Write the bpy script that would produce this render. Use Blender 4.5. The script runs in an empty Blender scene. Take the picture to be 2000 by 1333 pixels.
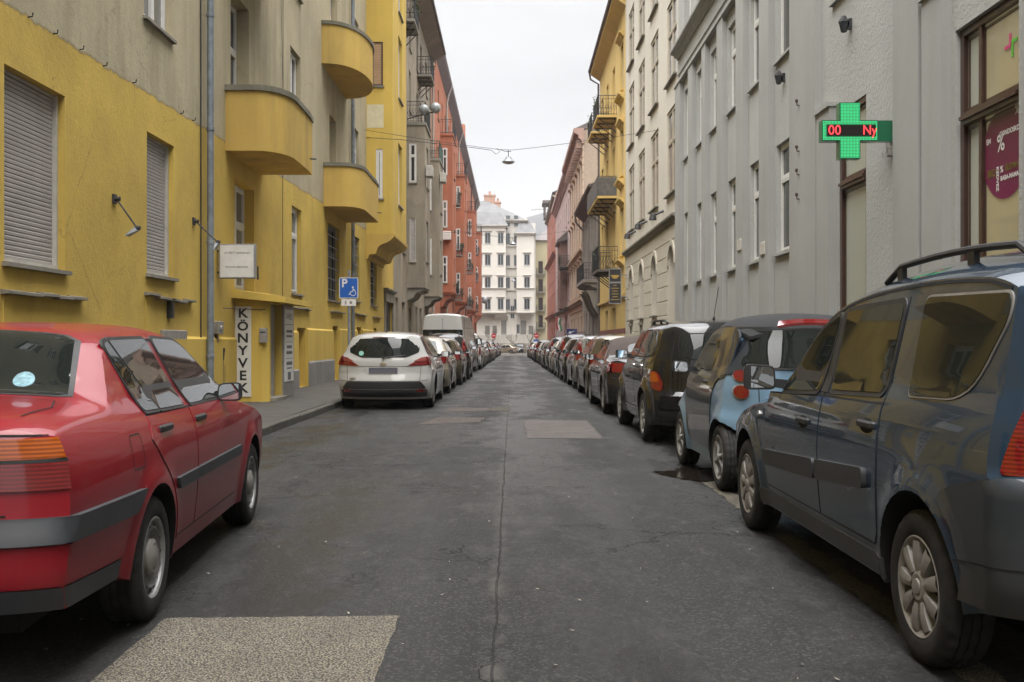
import bpy, bmesh, math, random
import numpy as np
from mathutils import Vector, Matrix
from mathutils.geometry import delaunay_2d_cdt

random.seed(7)
R = math.radians
scene = bpy.context.scene
COL = scene.collection

# ------------------------------------------------------------------ camera
FPX = 1944.4            # focal length in pixels of the 2000 px wide photograph (35 mm lens)
EYE = 1.30
cam_data = bpy.data.cameras.new('camera')
cam_data.lens = 35.0
cam_data.sensor_width = 36.0
cam_data.clip_start = 0.05
cam_data.clip_end = 6000.0
cam = bpy.data.objects.new('camera', cam_data)
COL.objects.link(cam)
cam.location = (0.0, 0.0, EYE)
cam.rotation_euler = (R(90), 0.0, 0.0)
scene.camera = cam

# ------------------------------------------------------------------ sky
SUN_EL, SUN_AZ = R(58), R(200)
world = bpy.data.worlds.new('World')
scene.world = world
world.use_nodes = True
wn, wl_ = world.node_tree.nodes, world.node_tree.links
wn.clear()
out = wn.new('ShaderNodeOutputWorld')
bg = wn.new('ShaderNodeBackground')
bg.inputs['Strength'].default_value = 0.1
sky = wn.new('ShaderNodeTexSky')
sky.sky_type = 'NISHITA'
sky.sun_disc = False
sky.sun_elevation = SUN_EL
sky.sun_rotation = SUN_AZ
hsv = wn.new('ShaderNodeHueSaturation')
hsv.inputs['Saturation'].default_value = 0.15
wl_.new(sky.outputs[0], hsv.inputs['Color'])
# overcast cloud deck: pale at the horizon, brighter towards the zenith, faintly mottled
tc = wn.new('ShaderNodeTexCoord')
sep = wn.new('ShaderNodeSeparateXYZ')
wl_.new(tc.outputs['Generated'], sep.inputs[0])
mz = wn.new('ShaderNodeMath'); mz.operation = 'MAXIMUM'; mz.inputs[1].default_value = 0.0
wl_.new(sep.outputs['Z'], mz.inputs[0])
pw = wn.new('ShaderNodeMath'); pw.operation = 'POWER'; pw.inputs[1].default_value = 3.6
wl_.new(mz.outputs[0], pw.inputs[0])
ma = wn.new('ShaderNodeMath'); ma.operation = 'MULTIPLY_ADD'
ma.inputs[1].default_value = 25.0; ma.inputs[2].default_value = 1.8
wl_.new(pw.outputs[0], ma.inputs[0])
cn = wn.new('ShaderNodeTexNoise'); cn.inputs['Scale'].default_value = 3.4; cn.inputs['Detail'].default_value = 3
mp = wn.new('ShaderNodeMapping'); mp.inputs['Scale'].default_value = (1, 1, 3)
wl_.new(tc.outputs['Generated'], mp.inputs[0]); wl_.new(mp.outputs[0], cn.inputs['Vector'])
mr = wn.new('ShaderNodeMapRange')
mr.inputs['From Min'].default_value = 0.3; mr.inputs['From Max'].default_value = 0.7
mr.inputs['To Min'].default_value = 0.88; mr.inputs['To Max'].default_value = 1.07
wl_.new(cn.outputs['Fac'], mr.inputs['Value'])
mm = wn.new('ShaderNodeMath'); mm.operation = 'MULTIPLY'
wl_.new(ma.outputs[0], mm.inputs[0]); wl_.new(mr.outputs[0], mm.inputs[1])
tint = wn.new('ShaderNodeMixRGB'); tint.blend_type = 'MULTIPLY'; tint.inputs['Fac'].default_value = 1.0
tint.inputs['Color1'].default_value = (1.0, 1.0, 1.01, 1)
wl_.new(mm.outputs[0], tint.inputs['Color2'])
mix = wn.new('ShaderNodeMixRGB'); mix.inputs['Fac'].default_value = 0.93
wl_.new(hsv.outputs[0], mix.inputs['Color1']); wl_.new(tint.outputs[0], mix.inputs['Color2'])
wl_.new(mix.outputs[0], bg.inputs['Color']); wl_.new(bg.outputs[0], out.inputs['Surface'])

# ------------------------------------------------------------------ sun behind the cloud
sun_data = bpy.data.lights.new('sun', 'SUN')
sun_data.energy = 1.5
sun_data.angle = R(70)
sun_data.color = (1.0, 0.97, 0.92)
sun = bpy.data.objects.new('sun', sun_data)
COL.objects.link(sun)
sun.rotation_euler = (R(90) - SUN_EL, 0.0, R(180) - SUN_AZ)

# ------------------------------------------------------------------ exposure and render settings
scene.view_settings.view_transform = 'Standard'
scene.view_settings.look = 'None'
scene.view_settings.exposure = 1.9
scene.view_settings.gamma = 1.0
scene.view_settings.use_curve_mapping = False
scene.render.engine = 'CYCLES'
scene.cycles.use_denoising = True
scene.cycles.denoising_prefilter = 'NONE'
scene.cycles.max_bounces = 6
scene.cycles.diffuse_bounces = 4
scene.cycles.glossy_bounces = 4
scene.cycles.transmission_bounces = 4
scene.cycles.caustics_reflective = False
scene.cycles.caustics_refractive = False
scene.cycles.sample_clamp_indirect = 6.0
# ================================================================== helpers
def tag(o, label=None, cat=None, group=None, kind=None):
    if label: o['label'] = label
    if cat: o['category'] = cat
    if group: o['group'] = group
    if kind: o['kind'] = kind
    return o

def empty(name, loc=(0, 0, 0), rz=0.0, parent=None):
    o = bpy.data.objects.new(name, None)
    o.empty_display_size = 0.2
    COL.objects.link(o)
    o.location = loc
    o.rotation_euler = (0, 0, rz)
    if parent: o.parent = parent
    return o

def link(name, me, parent=None, loc=None, rz=0.0):
    o = bpy.data.objects.new(name, me)
    COL.objects.link(o)
    if parent: o.parent = parent
    if loc is not None: o.location = loc
    if rz: o.rotation_euler = (0, 0, rz)
    return o

def kids(o):
    return [c for c in COL.objects if c.parent == o]

KIDS = {}
def copy_tree(o, parent=None):
    """a thing with copies of its parts and sub-parts; meshes are shared"""
    c = o.copy(); COL.objects.link(c)
    if parent: c.parent = parent
    if o.name not in KIDS: KIDS[o.name] = [k for k in o.children]
    for ch in KIDS[o.name]: copy_tree(ch, c)
    return c

class MB:
    """collects simple shapes and builds them as one mesh"""
    def __init__(self):
        self.v = []; self.f = []; self.m = []; self.sm = []
    def add(self, vs, fs, mi=0, smooth=False):
        b = len(self.v)
        self.v.extend(vs)
        for f in fs:
            self.f.append([b + i for i in f]); self.m.append(mi); self.sm.append(smooth)
        return self
    def box(self, x0, x1, y0, y1, z0, z1, mi=0):
        v = [(x0,y0,z0),(x1,y0,z0),(x1,y1,z0),(x0,y1,z0),(x0,y0,z1),(x1,y0,z1),(x1,y1,z1),(x0,y1,z1)]
        f = [(0,3,2,1),(4,5,6,7),(0,1,5,4),(1,2,6,5),(2,3,7,6),(3,0,4,7)]
        return self.add(v, f, mi)
    def bbox(self, x0, x1, y0, y1, z0, z1, b=0.01, mi=0):
        """box with chamfered edges"""
        bm = bmesh.new()
        bmesh.ops.create_cube(bm, size=1.0)
        for v in bm.verts:
            v.co = Vector((x0 + (v.co.x + .5) * (x1 - x0), y0 + (v.co.y + .5) * (y1 - y0), z0 + (v.co.z + .5) * (z1 - z0)))
        bmesh.ops.bevel(bm, geom=list(bm.edges), offset=b, segments=1, affect='EDGES', profile=0.5)
        bm.verts.index_update()
        vs = [tuple(v.co) for v in bm.verts]; fs = [[v.index for v in f.verts] for f in bm.faces]
        bm.free()
        return self.add(vs, fs, mi)
    def quad(self, a, b, c, d, mi=0):
        return self.add([a, b, c, d], [(0, 1, 2, 3)], mi)
    def tube(self, pts, r, n=8, mi=0, caps=True, smooth=True):
        """round bar through the points; r a number or one per point"""
        pts = [Vector(p) for p in pts]
        rs = r if isinstance(r, (list, tuple)) else [r] * len(pts)
        vs = []; fs = []
        up = None
        for i, p in enumerate(pts):
            d = (pts[min(i + 1, len(pts) - 1)] - pts[max(i - 1, 0)])
            if d.length < 1e-9: d = Vector((0, 0, 1))
            d.normalize()
            if up is None:
                up = Vector((0, 0, 1)) if abs(d.z) < 0.9 else Vector((1, 0, 0))
            a = up.cross(d)
            if a.length < 1e-6: a = Vector((1, 0, 0)).cross(d)
            a.normalize(); b = d.cross(a); up = b
            for k in range(n):
                t = 2 * math.pi * k / n
                vs.append(tuple(p + a * (math.cos(t) * rs[i]) + b * (math.sin(t) * rs[i])))
        for i in range(len(pts) - 1):
            for k in range(n):
                k2 = (k + 1) % n
                fs.append((i * n + k, i * n + k2, (i + 1) * n + k2, (i + 1) * n + k))
        self.add(vs, fs, mi, smooth)
        if caps:
            b = len(self.v) - len(vs)
            self.f.append([b + k for k in range(n)][::-1]); self.m.append(mi); self.sm.append(False)
            self.f.append([b + (len(pts) - 1) * n + k for k in range(n)]); self.m.append(mi); self.sm.append(False)
        return self
    def lathe(self, prof, axis='z', c=(0, 0, 0), n=24, mi=0, smooth=True, a0=0.0, a1=2 * math.pi):
        """prof: (radius, height) pairs turned round the axis"""
        vs = []; fs = []
        full = abs(a1 - a0 - 2 * math.pi) < 1e-6
        nn = n if full else n + 1
        for (r, h) in prof:
            for k in range(nn):
                t = a0 + (a1 - a0) * k / n
                p = (r * math.cos(t), r * math.sin(t), h)
                if axis == 'x': p = (p[2], p[0], p[1])
                elif axis == 'y': p = (p[0], p[2], p[1])
                vs.append((p[0] + c[0], p[1] + c[1], p[2] + c[2]))
        for i in range(len(prof) - 1):
            for k in range(n):
                k2 = (k + 1) % nn
                fs.append((i * nn + k, i * nn + k2, (i + 1) * nn + k2, (i + 1) * nn + k))
        return self.add(vs, fs, mi, smooth)
    def prism(self, poly, axis, a, b, mi=0):
        """polygon swept from a to b along the axis; poly in the two other axes, in order (x,y)/(x,z)/(y,z)"""
        n = len(poly)
        def P(p, t):
            return {'x': (t, p[0], p[1]), 'y': (p[0], t, p[1]), 'z': (p[0], p[1], t)}[axis]
        vs = [P(p, a) for p in poly] + [P(p, b) for p in poly]
        fs = [tuple(range(n))[::-1], tuple(range(n, 2 * n))] + [(i, (i + 1) % n, n + (i + 1) % n, n + i) for i in range(n)]
        return self.add(vs, fs, mi)
    def mesh(self, name, mats, fix=True, angle=35):
        me = bpy.data.meshes.new(name)
        me.from_pydata(self.v, [], self.f)
        if not isinstance(mats, (list, tuple)): mats = [mats]
        for m in mats: me.materials.append(m)
        me.polygons.foreach_set('material_index', self.m)
        me.polygons.foreach_set('use_smooth', self.sm)
        me.update()
        if fix:
            bm = bmesh.new(); bm.from_mesh(me)
            bmesh.ops.recalc_face_normals(bm, faces=list(bm.faces))
            bm.to_mesh(me); bm.free()
        if any(self.sm): me.set_sharp_from_angle(angle=R(angle))
        return me
    def build(self, name, mats, parent=None, loc=None, rz=0.0, fix=True):
        return link(name, self.mesh(name, mats, fix), parent, loc, rz)

# pixel of the photograph on the plane x = X  ->  (distance, height)
def wl(px, py, X):
    Y = FPX * abs(X) / abs(px - 1000.0)
    return Y, EYE + (666.5 - py) * Y / FPX
def wy(px, X=5.3):
    return FPX * abs(X) / abs(px - 1000.0)

# ------------------------------------------------------------------ materials
class NT:
    def __init__(self, name):
        self.mat = bpy.data.materials.new(name)
        self.mat.use_nodes = True
        self.n = self.mat.node_tree.nodes; self.l = self.mat.node_tree.links
        self.p = self.n['Principled BSDF']
        self._tc = None
    def coord(self, kind='Object'):
        if self._tc is None: self._tc = self.n.new('ShaderNodeTexCoord')
        return self._tc.outputs[kind]
    def set(self, **kw):
        for k, v in kw.items():
            s = self.p.inputs[k.replace('_', ' ')]
            if hasattr(v, 'is_output'): self.l.new(v, s)
            else: s.default_value = (*v, 1) if isinstance(v, tuple) and len(v) == 3 and s.type == 'RGBA' else v
        return self
    def mapping(self, scale=(1, 1, 1), loc=(0, 0, 0), src=None, rot=(0, 0, 0)):
        m = self.n.new('ShaderNodeMapping')
        m.inputs['Scale'].default_value = scale; m.inputs['Location'].default_value = loc; m.inputs['Rotation'].default_value = rot
        self.l.new(src or self.coord(), m.inputs['Vector'])
        return m.outputs[0]
    def noise(self, scale, detail=4, rough=0.55, vec=None, dist=0.0):
        t = self.n.new('ShaderNodeTexNoise')
        t.inputs['Scale'].default_value = scale; t.inputs['Detail'].default_value = detail
        t.inputs['Roughness'].default_value = rough; t.inputs['Distortion'].default_value = dist
        self.l.new(vec or self.coord(), t.inputs['Vector'])
        return t.outputs['Fac']
    def voronoi(self, scale, feature='F1', vec=None, out='Distance', rnd=1.0):
        t = self.n.new('ShaderNodeTexVoronoi'); t.feature = feature
        t.inputs['Scale'].default_value = scale; t.inputs['Randomness'].default_value = rnd
        self.l.new(vec or self.coord(), t.inputs['Vector'])
        return t.outputs[out]
    def rng(self, v, a, b, c=0.0, d=1.0, smooth=False):
        m = self.n.new('ShaderNodeMapRange')
        if smooth: m.interpolation_type = 'SMOOTHSTEP'
        for k, x in zip(('From Min', 'From Max', 'To Min', 'To Max'), (a, b, c, d)): m.inputs[k].default_value = x
        self.l.new(v, m.inputs['Value'])
        return m.outputs[0]
    def math(self, op, a, b=None, c=None):
        m = self.n.new('ShaderNodeMath'); m.operation = op
        for i, x in enumerate((a, b, c)):
            if x is None: continue
            if hasattr(x, 'is_output'): self.l.new(x, m.inputs[i])
            else: m.inputs[i].default_value = x
        return m.outputs[0]
    def mix(self, f, a, b, mode='MIX'):
        m = self.n.new('ShaderNodeMixRGB'); m.blend_type = mode
        for s, x in zip(('Fac', 'Color1', 'Color2'), (f, a, b)):
            if hasattr(x, 'is_output'): self.l.new(x, m.inputs[s])
            elif s == 'Fac': m.inputs[s].default_value = x
            else: m.inputs[s].default_value = (*x, 1) if len(x) == 3 else x
        return m.outputs[0]
    def xyz(self, src=None):
        s = self.n.new('ShaderNodeSeparateXYZ'); self.l.new(src or self.coord(), s.inputs[0])
        return s.outputs
    def bump(self, h, strength=0.3, dist=0.01):
        b = self.n.new('ShaderNodeBump')
        b.inputs['Strength'].default_value = strength; b.inputs['Distance'].default_value = dist
        self.l.new(h, b.inputs['Height']); self.l.new(b.outputs[0], self.p.inputs['Normal'])
        return self

def lin(c):
    """8-bit sRGB triple -> linear"""
    return tuple((x / 255 / 12.92) if x / 255 <= 0.04045 else ((x / 255 + 0.055) / 1.055) ** 2.4 for x in c)

def plain(name, col, rough=0.6, metal=0.0, spec=0.5, var=0.0, scale=6.0, coat=0.0, bump=0.0):
    t = NT(name)
    t.set(Roughness=rough, Metallic=metal, Specular_IOR_Level=spec)
    if coat: t.set(Coat_Weight=coat, Coat_Roughness=0.04)
    if var:
        n = t.noise(scale, 5, 0.6)
        t.set(Base_Color=t.mix(t.rng(n, 0.3, 0.7), tuple(x * (1 - var) for x in col), tuple(min(1, x * (1 + var)) for x in col)))
        if bump: t.bump(n, bump, 0.01)
    else:
        t.set(Base_Color=col)
    return t.mat

def stucco(name, col, dirt=(0.12, 0.10, 0.07), streak=0.35, var=0.12, grain=70.0, bump=0.35, rough=0.9, patch=0.0):
    """rendered wall: uneven tone, rain streaks, fine grain"""
    t = NT(name)
    big = t.noise(0.45, 5, 0.6)
    mid = t.noise(2.3, 5, 0.65)
    c = t.mix(t.rng(big, 0.3, 0.7), tuple(x * (1 - var) for x in col), tuple(x * (1 + var) for x in col))
    c = t.mix(t.rng(mid, 0.35, 0.75, 0, 0.5), c, tuple(x * (1 - var * 1.3) for x in col))
    st = t.noise(1.0, 6, 0.7, t.mapping((1.7, 1.7, 0.16)))
    st2 = t.noise(1.0, 4, 0.6, t.mapping((0.35, 0.35, 0.12), (3, 1, 7)))
    s = t.math('MULTIPLY', t.rng(st, 0.42, 0.74, 0, 1), t.rng(st2, 0.35, 0.65, 0.1, 1.0))
    c = t.mix(t.math('MULTIPLY', s, streak), c, dirt)
    if patch:
        pn = t.noise(0.8, 3, 0.4, t.mapping((1, 1, 1), (9, 4, 2)))
        c = t.mix(t.rng(pn, 0.60, 0.66, 0, patch), c, tuple(min(1, x * 1.25) for x in col))
    gr = t.noise(grain, 3, 0.7)
    c = t.mix(t.rng(gr, 0.3, 0.7, 0, 0.18), c, tuple(x * 0.6 for x in col))
    t.set(Base_Color=c, Roughness=rough, Specular_IOR_Level=0.25)
    h = t.math('ADD', t.math('MULTIPLY', gr, 0.6), t.math('MULTIPLY', t.noise(14, 4, 0.6), 0.8))
    t.bump(h, bump, 0.012)
    return t.mat

def paint(name, col, metal=0.0, rough=0.3, dust=0.25, flake=0.0, coat=1.0):
    """car paint with a clear coat and road film low on the body"""
    t = NT(name)
    n = t.noise(3.0, 5, 0.6)
    z = t.xyz()[2]
    low = t.math('MULTIPLY', t.rng(z, 0.75, 0.2, 0, 1), t.rng(n, 0.3, 0.7, 0.25, 1.0))
    c = t.mix(t.math('MULTIPLY', low, dust * 1.6), col, (0.085, 0.075, 0.062))
    film = t.rng(t.noise(1.2, 4, 0.6), 0.35, 0.75, 0, dust * 0.12)
    c = t.mix(film, c, (0.13, 0.12, 0.11))
    rr = t.rng(low, 0, 1, rough, min(0.8, rough + dust))
    t.set(Base_Color=c, Roughness=rr, Metallic=metal, Specular_IOR_Level=0.15, Coat_Weight=t.rng(low, 0, 1, coat, coat * 0.35), Coat_Roughness=0.03)
    return t.mat

def glass_mat(name, col=(0.014, 0.017, 0.016), rough=0.02, ior=1.6, coat=0.0):
    t = NT(name)
    t.set(Base_Color=col, Roughness=rough, IOR=ior, Specular_IOR_Level=0.5)
    if coat: t.set(Coat_Weight=coat)
    return t.mat

def lamp_mat(name, col, e=0.0):
    t = NT(name)
    w = t.math('SINE', t.math('MULTIPLY', t.xyz()[2], 420.0))
    t.set(Base_Color=t.mix(t.rng(w, -0.6, 0.8), tuple(x * 0.5 for x in col), col), Roughness=0.12, Coat_Weight=1.0, Coat_Roughness=0.02)
    if e: t.set(Emission_Color=col, Emission_Strength=e)
    return t.mat

M = {}
M['black'] = plain('black_plastic', (0.02, 0.02, 0.021), 0.5, var=0.2)
M['dark_gap'] = plain('dark_gap', (0.006, 0.006, 0.006), 0.9)
M['rubber'] = plain('rubber', (0.018, 0.0175, 0.017), 0.75, spec=0.35, var=0.35, scale=9)
M['tyre'] = plain('tyre_rubber', (0.022, 0.021, 0.020), 0.8, spec=0.3, var=0.4, scale=14)
M['trim'] = plain('bumper_plastic', (0.035, 0.037, 0.042), 0.55, var=0.25, scale=5)
M['silver'] = plain('wheel_silver', (0.30, 0.30, 0.295), 0.42, metal=0.35, var=0.18, scale=12)
M['silver_dull'] = plain('dusty_silver', (0.27, 0.255, 0.235), 0.5, metal=0.2, var=0.22, scale=10)
M['chrome'] = plain('chrome', (0.6, 0.6, 0.6), 0.15, metal=1.0)
M['glass'] = glass_mat('car_glass', (.012, .015, .014), .02, 1.5)
M['mirror'] = plain('mirror_glass', (0.75, 0.77, 0.78), 0.03, metal=1.0)
M['plate'] = plain('blank_plate', (0.09, 0.09, 0.11), 0.5)
M['red_lamp'] = lamp_mat('red_lamp', (0.20, 0.007, 0.008))
M['amber_lamp'] = lamp_mat('amber_lamp', (0.42, 0.085, 0.006))
M['clear_lamp'] = lamp_mat('clear_lamp', (0.45, 0.43, 0.42))
M['pink_lamp'] = lamp_mat('smoked_lamp', (0.28, 0.06, 0.05))
M['iron'] = plain('wrought_iron', (0.022, 0.022, 0.023), 0.55, var=0.3)
M['steel'] = plain('galvanised_steel', (0.25, 0.27, 0.29), 0.45, metal=0.5, var=0.25, scale=8)
M['pipe'] = plain('zinc_pipe', (0.20, 0.225, 0.25), 0.5, metal=0.35, var=0.3, scale=5)
M['white'] = plain('white_paint', (0.66, 0.65, 0.62), 0.45, var=0.08)
M['offwhite'] = plain('old_white_paint', (0.45, 0.43, 0.38), 0.6, var=0.15)
M['brown'] = plain('brown_frame', (0.055, 0.028, 0.02), 0.35, var=0.25, coat=0.3)
M['pane'] = glass_mat('window_pane', (0.035, 0.036, 0.035), 0.03, 1.5)
M['pane_light'] = glass_mat('curtained_pane', (0.17, 0.165, 0.15), 0.05, 1.5)
# ================================================================== ground
KERB_L, KERB_R = -3.39, 3.52
def gz(Y):
    """the street drops very slightly away from the camera"""
    return -0.005 * max(0.0, Y - 25.0)

def asphalt():
    t = NT('asphalt')
    o = t.coord()
    X, Y, Z = t.xyz()
    grain = t.noise(150, 4, 0.75)
    stones = t.voronoi(95, out='Color')
    sv = t.xyz(stones)[0]
    big = t.noise(0.33, 5, 0.65)
    mid = t.noise(1.5, 6, 0.7)
    lane = t.noise(1.0, 4, 0.6, t.mapping((1.5, 0.10, 1)))
    base = t.mix(t.rng(big, 0.3, 0.7), (0.0115, 0.0113, 0.0113), (0.0235, 0.0231, 0.0229))
    base = t.mix(t.rng(mid, 0.45, 0.75, 0, 0.65), base, (0.009, 0.0087, 0.0085))
    base = t.mix(t.rng(lane, 0.45, 0.68, 0, 0.7), base, (0.040, 0.0388, 0.0375))
    warm = t.noise(0.7, 3, 0.5, t.mapping((1, 0.5, 1), (5, 2, 0)))
    base = t.mix(t.rng(warm, 0.52, 0.7, 0, 0.25), base, (0.027, 0.0215, 0.018))
    base = t.mix(t.rng(grain, 0.35, 0.7, 0, 0.55), base, (0.008, 0.008, 0.008))
    base = t.mix(t.rng(sv, 0.72, 0.95, 0, 0.55), base, (0.085, 0.081, 0.073))
    # mottled worn spots
    worn = t.noise(3.2, 6, 0.75, t.mapping((1, 0.55, 1), (2, 8, 0)))
    base = t.mix(t.rng(worn, 0.57, 0.72, 0, 0.6), base, (0.075, 0.072, 0.067))
    # crazing and long cracks
    wob = t.noise(2.0, 4, 0.6)
    wv = t.n.new('ShaderNodeVectorMath'); wv.operation = 'ADD'
    t.l.new(o, wv.inputs[0])
    cx = t.n.new('ShaderNodeCombineXYZ'); t.l.new(t.rng(wob, 0, 1, -0.5, 0.5), cx.inputs[0]); t.l.new(t.rng(mid, 0, 1, -0.5, 0.5), cx.inputs[1])
    t.l.new(cx.outputs[0], wv.inputs[1])
    cr = t.voronoi(0.55, 'DISTANCE_TO_EDGE', wv.outputs[0])
    crm = t.rng(cr, 0.0, 0.006, 1, 0)
    crm = t.math('MULTIPLY', crm, t.rng(t.noise(0.5, 2, 0.5, t.mapping((1, 1, 1), (7, 3, 1))), 0.50, 0.56, 0, 1))
    cz = t.voronoi(6.0, 'DISTANCE_TO_EDGE', wv.outputs[0])
    czm = t.math('MULTIPLY', t.rng(cz, 0.0, 0.045, 1, 0), t.rng(t.noise(0.9, 3, 0.5, t.mapping((1, 1, 1), (1, 9, 4))), 0.62, 0.68, 0, 0.8))
    # joint between the two laid lanes
    sx = t.math('ABSOLUTE', t.math('ADD', X, t.math('ADD', t.rng(t.noise(0.9, 4, 0.7, t.mapping((0, 1, 0))), 0.25, 0.75, 0.066, 0.088), t.rng(t.noise(14, 2, 0.6, t.mapping((0.2, 1, 0))), 0.2, 0.8, -0.006, 0.006))))
    seam = t.rng(sx, 0.002, 0.007, 0.7, 0)
    seamlip = t.math('MULTIPLY', t.rng(sx, 0.016, 0.07, 1, 0), t.rng(t.noise(4, 4, 0.7), 0.45, 0.62, 0, 0.75))
    base = t.mix(seamlip, base, (0.075, 0.07, 0.062))
    dark = t.math('MAXIMUM', t.math('MAXIMUM', crm, czm), seam)
    base = t.mix(dark, base, (0.006, 0.006, 0.006))
    # damp: darker and shinier in blotches and along the wheel tracks
    wet = t.noise(0.5, 6, 0.68, t.mapping((1.25, 0.42, 1), (11, 5, 0)))
    wet2 = t.noise(2.4, 5, 0.7, t.mapping((1.0, 0.6, 1), (4, 1, 0)))
    trk = t.math('MULTIPLY', t.math('SINE', t.math('MULTIPLY', t.math('ADD', X, 0.12), 4.0)), 0.05)
    wm = t.rng(t.math('ADD', t.math('ADD', wet, trk), t.math('MULTIPLY', t.math('SUBTRACT', wet2, 0.5), 0.55)), 0.40, 0.62, 0, 1, True)
    base = t.mix(t.math('MULTIPLY', wm, 0.75), base, t.mix(1.0, base, (0.36, 0.365, 0.385), 'MULTIPLY'))
    rough = t.math('ADD', t.rng(wm, 0, 1, 0.74, 0.27), t.math('MULTIPLY', grain, 0.14))
    t.set(Base_Color=base, Roughness=rough, Specular_IOR_Level=0.42)
    h = t.math('ADD', t.math('MULTIPLY', grain, 0.55), t.math('MULTIPLY', sv, 0.35))
    h = t.math('SUBTRACT', h, t.math('MULTIPLY', dark, 2.0))
    h = t.math('ADD', h, t.math('MULTIPLY', mid, 0.6))
    t.bump(h, 0.75, 0.010)
    return t.mat

def pavement_mat(name, col, var=0.2):
    t = NT(name)
    b = t.noise(0.8, 5, 0.65); g = t.noise(120, 3, 0.7)
    c = t.mix(t.rng(b, 0.3, 0.7), tuple(x * (1 - var) for x in col), tuple(x * (1 + var) for x in col))
    p = t.noise(2.4, 5, 0.7)
    c = t.mix(t.rng(p, 0.55, 0.72, 0, 0.5), c, tuple(x * 0.55 for x in col))
    c = t.mix(t.rng(g, 0.35, 0.7, 0, 0.35), c, tuple(x * 0.5 for x in col))
    t.set(Base_Color=c, Roughness=t.rng(p, 0.3, 0.7, 0.55, 0.8), Specular_IOR_Level=0.4)
    t.bump(t.math('ADD', g, t.math('MULTIPLY', p, 1.5)), 0.4, 0.006)
    return t.mat

def chips_mat(name, light, dark, wear=0.5, scale=120):
    """painted stone chippings: pale grains with dark gaps"""
    t = NT(name)
    v = t.voronoi(scale, out='Distance'); c = t.xyz(t.voronoi(scale, out='Color'))
    n = t.noise(2.2, 5, 0.7)
    base = t.mix(c[0], tuple(x * 0.72 for x in light), light)
    base = t.mix(t.rng(c[1], 0.75, 0.85, 0, 0.7), base, (light[0] * 0.55, light[1] * 0.46, light[2] * 0.32))
    gap = t.math('MAXIMUM', t.rng(v, 0.40, 0.60, 0, 1.0), t.rng(c[2], 0.75, 0.85, 0, 0.9))
    base = t.mix(gap, base, dark)
    base = t.mix(t.rng(n, 0.45, 0.7, 0, wear), base, dark)
    t.set(Base_Color=base, Roughness=0.75, Specular_IOR_Level=0.35)
    t.bump(t.math('SUBTRACT', 1.0, v), 0.6, 0.006)
    return t.mat

M['asphalt'] = asphalt()
M['pave'] = pavement_mat('pavement_asphalt', (0.062, 0.057, 0.052))
M['plaza'] = pavement_mat('lit_crossing_surface', (0.12, 0.108, 0.092))  # paler, so the junction's brighter light is put into the colour
M['kerb'] = stucco('kerb_granite', (0.10, 0.093, 0.08), dirt=(0.035, 0.035, 0.02), streak=0.5, var=0.3, grain=90)
M['chips'] = chips_mat('painted_chippings', (0.27, 0.24, 0.185), (0.040, 0.036, 0.030), 0.30)
M['chips_worn'] = chips_mat('worn_chippings', (0.13, 0.113, 0.098), (0.045, 0.032, 0.029), 0.5)
M['chips_line'] = chips_mat('worn_parking_line', (0.20, 0.175, 0.13), (0.03, 0.028, 0.023), 0.7)
M['repair'] = pavement_mat('repair_asphalt', (0.078, 0.066, 0.060))
M['earth'] = plain('ground_earth', (0.10, 0.095, 0.085), 0.9, var=0.2, scale=0.2)

# one sheet to the horizon, lying below the street
g = MB(); g.quad((-3000, -500, -1.6), (3000, -500, -1.6), (3000, 5000, -1.6), (-3000, 5000, -1.6))
tag(g.build('ground', M['earth']), kind='structure')

def strip(x0, x1, y0, y1, dz, nx=6, step=1.0, mb=None):
    mb = mb or MB()
    ny = max(1, int((y1 - y0) / step))
    vs = []; fs = []
    for j in range(ny + 1):
        y = y0 + (y1 - y0) * j / ny
        for i in range(nx + 1):
            vs.append((x0 + (x1 - x0) * i / nx, y, gz(y) + dz))
    for j in range(ny):
        for i in range(nx):
            a = j * (nx + 1) + i
            fs.append((a, a + 1, a + nx + 2, a + nx + 1))
    return mb.add(vs, fs, 0, True)

tag(strip(-3.9, 3.9, -30, 240, 0.0).build('road', M['asphalt'], fix=False), kind='structure')
tag(strip(-70, 70, 118, 240, 0.004, nx=4).build('crossing_road', M['plaza'], fix=False), kind='structure')

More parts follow.
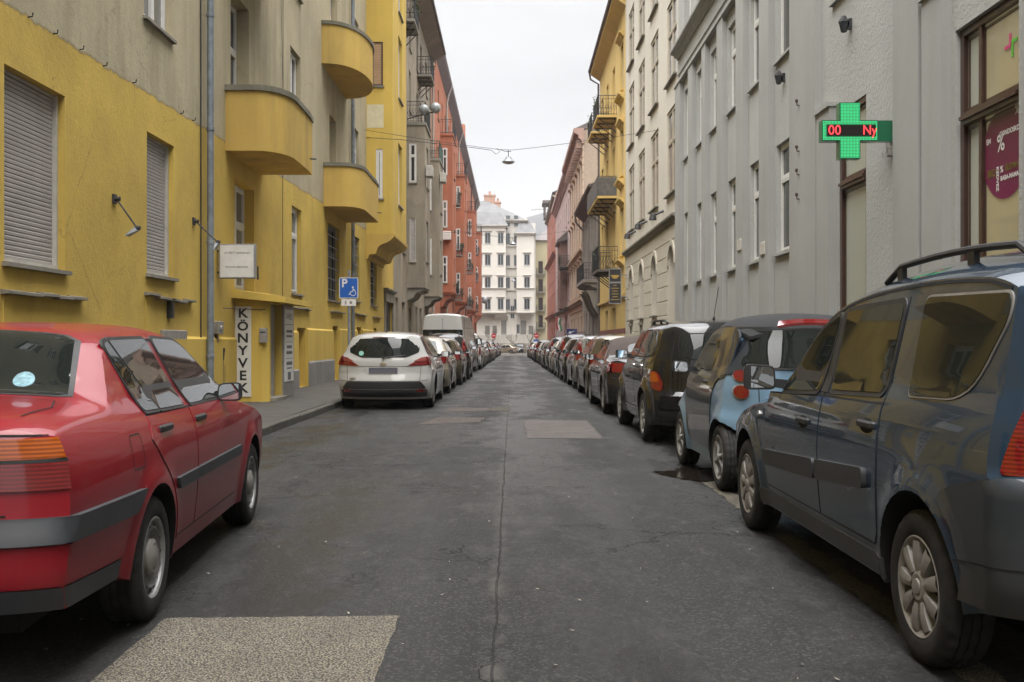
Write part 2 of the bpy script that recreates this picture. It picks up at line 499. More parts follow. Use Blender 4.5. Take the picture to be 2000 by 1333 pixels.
def pavement(name, side):
    """raised pavement with its kerb stones"""
    mb = MB()
    x_out = side * 5.45
    if side < 0:
        pts = [(-30, -3.92), (10.2, -3.92), (11.2, KERB_L - 0.14), (118, KERB_L - 0.14)]
    else:
        pts = [(-30, KERB_R + 0.14), (118, KERB_R + 0.14)]
    vs = []; fs = []
    ys = sorted(set([p[0] for p in pts] + [y for y in range(-30, 118, 3)]))
    for y in ys:
        for a, b in zip(pts, pts[1:]):
            if a[0] <= y <= b[0]: xk = a[1] + (b[1] - a[1]) * (y - a[0]) / (b[0] - a[0])
        vs += [(xk, y, gz(y) + 0.118), (xk + side * 0.9, y, gz(y) + 0.135), (x_out, y, gz(y) + 0.14), (xk, y, gz(y) - 0.2)]
    for i in range(len(ys) - 1):
        a = i * 4
        for k in range(2): fs.append((a + k, a + k + 1, a + k + 5, a + k + 4))
        fs.append((a + 3, a, a + 4, a + 7))
    mb.add(vs, fs, 0, True)
    p = tag(mb.build(name, M['pave']), kind='structure')
    # kerb stones, each a little out of line
    meshes = []
    rnd = random.Random(5)
    for k in range(5):
        kb = MB(); kb.bbox(0, 0.14, 0.004, 0.992, -0.15, 0.122, 0.016)
        me = kb.mesh('kerb_stone', M['kerb'])
        for v in me.vertices:
            if v.co.z > 0: v.co.z += rnd.uniform(-0.006, 0.006); v.co.x += rnd.uniform(-0.004, 0.008) * (1 if v.co.x < 0.07 else 0)
        meshes.append(me)
    y = -6.0
    while y < 70:
        if side < 0:
            if 9.9 < y < 11.4:
                y += 1.0; continue
            x = -3.92 if y < 10 else KERB_L - 0.14
        else: x = KERB_R
        o = link('kerb_stone', rnd.choice(meshes), p, (x + rnd.uniform(-.006, .006), y, gz(y) + rnd.uniform(-.006, .004)))
        o.rotation_euler = (0, 0, R(rnd.uniform(-.25, .25)))
        y += 1.0
    if side < 0:
        a = math.atan2(-(KERB_L + 3.92 - .14), 1.4)
        link('kerb_stone', meshes[0], p, (-3.92, 10.0, 0), a).scale = (1, 1.44, 1)
    return p
pavement('left_pavement', -1)
pavement('right_pavement', 1)

def sheet(name, poly, mat, dz=0.004, rough=0.02, seed=1):
    """flat painted or patched area with a ragged edge"""
    rnd = random.Random(seed)
    pts = []
    n = len(poly)
    for i in range(n):
        a, b = Vector(poly[i]), Vector(poly[(i + 1) % n])
        k = max(2, int((b - a).length / 0.06))
        d = (b - a).normalized(); q = Vector((-d.y, d.x))
        for j in range(k):
            p = a + (b - a) * j / k + q * rnd.uniform(-rough, rough)
            pts.append((p.x, p.y))
    mb = MB()
    mb.add([(x, y, gz(y) + dz) for x, y in pts], [tuple(range(len(pts)))])
    return tag(mb.build(name, mat), kind='structure')
sheet('crossing_stripe', [(-1.62, 4.66), (-0.53, 4.70), (-0.51, 2.2), (-1.58, 2.2)], M['chips'], rough=0.006)
sheet('worn_marking', [(-1.32, 18.2), (-0.42, 18.5), (-0.40, 19.3), (-1.2, 19.4)], M['chips_worn'], seed=2)
sheet('pale_marking', [(-0.40, 18.4), (-0.04, 18.4), (-0.04, 19.5), (-0.38, 19.5)], M['chips_line'], seed=3, dz=0.008)
sheet('worn_marking', [(-1.5, 15.4), (-0.52, 15.9), (-0.45, 16.9), (-1.25, 16.9)], M['chips_worn'], seed=4)
sheet('asphalt_repair', [(0.20, 13.3), (1.22, 13.2), (1.22, 16.2), (0.18, 16.4)], M['repair'], seed=5)
sheet('parking_line', [(1.74, 2.0), (1.88, 2.0), (1.90, 9.3), (1.76, 9.35)], M['chips_line'], seed=7, rough=0.02)
t = NT('puddle_water'); t.set(Base_Color=(0.016, 0.012, 0.009), Roughness=0.03, IOR=1.33)
t.bump(t.noise(9, 2, 0.5), 0.05, 0.01)
sheet('puddle', [(1.38, 9.85), (1.62, 9.95), (1.72, 10.2), (2.1, 10.1), (2.15, 9.4), (1.78, 9.15), (1.66, 9.22)], t.mat, dz=0.008, rough=0.03, seed=8)
rnd = random.Random(3)
mb = MB()
for k in range(170):                                                 # leaves, butts and chips of grit on the road
    x = rnd.uniform(-3.3, 1.7); y = 3.6 + 14 * rnd.random() ** 1.8; s = rnd.uniform(0.004, 0.014); a = rnd.uniform(0, 6.28)
    ca, sa = math.cos(a) * s, math.sin(a) * s
    mb.add([(x - ca, y - sa, .006), (x + sa * .5, y - ca * .5, .008), (x + ca, y + sa, .012), (x - sa * .5, y + ca * .5, .007)], [(0, 1, 2, 3)])
tag(mb.build('road_litter', plain('litter', (0.30, 0.27, 0.22), 0.8, var=0.6, scale=1.3)), kind='stuff')

# wooded hill far behind the end of the street
mb = MB(); vs = []; fs = []
NX, NY = 40, 12
from mathutils import noise as mnoise
for j in range(NY + 1):
    for i in range(NX + 1):
        x = -420 + 900 * i / NX; y = 620 + 500 * j / NY
        e = math.exp(-((x - 70) / 200) ** 2) * math.sin(math.pi * j / NY * 0.9)
        vs.append((x, y, -1.5 + 122 * e + (8 * mnoise.noise(Vector((x * .02, y * .02, 3))) if e > .03 else 0)))
for j in range(NY):
    for i in range(NX):
        a = j * (NX + 1) + i
        fs.append((a, a + 1, a + NX + 2, a + NX + 1))
mb.add(vs, fs, 0, True)
t = NT('winter_wood'); n1 = t.noise(0.12, 6, 0.75)
t.set(Base_Color=t.mix(t.rng(n1, 0.35, 0.65), (0.018, 0.018, 0.02), (0.045, 0.043, 0.043)), Roughness=0.95)
tag(mb.build('hill', t.mat), kind='structure')
# ================================================================== building kit
class Fr:
    """wall plane: s along the wall, z up, d out of the wall"""
    def __init__(self, o, ax, n):
        self.o, self.ax, self.n = o, ax, n
        self.rz = math.atan2(n[0], -n[1])
    def P(self, s, z, d=0.0):
        return (self.o[0] + self.ax[0] * s + self.n[0] * d, self.o[1] + self.ax[1] * s + self.n[1] * d, z)
def left_wall(X): return Fr((X, 0), (0, 1), (1, 0))
def right_wall(X): return Fr((X, 0), (0, 1), (-1, 0))
def near_face(Y): return Fr((0, Y), (1, 0), (0, -1))

def facade(mb, fr, s0, s1, z0, z1, ops=(), mi=0, rmi=None):
    """wall with openings (a, b, c, d, depth) and their reveals"""
    rmi = mi if rmi is None else rmi
    ss = sorted(set([s0, s1] + [x for o in ops for x in o[:2] if s0 < x < s1]))
    zs = sorted(set([z0, z1] + [x for o in ops for x in o[2:4] if z0 < x < z1]))
    for i in range(len(ss) - 1):
        run = None
        for j in range(len(zs) - 1):
            sm, zm = (ss[i] + ss[i + 1]) / 2, (zs[j] + zs[j + 1]) / 2
            hole = any(o[0] < sm < o[1] and o[2] < zm < o[3] for o in ops)
            if not hole:
                if run is None: run = zs[j]
            if (hole or j == len(zs) - 2) and run is not None:
                top = zs[j] if hole else zs[j + 1]
                mb.quad(fr.P(ss[i], run), fr.P(ss[i + 1], run), fr.P(ss[i + 1], top), fr.P(ss[i], top), mi)
                run = None
    for (a, b, c, d, dep) in ops:
        mb.quad(fr.P(a, c), fr.P(a, d), fr.P(a, d, -dep), fr.P(a, c, -dep), rmi)
        mb.quad(fr.P(b, c), fr.P(b, d), fr.P(b, d, -dep), fr.P(b, c, -dep), rmi)
        mb.quad(fr.P(a, d), fr.P(b, d), fr.P(b, d, -dep), fr.P(a, d, -dep), rmi)
        mb.quad(fr.P(a, c), fr.P(b, c), fr.P(b, c, -dep), fr.P(a, c, -dep), rmi)
        mb.quad(fr.P(a, c, -dep), fr.P(b, c, -dep), fr.P(b, d, -dep), fr.P(a, d, -dep), rmi)
    return mb

def fbox(mb, fr, s0, s1, z0, z1, d0, d1, mi=0):
    """box standing on a wall plane"""
    v = [fr.P(s, z, d) for d in (d0, d1) for z in (z0, z1) for s in (s0, s1)]
    return mb.add(v, [(0, 1, 3, 2), (4, 6, 7, 5), (0, 4, 5, 1), (2, 3, 7, 6), (0, 2, 6, 4), (1, 5, 7, 3)], mi)

def fprofile(mb, fr, s0, s1, prof, mi=0):
    """moulding: (d, z) outline swept along the wall"""
    n = len(prof)
    v = [fr.P(s0, z, d) for d, z in prof] + [fr.P(s1, z, d) for d, z in prof]
    return mb.add(v, [tuple(range(n)), tuple(range(n, 2 * n))] + [(i, (i + 1) % n, n + (i + 1) % n, n + i) for i in range(n)], mi)

def cornice(mb, fr, s0, s1, z, out=0.5, h=0.5, mi=0):
    """stepped cornice whose lower edge starts at z"""
    return fprofile(mb, fr, s0, s1, [(-.02, z), (out * .2, z), (out * .22, z + h * .2), (out * .5, z + h * .35), (out * .55, z + h * .55), (out * .95, z + h * .68), (out, z + h * .8), (out, z + h), (-.02, z + h)], mi)

class Building:
    def __init__(self, name, label, X, Y, cat='building', z=0.0, group=None):
        self.root = empty(name, (X, Y, z))
        tag(self.root, label, cat, group)
        self.off = (-X, -Y, -z)
    def part(self, name, mb, mats, label=None, kind=None, fix=True):
        return tag(mb.build(name, mats, self.root, self.off, fix=fix), label, kind=kind)
    def place(self, name, me, P, rz=0.0, parent=None):
        o = link(name, me, parent or self.root, None, rz)
        o.location = (P[0] + self.off[0], P[1] + self.off[1], P[2] + self.off[2])
        return o

WCACHE = {}
def window_meshes(w, h, style, fm):
    key = (round(w, 2), round(h, 2), style, fm)
    if key in WCACHE: return WCACHE[key]
    fr, pn = MB(), MB()
    fmat = M[fm]
    t = 0.065
    def ring(x0, x1, z0, z1, t, y0=-.03, y1=.035):
        fr.box(x0, x0 + t, y0, y1, z0, z1); fr.box(x1 - t, x1, y0, y1, z0, z1)
        fr.box(x0 + t, x1 - t, y0, y1, z0, z0 + t); fr.box(x0 + t, x1 - t, y0, y1, z1 - t, z1)
    def light(x0, x1, z0, z1):
        ring(x0, x1, z0, z1, .045, -.045, .02)
        k = .003
        pn.quad((x0 + .04, -.004, z0 + .04), (x1 - .04, -.004 + k, z0 + .04), (x1 - .04, -.004 + k, z1 - .04), (x0 + .04, -.004, z1 - .04))
    x0, x1 = -w / 2, w / 2
    ring(x0, x1, 0, h, t)
    a, b, c, d = x0 + t + .001, x1 - t - .001, t + .001, h - t - .001
    if style == 'single': light(a, b, c, d)
    elif style == 'transom':
        zt = c + (d - c) * 0.68
        light(a, b, c, zt); light(a, b, zt + .05, d); fr.box(a, b, -.05, .03, zt, zt + .05)
    elif style == 'double':
        light(a, -.012, c, d); light(.012, b, c, d); fr.box(-.012, .012, -.05, .03, c, d)
    elif style == 'quad':
        zt = c + (d - c) * 0.62
        for p, q in ((c, zt), (zt + .06, d)):
            light(a, -.03, p, q); light(.03, b, p, q)
        fr.box(a, b, -.055, .03, zt, zt + .06); fr.box(-.03, .03, -.052, .03, c, zt); fr.box(-.03, .03, -.052, .03, zt + .06, d)
    elif style == 'plaindoor':
        light(a, b, c + h * .3, d); fr.box(a, b, -.03, .02, c, c + h * .3)
    out = (fr.mesh('window', fmat), pn.mesh('pane', M['pane']), pn.mesh('pane', M['pane_light']))
    WCACHE[key] = out
    return out

SILLC = {}
def sill_mesh(w, mat, dep, t=.045, over=.07):
    key = (round(w, 2), mat, round(dep, 2), t, over)
    if key not in SILLC:
        mb = MB(); mb.add([(x, y, z) for x in (-w / 2 - .05, w / 2 + .05) for y, z in ((.0, 0.012), (-dep - over, -.006), (-dep - over, -.006 - t), (-dep - over + .03, -.006 - t), (0, -t))],
            [(0, 1, 2, 3, 4), (5, 6, 7, 8, 9), (0, 1, 6, 5), (1, 2, 7, 6), (2, 3, 8, 7), (3, 4, 9, 8), (4, 0, 5, 9)])
        SILLC[key] = mb.mesh('sill', M[mat])
    return SILLC[key]

wr = random.Random(21)
def add_window(b, fr, s0, s1, z0, z1, dep=0.18, style='transom', frame='white', sill='stone', light=None, over=.07):
    """a window in the opening: frame with panes and a sill"""
    w, h = s1 - s0 - .004, z1 - z0 - .004
    me, pd, pl = window_meshes(w, h, style, frame)
    sm = (s0 + s1) / 2
    o = b.place('window', me, fr.P(sm, z0 + .002, -dep + .05), fr.rz)
    if light is None: light = wr.random() < 0.3
    link('pane', pl if light else pd, o)
    if sill:
        q = link('sill', sill_mesh(w, sill, dep - .05, over=over), o)
    return o

def shutter_window(b, fr, s0, s1, z0, z1, dep=0.16, frame='offwhite', slat='slat', closed=1.0, pitch=.052):
    """opening closed by a roller shutter"""
    w, h = s1 - s0 - .004, z1 - z0 - .004
    key = ('sh', round(w, 2), round(h, 2), frame, slat, closed)
    if key not in WCACHE:
        mb = MB(); t = .05
        mb.box(-w / 2, -w / 2 + t, -.05, .04, 0, h); mb.box(w / 2 - t, w / 2, -.05, .04, 0, h); mb.box(-w / 2 + t, w / 2 - t, -.05, .04, 0, .05)
        mb.box(-w / 2 + t, w / 2 - t, -.02, .04, h - .04, h)
        sl = MB(); z = h - .04
        zb = .05 + (h - .09) * (1 - closed)
        while z - pitch > zb - .01:
            sl.add([(-w / 2 + t, .012, z), (w / 2 - t, .012, z), (w / 2 - t, -.006, z - pitch * .3), (-w / 2 + t, -.006, z - pitch * .3),
                    (w / 2 - t, -.002, z - pitch * .86), (-w / 2 + t, -.002, z - pitch * .86), (w / 2 - t, .012, z - pitch), (-w / 2 + t, .012, z - pitch)],
                   [(0, 1, 2, 3), (3, 2, 4, 5), (5, 4, 6, 7)])
            z -= pitch
        pn = MB(); pn.quad((-w / 2 + t, .02, .05), (w / 2 - t, .02, .05), (w / 2 - t, .02, h), (-w / 2 + t, .02, h))
        WCACHE[key] = (mb.mesh('window', M[frame]), sl.mesh('roller_shutter', M[slat]), pn.mesh('pane', M['pane']))
    me, sh, pn = WCACHE[key]
    o = b.place('window', me, fr.P((s0 + s1) / 2, z0 + .002, -dep + .05), fr.rz)
    tag(link('roller_shutter', sh, o), kind='stuff')
    link('pane', pn, o)
    link('sill', sill_mesh(w, 'stone', dep - .05), o)
    return o

def railing(mb, pts, z0, h, pitch=.13, r=.009, scroll=True, mi=0):
    """wrought-iron railing along a plan polyline"""
    for a, b in zip(pts, pts[1:]):
        a, b = Vector(a), Vector(b); L = (b - a).length; n = max(1, int(L / pitch))
        for z, rr in ((z0 + .06, .014), (z0 + h * .82, .011), (z0 + h, .02)):
            mb.tube([(a.x, a.y, z), (b.x, b.y, z)], rr, 4, mi)
        for i in range(n + 1):
            p = a + (b - a) * i / n
            mb.tube([(p.x, p.y, z0), (p.x, p.y, z0 + h)], r * (1.8 if i in (0, n) else 1), 4, mi, caps=False)
            if scroll and i < n:
                q = a + (b - a) * (i + .5) / n; d = (b - a).normalized()
                ring = [(q.x + d.x * math.cos(t) * pitch * .42, q.y + d.y * math.cos(t) * pitch * .42, z0 + h * (.45 + .13 * math.sin(2 * t)) + math.sin(t) * pitch * .9) for t in [k * math.pi / 4 for k in range(9)]]
                mb.tube(ring, .006, 3, mi, caps=False)

def balcony_iron(b, fr, s0, s1, z, out=1.05, rail='iron', slab='stone', h=1.0, brackets=3, bracket='iron', plants=0, seed=0, name='balcony'):
    """slab on brackets with an iron railing"""
    mb = MB(); fbox(mb, fr, s0, s1, z - .11, z, -.02, out)
    o = b.part(name, mb, M[slab])
    rb = MB(); railing(rb, [fr.P(s0 + .03, 0, 0)[:2], fr.P(s0 + .03, 0, out - .03)[:2], fr.P(s1 - .03, 0, out - .03)[:2], fr.P(s1 - .03, 0, 0)[:2]], z, h)
    rb.build('railing', M[rail], o)
    if brackets:
        for i in range(brackets):
            kb = MB()
            s = s0 + .2 + (s1 - s0 - .4) * i / max(1, brackets - 1)
            kb.tube([fr.P(s, z - .16, out - .08), fr.P(s, z - .16, 0)], .03, 4)
            kb.tube([fr.P(s, z - .18, out - .15), fr.P(s, z - .45, out * .5), fr.P(s, z - .85, .0)], .026, 5)
            kb.build('bracket', M[bracket], o)
    if plants:
        pb = MB(); rn = random.Random(seed)
        for i in range(plants * 40):
            s = rn.uniform(s0 + .05, s1 - .05); zz = z + h * rn.uniform(.45, 1.15); d = out + rn.uniform(-.2, .12)
            c = Vector(fr.P(s, zz, d)); e = .07
            pb.add([tuple(c + Vector((rn.uniform(-e, e), rn.uniform(-e, e), rn.uniform(-e, e)))) for _ in range(3)], [(0, 1, 2)])
        tag(pb.build('potted_greenery', M['leaf'], o, fix=False), kind='stuff')
    return o

def downpipe(b, x, y, z0, z1, r=.055, mat='pipe', n=12, name='downpipe'):
    mb = MB(); mb.tube([(x, y, z0), (x, y, z1)], r, n)
    z = z0 + .9
    while z < z1:
        mb.lathe([(r * 1.02, z - .03), (r * 1.18, z - .025), (r * 1.18, z + .025), (r * 1.02, z + .03)], 'z', (x, y, 0), n)
        z += 1.95
    return b.part(name, mb, M[mat])

# ------------------------------------------------------------------ building materials
M['stone'] = stucco('weathered_stone', (0.26, 0.24, 0.20), dirt=(0.07, 0.065, 0.05), streak=0.5, var=0.25, grain=50)
M['slat'] = plain('shutter_slat', (0.40, 0.375, 0.355), 0.55, var=0.14, scale=2.0)
M['slat_tan'] = plain('tan_slat', (0.46, 0.30, 0.17), 0.55, var=0.12, scale=2.0)
M['leaf'] = plain('leaf_green', (0.035, 0.06, 0.022), 0.7, var=0.5, scale=9)
M['concrete'] = stucco('plinth_concrete', (0.27, 0.26, 0.245), dirt=(0.09, 0.085, 0.075), streak=0.7, var=0.22, grain=40)
M['yellow'] = stucco('ochre_render', (0.62, 0.435, 0.098), dirt=(0.16, 0.115, 0.045), streak=0.4, var=0.10, grain=60, bump=0.5)
M['tin'] = plain('roof_tin', (0.10, 0.085, 0.078), 0.55, metal=0.2, var=0.3, scale=2)
M['eave_brown'] = plain('eave_boards', (0.105, 0.07, 0.06), 0.7, var=0.25, scale=3)
M['darkwood'] = plain('dark_door', (0.03, 0.024, 0.02), 0.5, var=0.3)
# ================================================================== left side of the street
def two_tone():
    """ochre ground floor, grey-beige upper floors, the joint rising a little along the wall"""
    t = NT('ochre_and_grey_render')
    X, Y, Z = t.xyz()
    def tone(col, dirt, streak, var, seed, vs=.22):
        big = t.noise(0.5, 5, 0.6, t.mapping((1, 1, 1), (seed, 0, 0))); mid = t.noise(2.6, 5, 0.65)
        c = t.mix(t.rng(big, 0.3, 0.7), tuple(x * (1 - var) for x in col), tuple(x * (1 + var) for x in col))
        c = t.mix(t.rng(mid, 0.4, 0.75, 0, 0.5), c, tuple(x * (1 - var * 1.2) for x in col))
        st = t.noise(1.0, 6, 0.75, t.mapping((1.9 if vs < .3 else 1.2, 1.9 if vs < .3 else 1.2, vs), (seed, 0, 0)))
        s2 = t.noise(1.0, 4, 0.6, t.mapping((0.5, 0.5, 0.2), (3, seed, 7)))
        return t.mix(t.math('MULTIPLY', t.math('MULTIPLY', t.rng(st, 0.42, 0.72), t.rng(s2, 0.35, 0.62, 0.15, 1)), streak), c, dirt)
    lo = tone((0.62, 0.435, 0.098), (0.33, 0.225, 0.075), 0.45, 0.13, 1, .6)
    hi = tone((0.47, 0.41, 0.275), (0.17, 0.145, 0.10), 0.55, 0.13, 6)
    edge = t.math('SUBTRACT', Z, t.math('ADD', t.math('MULTIPLY', Y, 0.0196), t.rng(t.noise(5, 4, 0.7), 0.3, 0.7, 4.59, 4.66)))
    c = t.mix(t.rng(edge, -0.006, 0.006), lo, hi)
    c = t.mix(t.rng(t.math('ABSOLUTE', edge), 0.0, 0.03, 0.5, 0), c, (0.12, 0.095, 0.06))
    # old repairs a shade off, and hairline cracks
    rp = t.xyz(t.voronoi(0.45, out='Color', vec=t.mapping((1, 0.8, 1.1), (2, 7, 3))))[0]
    c = t.mix(t.rng(rp, 0.2, 0.9, 0, 0.16), c, t.mix(1.0, c, (0.72, 0.72, 0.74), 'MULTIPLY'))
    wv = t.n.new('ShaderNodeVectorMath'); wv.operation = 'ADD'; t.l.new(t.coord(), wv.inputs[0])
    cx = t.n.new('ShaderNodeCombineXYZ'); wn1 = t.noise(1.6, 5, .7)
    for i in range(3): t.l.new(t.rng(wn1, 0, 1, -0.8, 0.8), cx.inputs[i])
    t.l.new(cx.outputs[0], wv.inputs[1])
    ck = t.math('MULTIPLY', t.rng(t.voronoi(0.6, 'DISTANCE_TO_EDGE', wv.outputs[0]), 0.0, 0.006, 1, 0), t.rng(t.noise(0.5, 2, .5, t.mapping((1, 1, 1), (8, 1, 5))), 0.5, 0.6, 0, 0.55))
    c = t.mix(ck, c, (0.10, 0.075, 0.04))
    gr = t.noise(75, 3, 0.7)
    c = t.mix(t.rng(gr, 0.3, 0.7, 0, 0.16), c, (0.1, 0.08, 0.04))
    t.set(Base_Color=c, Roughness=0.92, Specular_IOR_Level=0.25)
    t.bump(t.math('ADD', t.math('MULTIPLY', gr, 0.6), t.noise(13, 4, 0.6)), 0.5, 0.012)
    return t.mat
M['two_tone'] = two_tone()

XL = -5.3
LW = left_wall(XL)
B = Building('apartment_building', 'ochre and grey rendered apartment building with rounded balconies, a bookshop doorway and a bay', XL, 24.0)
b1 = B
ops = []          # (s0, s1, z0, z1, depth)
W1 = (10.39, 11.80, 2.13, 4.20, .20); W2 = (14.45, 15.60, 2.28, 4.35, .20); W3 = (14.33, 15.50, 5.98, 8.0, .20)
WD = (19.02, 20.45, 2.30, 4.40, .30); BD1 = (18.75, 20.05, 5.06, 7.95, .35); W4 = (23.8, 24.95, 6.0, 8.38, .22)
W5 = (23.95, 25.07, 2.46, 4.58, .22); W6 = (28.65, 30.6, 2.50, 4.72, .25); W7 = (33.45, 34.6, 2.66, 4.84, .25)
W8 = (37.3, 38.95, 2.66, 4.6, .25); DR = (41.5, 44.0, .14, 2.95, .14); BD2 = (28.9, 30.0, 5.2, 7.9, .35)
N1 = (24.56, 25.55, .14, 1.63, .30); N2 = (29.4, 30.3, .14, 1.75, .30); N3 = (34.0, 35.0, .9, 1.78, .25); N4 = (38.1, 38.9, .9, 1.8, .25)
UP = [(14.33 + 0, 15.5, 9.7, 11.9, .2), (23.8, 24.95, 9.8, 12.0, .2), (19, 20.2, 9.0, 11.6, .3), (29.0, 30.2, 9.2, 11.9, .3), (33.2, 34.4, 6.3, 8.5, .2), (33.2, 34.4, 10, 12.2, .2)]
BACK = [(y, y + 1.3, z, z + 2.0, .2) for y in (-22, -18, -14, -10, -6, -2, 2, 6) for z in (2.1, 6.0, 9.8, 13.4)]
TOPW = [(y, y + 1.2, z, z + 2.0, .2) for y in (10.5, 14.3, 19, 23.8, 29, 33.2) for z in (13.6,)]
mb = MB()
facade(mb, LW, -26, 44.5, -.3, 17.0, [W1, W2, W3, WD, BD1, W4, W5, W6, W7, W8, DR, BD2, N1, N2, N3, N4] + UP + BACK + TOPW + [(10.4, 11.7, 6, 8, .2), (10.4, 11.7, 9.7, 11.9, .2)])
mb.box(-17, XL - .4, -26, 44.4, -.3, 17.0)
mb.quad((XL - .41, 44.5, -.3), (XL, 44.5, -.3), (XL, 44.5, 17), (XL - .41, 44.5, 17)); mb.quad((XL, -26, 17), (XL, 44.5, 17), (XL - .5, 44.5, 17), (XL - .5, -26, 17))
B.part('wall', mb, M['two_tone'])
cb = MB(); cornice(cb, LW, -26, 44.5, 17.0, .7, .6); B.part('cornice', cb, M['stone'])
rb = MB(); rb.prism([(XL + .6, 17.6), (XL - 11.6, 17.6), (XL - 5.5, 21.5)], 'y', -26, 44.5); B.part('roof', rb, M['tin'])

def sw(op, **k): return shutter_window(B, LW, *op[:4], dep=op[4] - .02, **k)
def aw(op, **k): return add_window(B, LW, *op[:4], dep=op[4] - .02, **k)
sw(W1); sw(W2)
aw(W3, style='double', frame='white', light=True)
aw(W4, style='double', light=False); aw(W5, style='transom', light=True)
o = aw(WD, style='quad', frame='white', sill=None, light=True)
aw(BD1, style='transom', sill=None, light=False); aw(BD2, style='transom', sill=None)
for op in (W6, W7, W8):
    o = aw(op, style='quad', frame='iron', light=False)
    gb = MB(); w, h = op[1] - op[0], op[3] - op[2]
    for i in range(1, 7): gb.box(-w / 2, w / 2, -.14, -.12, h * i / 7 - .012, h * i / 7 + .012)
    for i in range(1, 5): gb.tube([(-w / 2 + w * i / 5, -.13, 0), (-w / 2 + w * i / 5, -.13, h)], .008, 4)
    gb.build('window_bars', M['steel'], o)
for op in UP + BACK + TOPW + [(10.4, 11.7, 6, 8, .2), (10.4, 11.7, 9.7, 11.9, .2)]:
    aw(op, style='transom')
# street door with a stone surround
db = MB(); fbox(db, LW, DR[0] + .01, DR[1] - .01, .15, DR[3] - .01, -.13, -.09); 
dd = B.part('door', db, M['darkwood'])
hb = MB(); fbox(hb, LW, DR[0] + .2, DR[0] + .24, 1.05, 1.25, -.09, -.05); hb.build('handle', M['steel'], dd)
sb = MB()
fbox(sb, LW, DR[0] - .25, DR[0], .0, DR[3], -.02, .06); fbox(sb, LW, DR[1], DR[1] + .25, 0, DR[3], -.02, .06)
fbox(sb, LW, DR[0] - .3, DR[1] + .3, DR[3], DR[3] + .35, -.02, .09)
cornice(sb, LW, DR[0] - .4, DR[1] + .4, DR[3] + .35, .2, .2)
B.part('door_surround', sb, M['stone'])
# ledges over the low niches
def ledge(a, b, z, sag=0.0, d=.09):
    lb = MB(); n = 5
    for i in range(n):
        s0, s1 = a + (b - a) * i / n, a + (b - a) * (i + 1) / n
        zz = z + random.uniform(-.012, .012) - sag * math.sin(math.pi * i / n)
        fprofile(lb, LW, s0, s1, [(-.02, zz + .05), (d, zz + .03), (d, zz), (-.02, zz - .01)])
    B.part('ledge', lb, M['stone'])
    pb = MB(); fbox(pb, LW, a + .05, a + .22, .15, z - .02, -.02, .012); B.part('pilaster_strip', pb, M['yellow'])
ledge(10.31, 12.25, 1.80); ledge(14.35, 16.45, 1.97, .05)
ledge(23.75, 26.0, 2.1); ledge(29.0, 31.2, 2.15); ledge(33.6, 36.0, 2.2); ledge(37.8, 40.0, 2.2)
# plinth in lengths between the openings, chamfered on top; bare concrete at its foot
for a, b, zt in ((4, 19.0, 1.37), (21.2, 24.5, 1.55), (25.6, 29.35, 1.63), (30.35, 33.9, 1.68), (33.9, 37.9, .88), (37.9, 41.2, .88), (35.05, 38.0, 1.72)):
    pb = MB(); fprofile(pb, LW, a, b, [(-.02, .0), (.055, .0), (.055, zt - .04), (-.02, zt + .02)]); B.part('plinth', pb, M['yellow'])
for a, b, zt in ((21.2, 24.45, .62), (25.65, 29.3, .78), (30.4, 33.8, .55)):
    pb = MB(); fprofile(pb, LW, a, b, [(.04, .0), (.085, .0), (.085, zt - .05), (.03, zt + .03)]); B.part('plinth_foot', pb, M['concrete'])

# rounded balconies
def round_balcony(s0, s1, z0, z1, out, r=.55, full_round=False):
    pts = []
    if full_round:
        sm, hw = (s0 + s1) / 2, (s1 - s0) / 2
        for k in range(25):
            t = math.pi * k / 24; pts.append((sm - hw * math.cos(t), out * math.sin(t) ** .8 if 0 < k < 24 else 0))
    else:
        pts = [(s0, 0)]
        for k in range(9):
            t = math.pi / 2 * k / 8; pts.append((s0 + r * (1 - math.cos(t)) * 1.6, out - r + r * math.sin(t)))
        pts += [(s0 + (s1 - s0) * .8, out), (s1, out * .97), (s1, 0)]
    def inset(p, q):
        cs, cd = (s0 + s1) / 2, out * .4
        out_ = []
        for (s, d) in p:
            v = Vector((s - cs, d - cd)); l = v.length
            out_.append((cs + v.x * (1 - q / l), max(-.02, cd + v.y * (1 - q / l)) if d > 0 else d))
        return out_
    mb = MB(); n = len(pts); ins = inset(pts, .14)
    vs = [LW.P(s, z0, d) for s, d in pts] + [LW.P(s, z1, d) for s, d in pts] + [LW.P(s, z1, d) for s, d in ins] + [LW.P(s, z0 + .2, d) for s, d in ins]
    fs = []
    for i in range(n - 1):
        for k in range(3): fs.append((k * n + i, k * n + i + 1, (k + 1) * n + i + 1, (k + 1) * n + i))
    mb.add(vs, fs, 0, True)
    mb.add([LW.P(s, z0, d) for s, d in pts], [tuple(range(n))]); mb.add([LW.P(s, z0 + .2, d) for s, d in ins], [tuple(range(n))])
    o = B.part('balcony', mb, M['yellow_b'])
    cbm = MB(); ou = inset(pts, -.05); iu = inset(pts, .2)
    vs = [LW.P(s, z, d) for z, ring in ((z1, iu), (z1, ou), (z1 + .10, ou), (z1 + .115, iu)) for s, d in ring]
    fs = []
    for i in range(n - 1):
        for k in range(3): fs.append((k * n + i, k * n + i + 1, (k + 1) * n + i + 1, (k + 1) * n + i))
    fs += [(0, n, 2 * n, 3 * n), (n - 1, 2 * n - 1, 3 * n - 1, 4 * n - 1)]
    cbm.add(vs, fs, 0, False)
    cbm.build('coping', M['moss_stone'], o)
    sp = MB(); m = pts[int(n * .75)]
    sp.tube([LW.P(s1 - .35, z0 + .28, out - .05), LW.P(s1 - .35, z0 + .27, out + .12)], .016, 6); sp.build('spout', M['iron'], o)
    return o
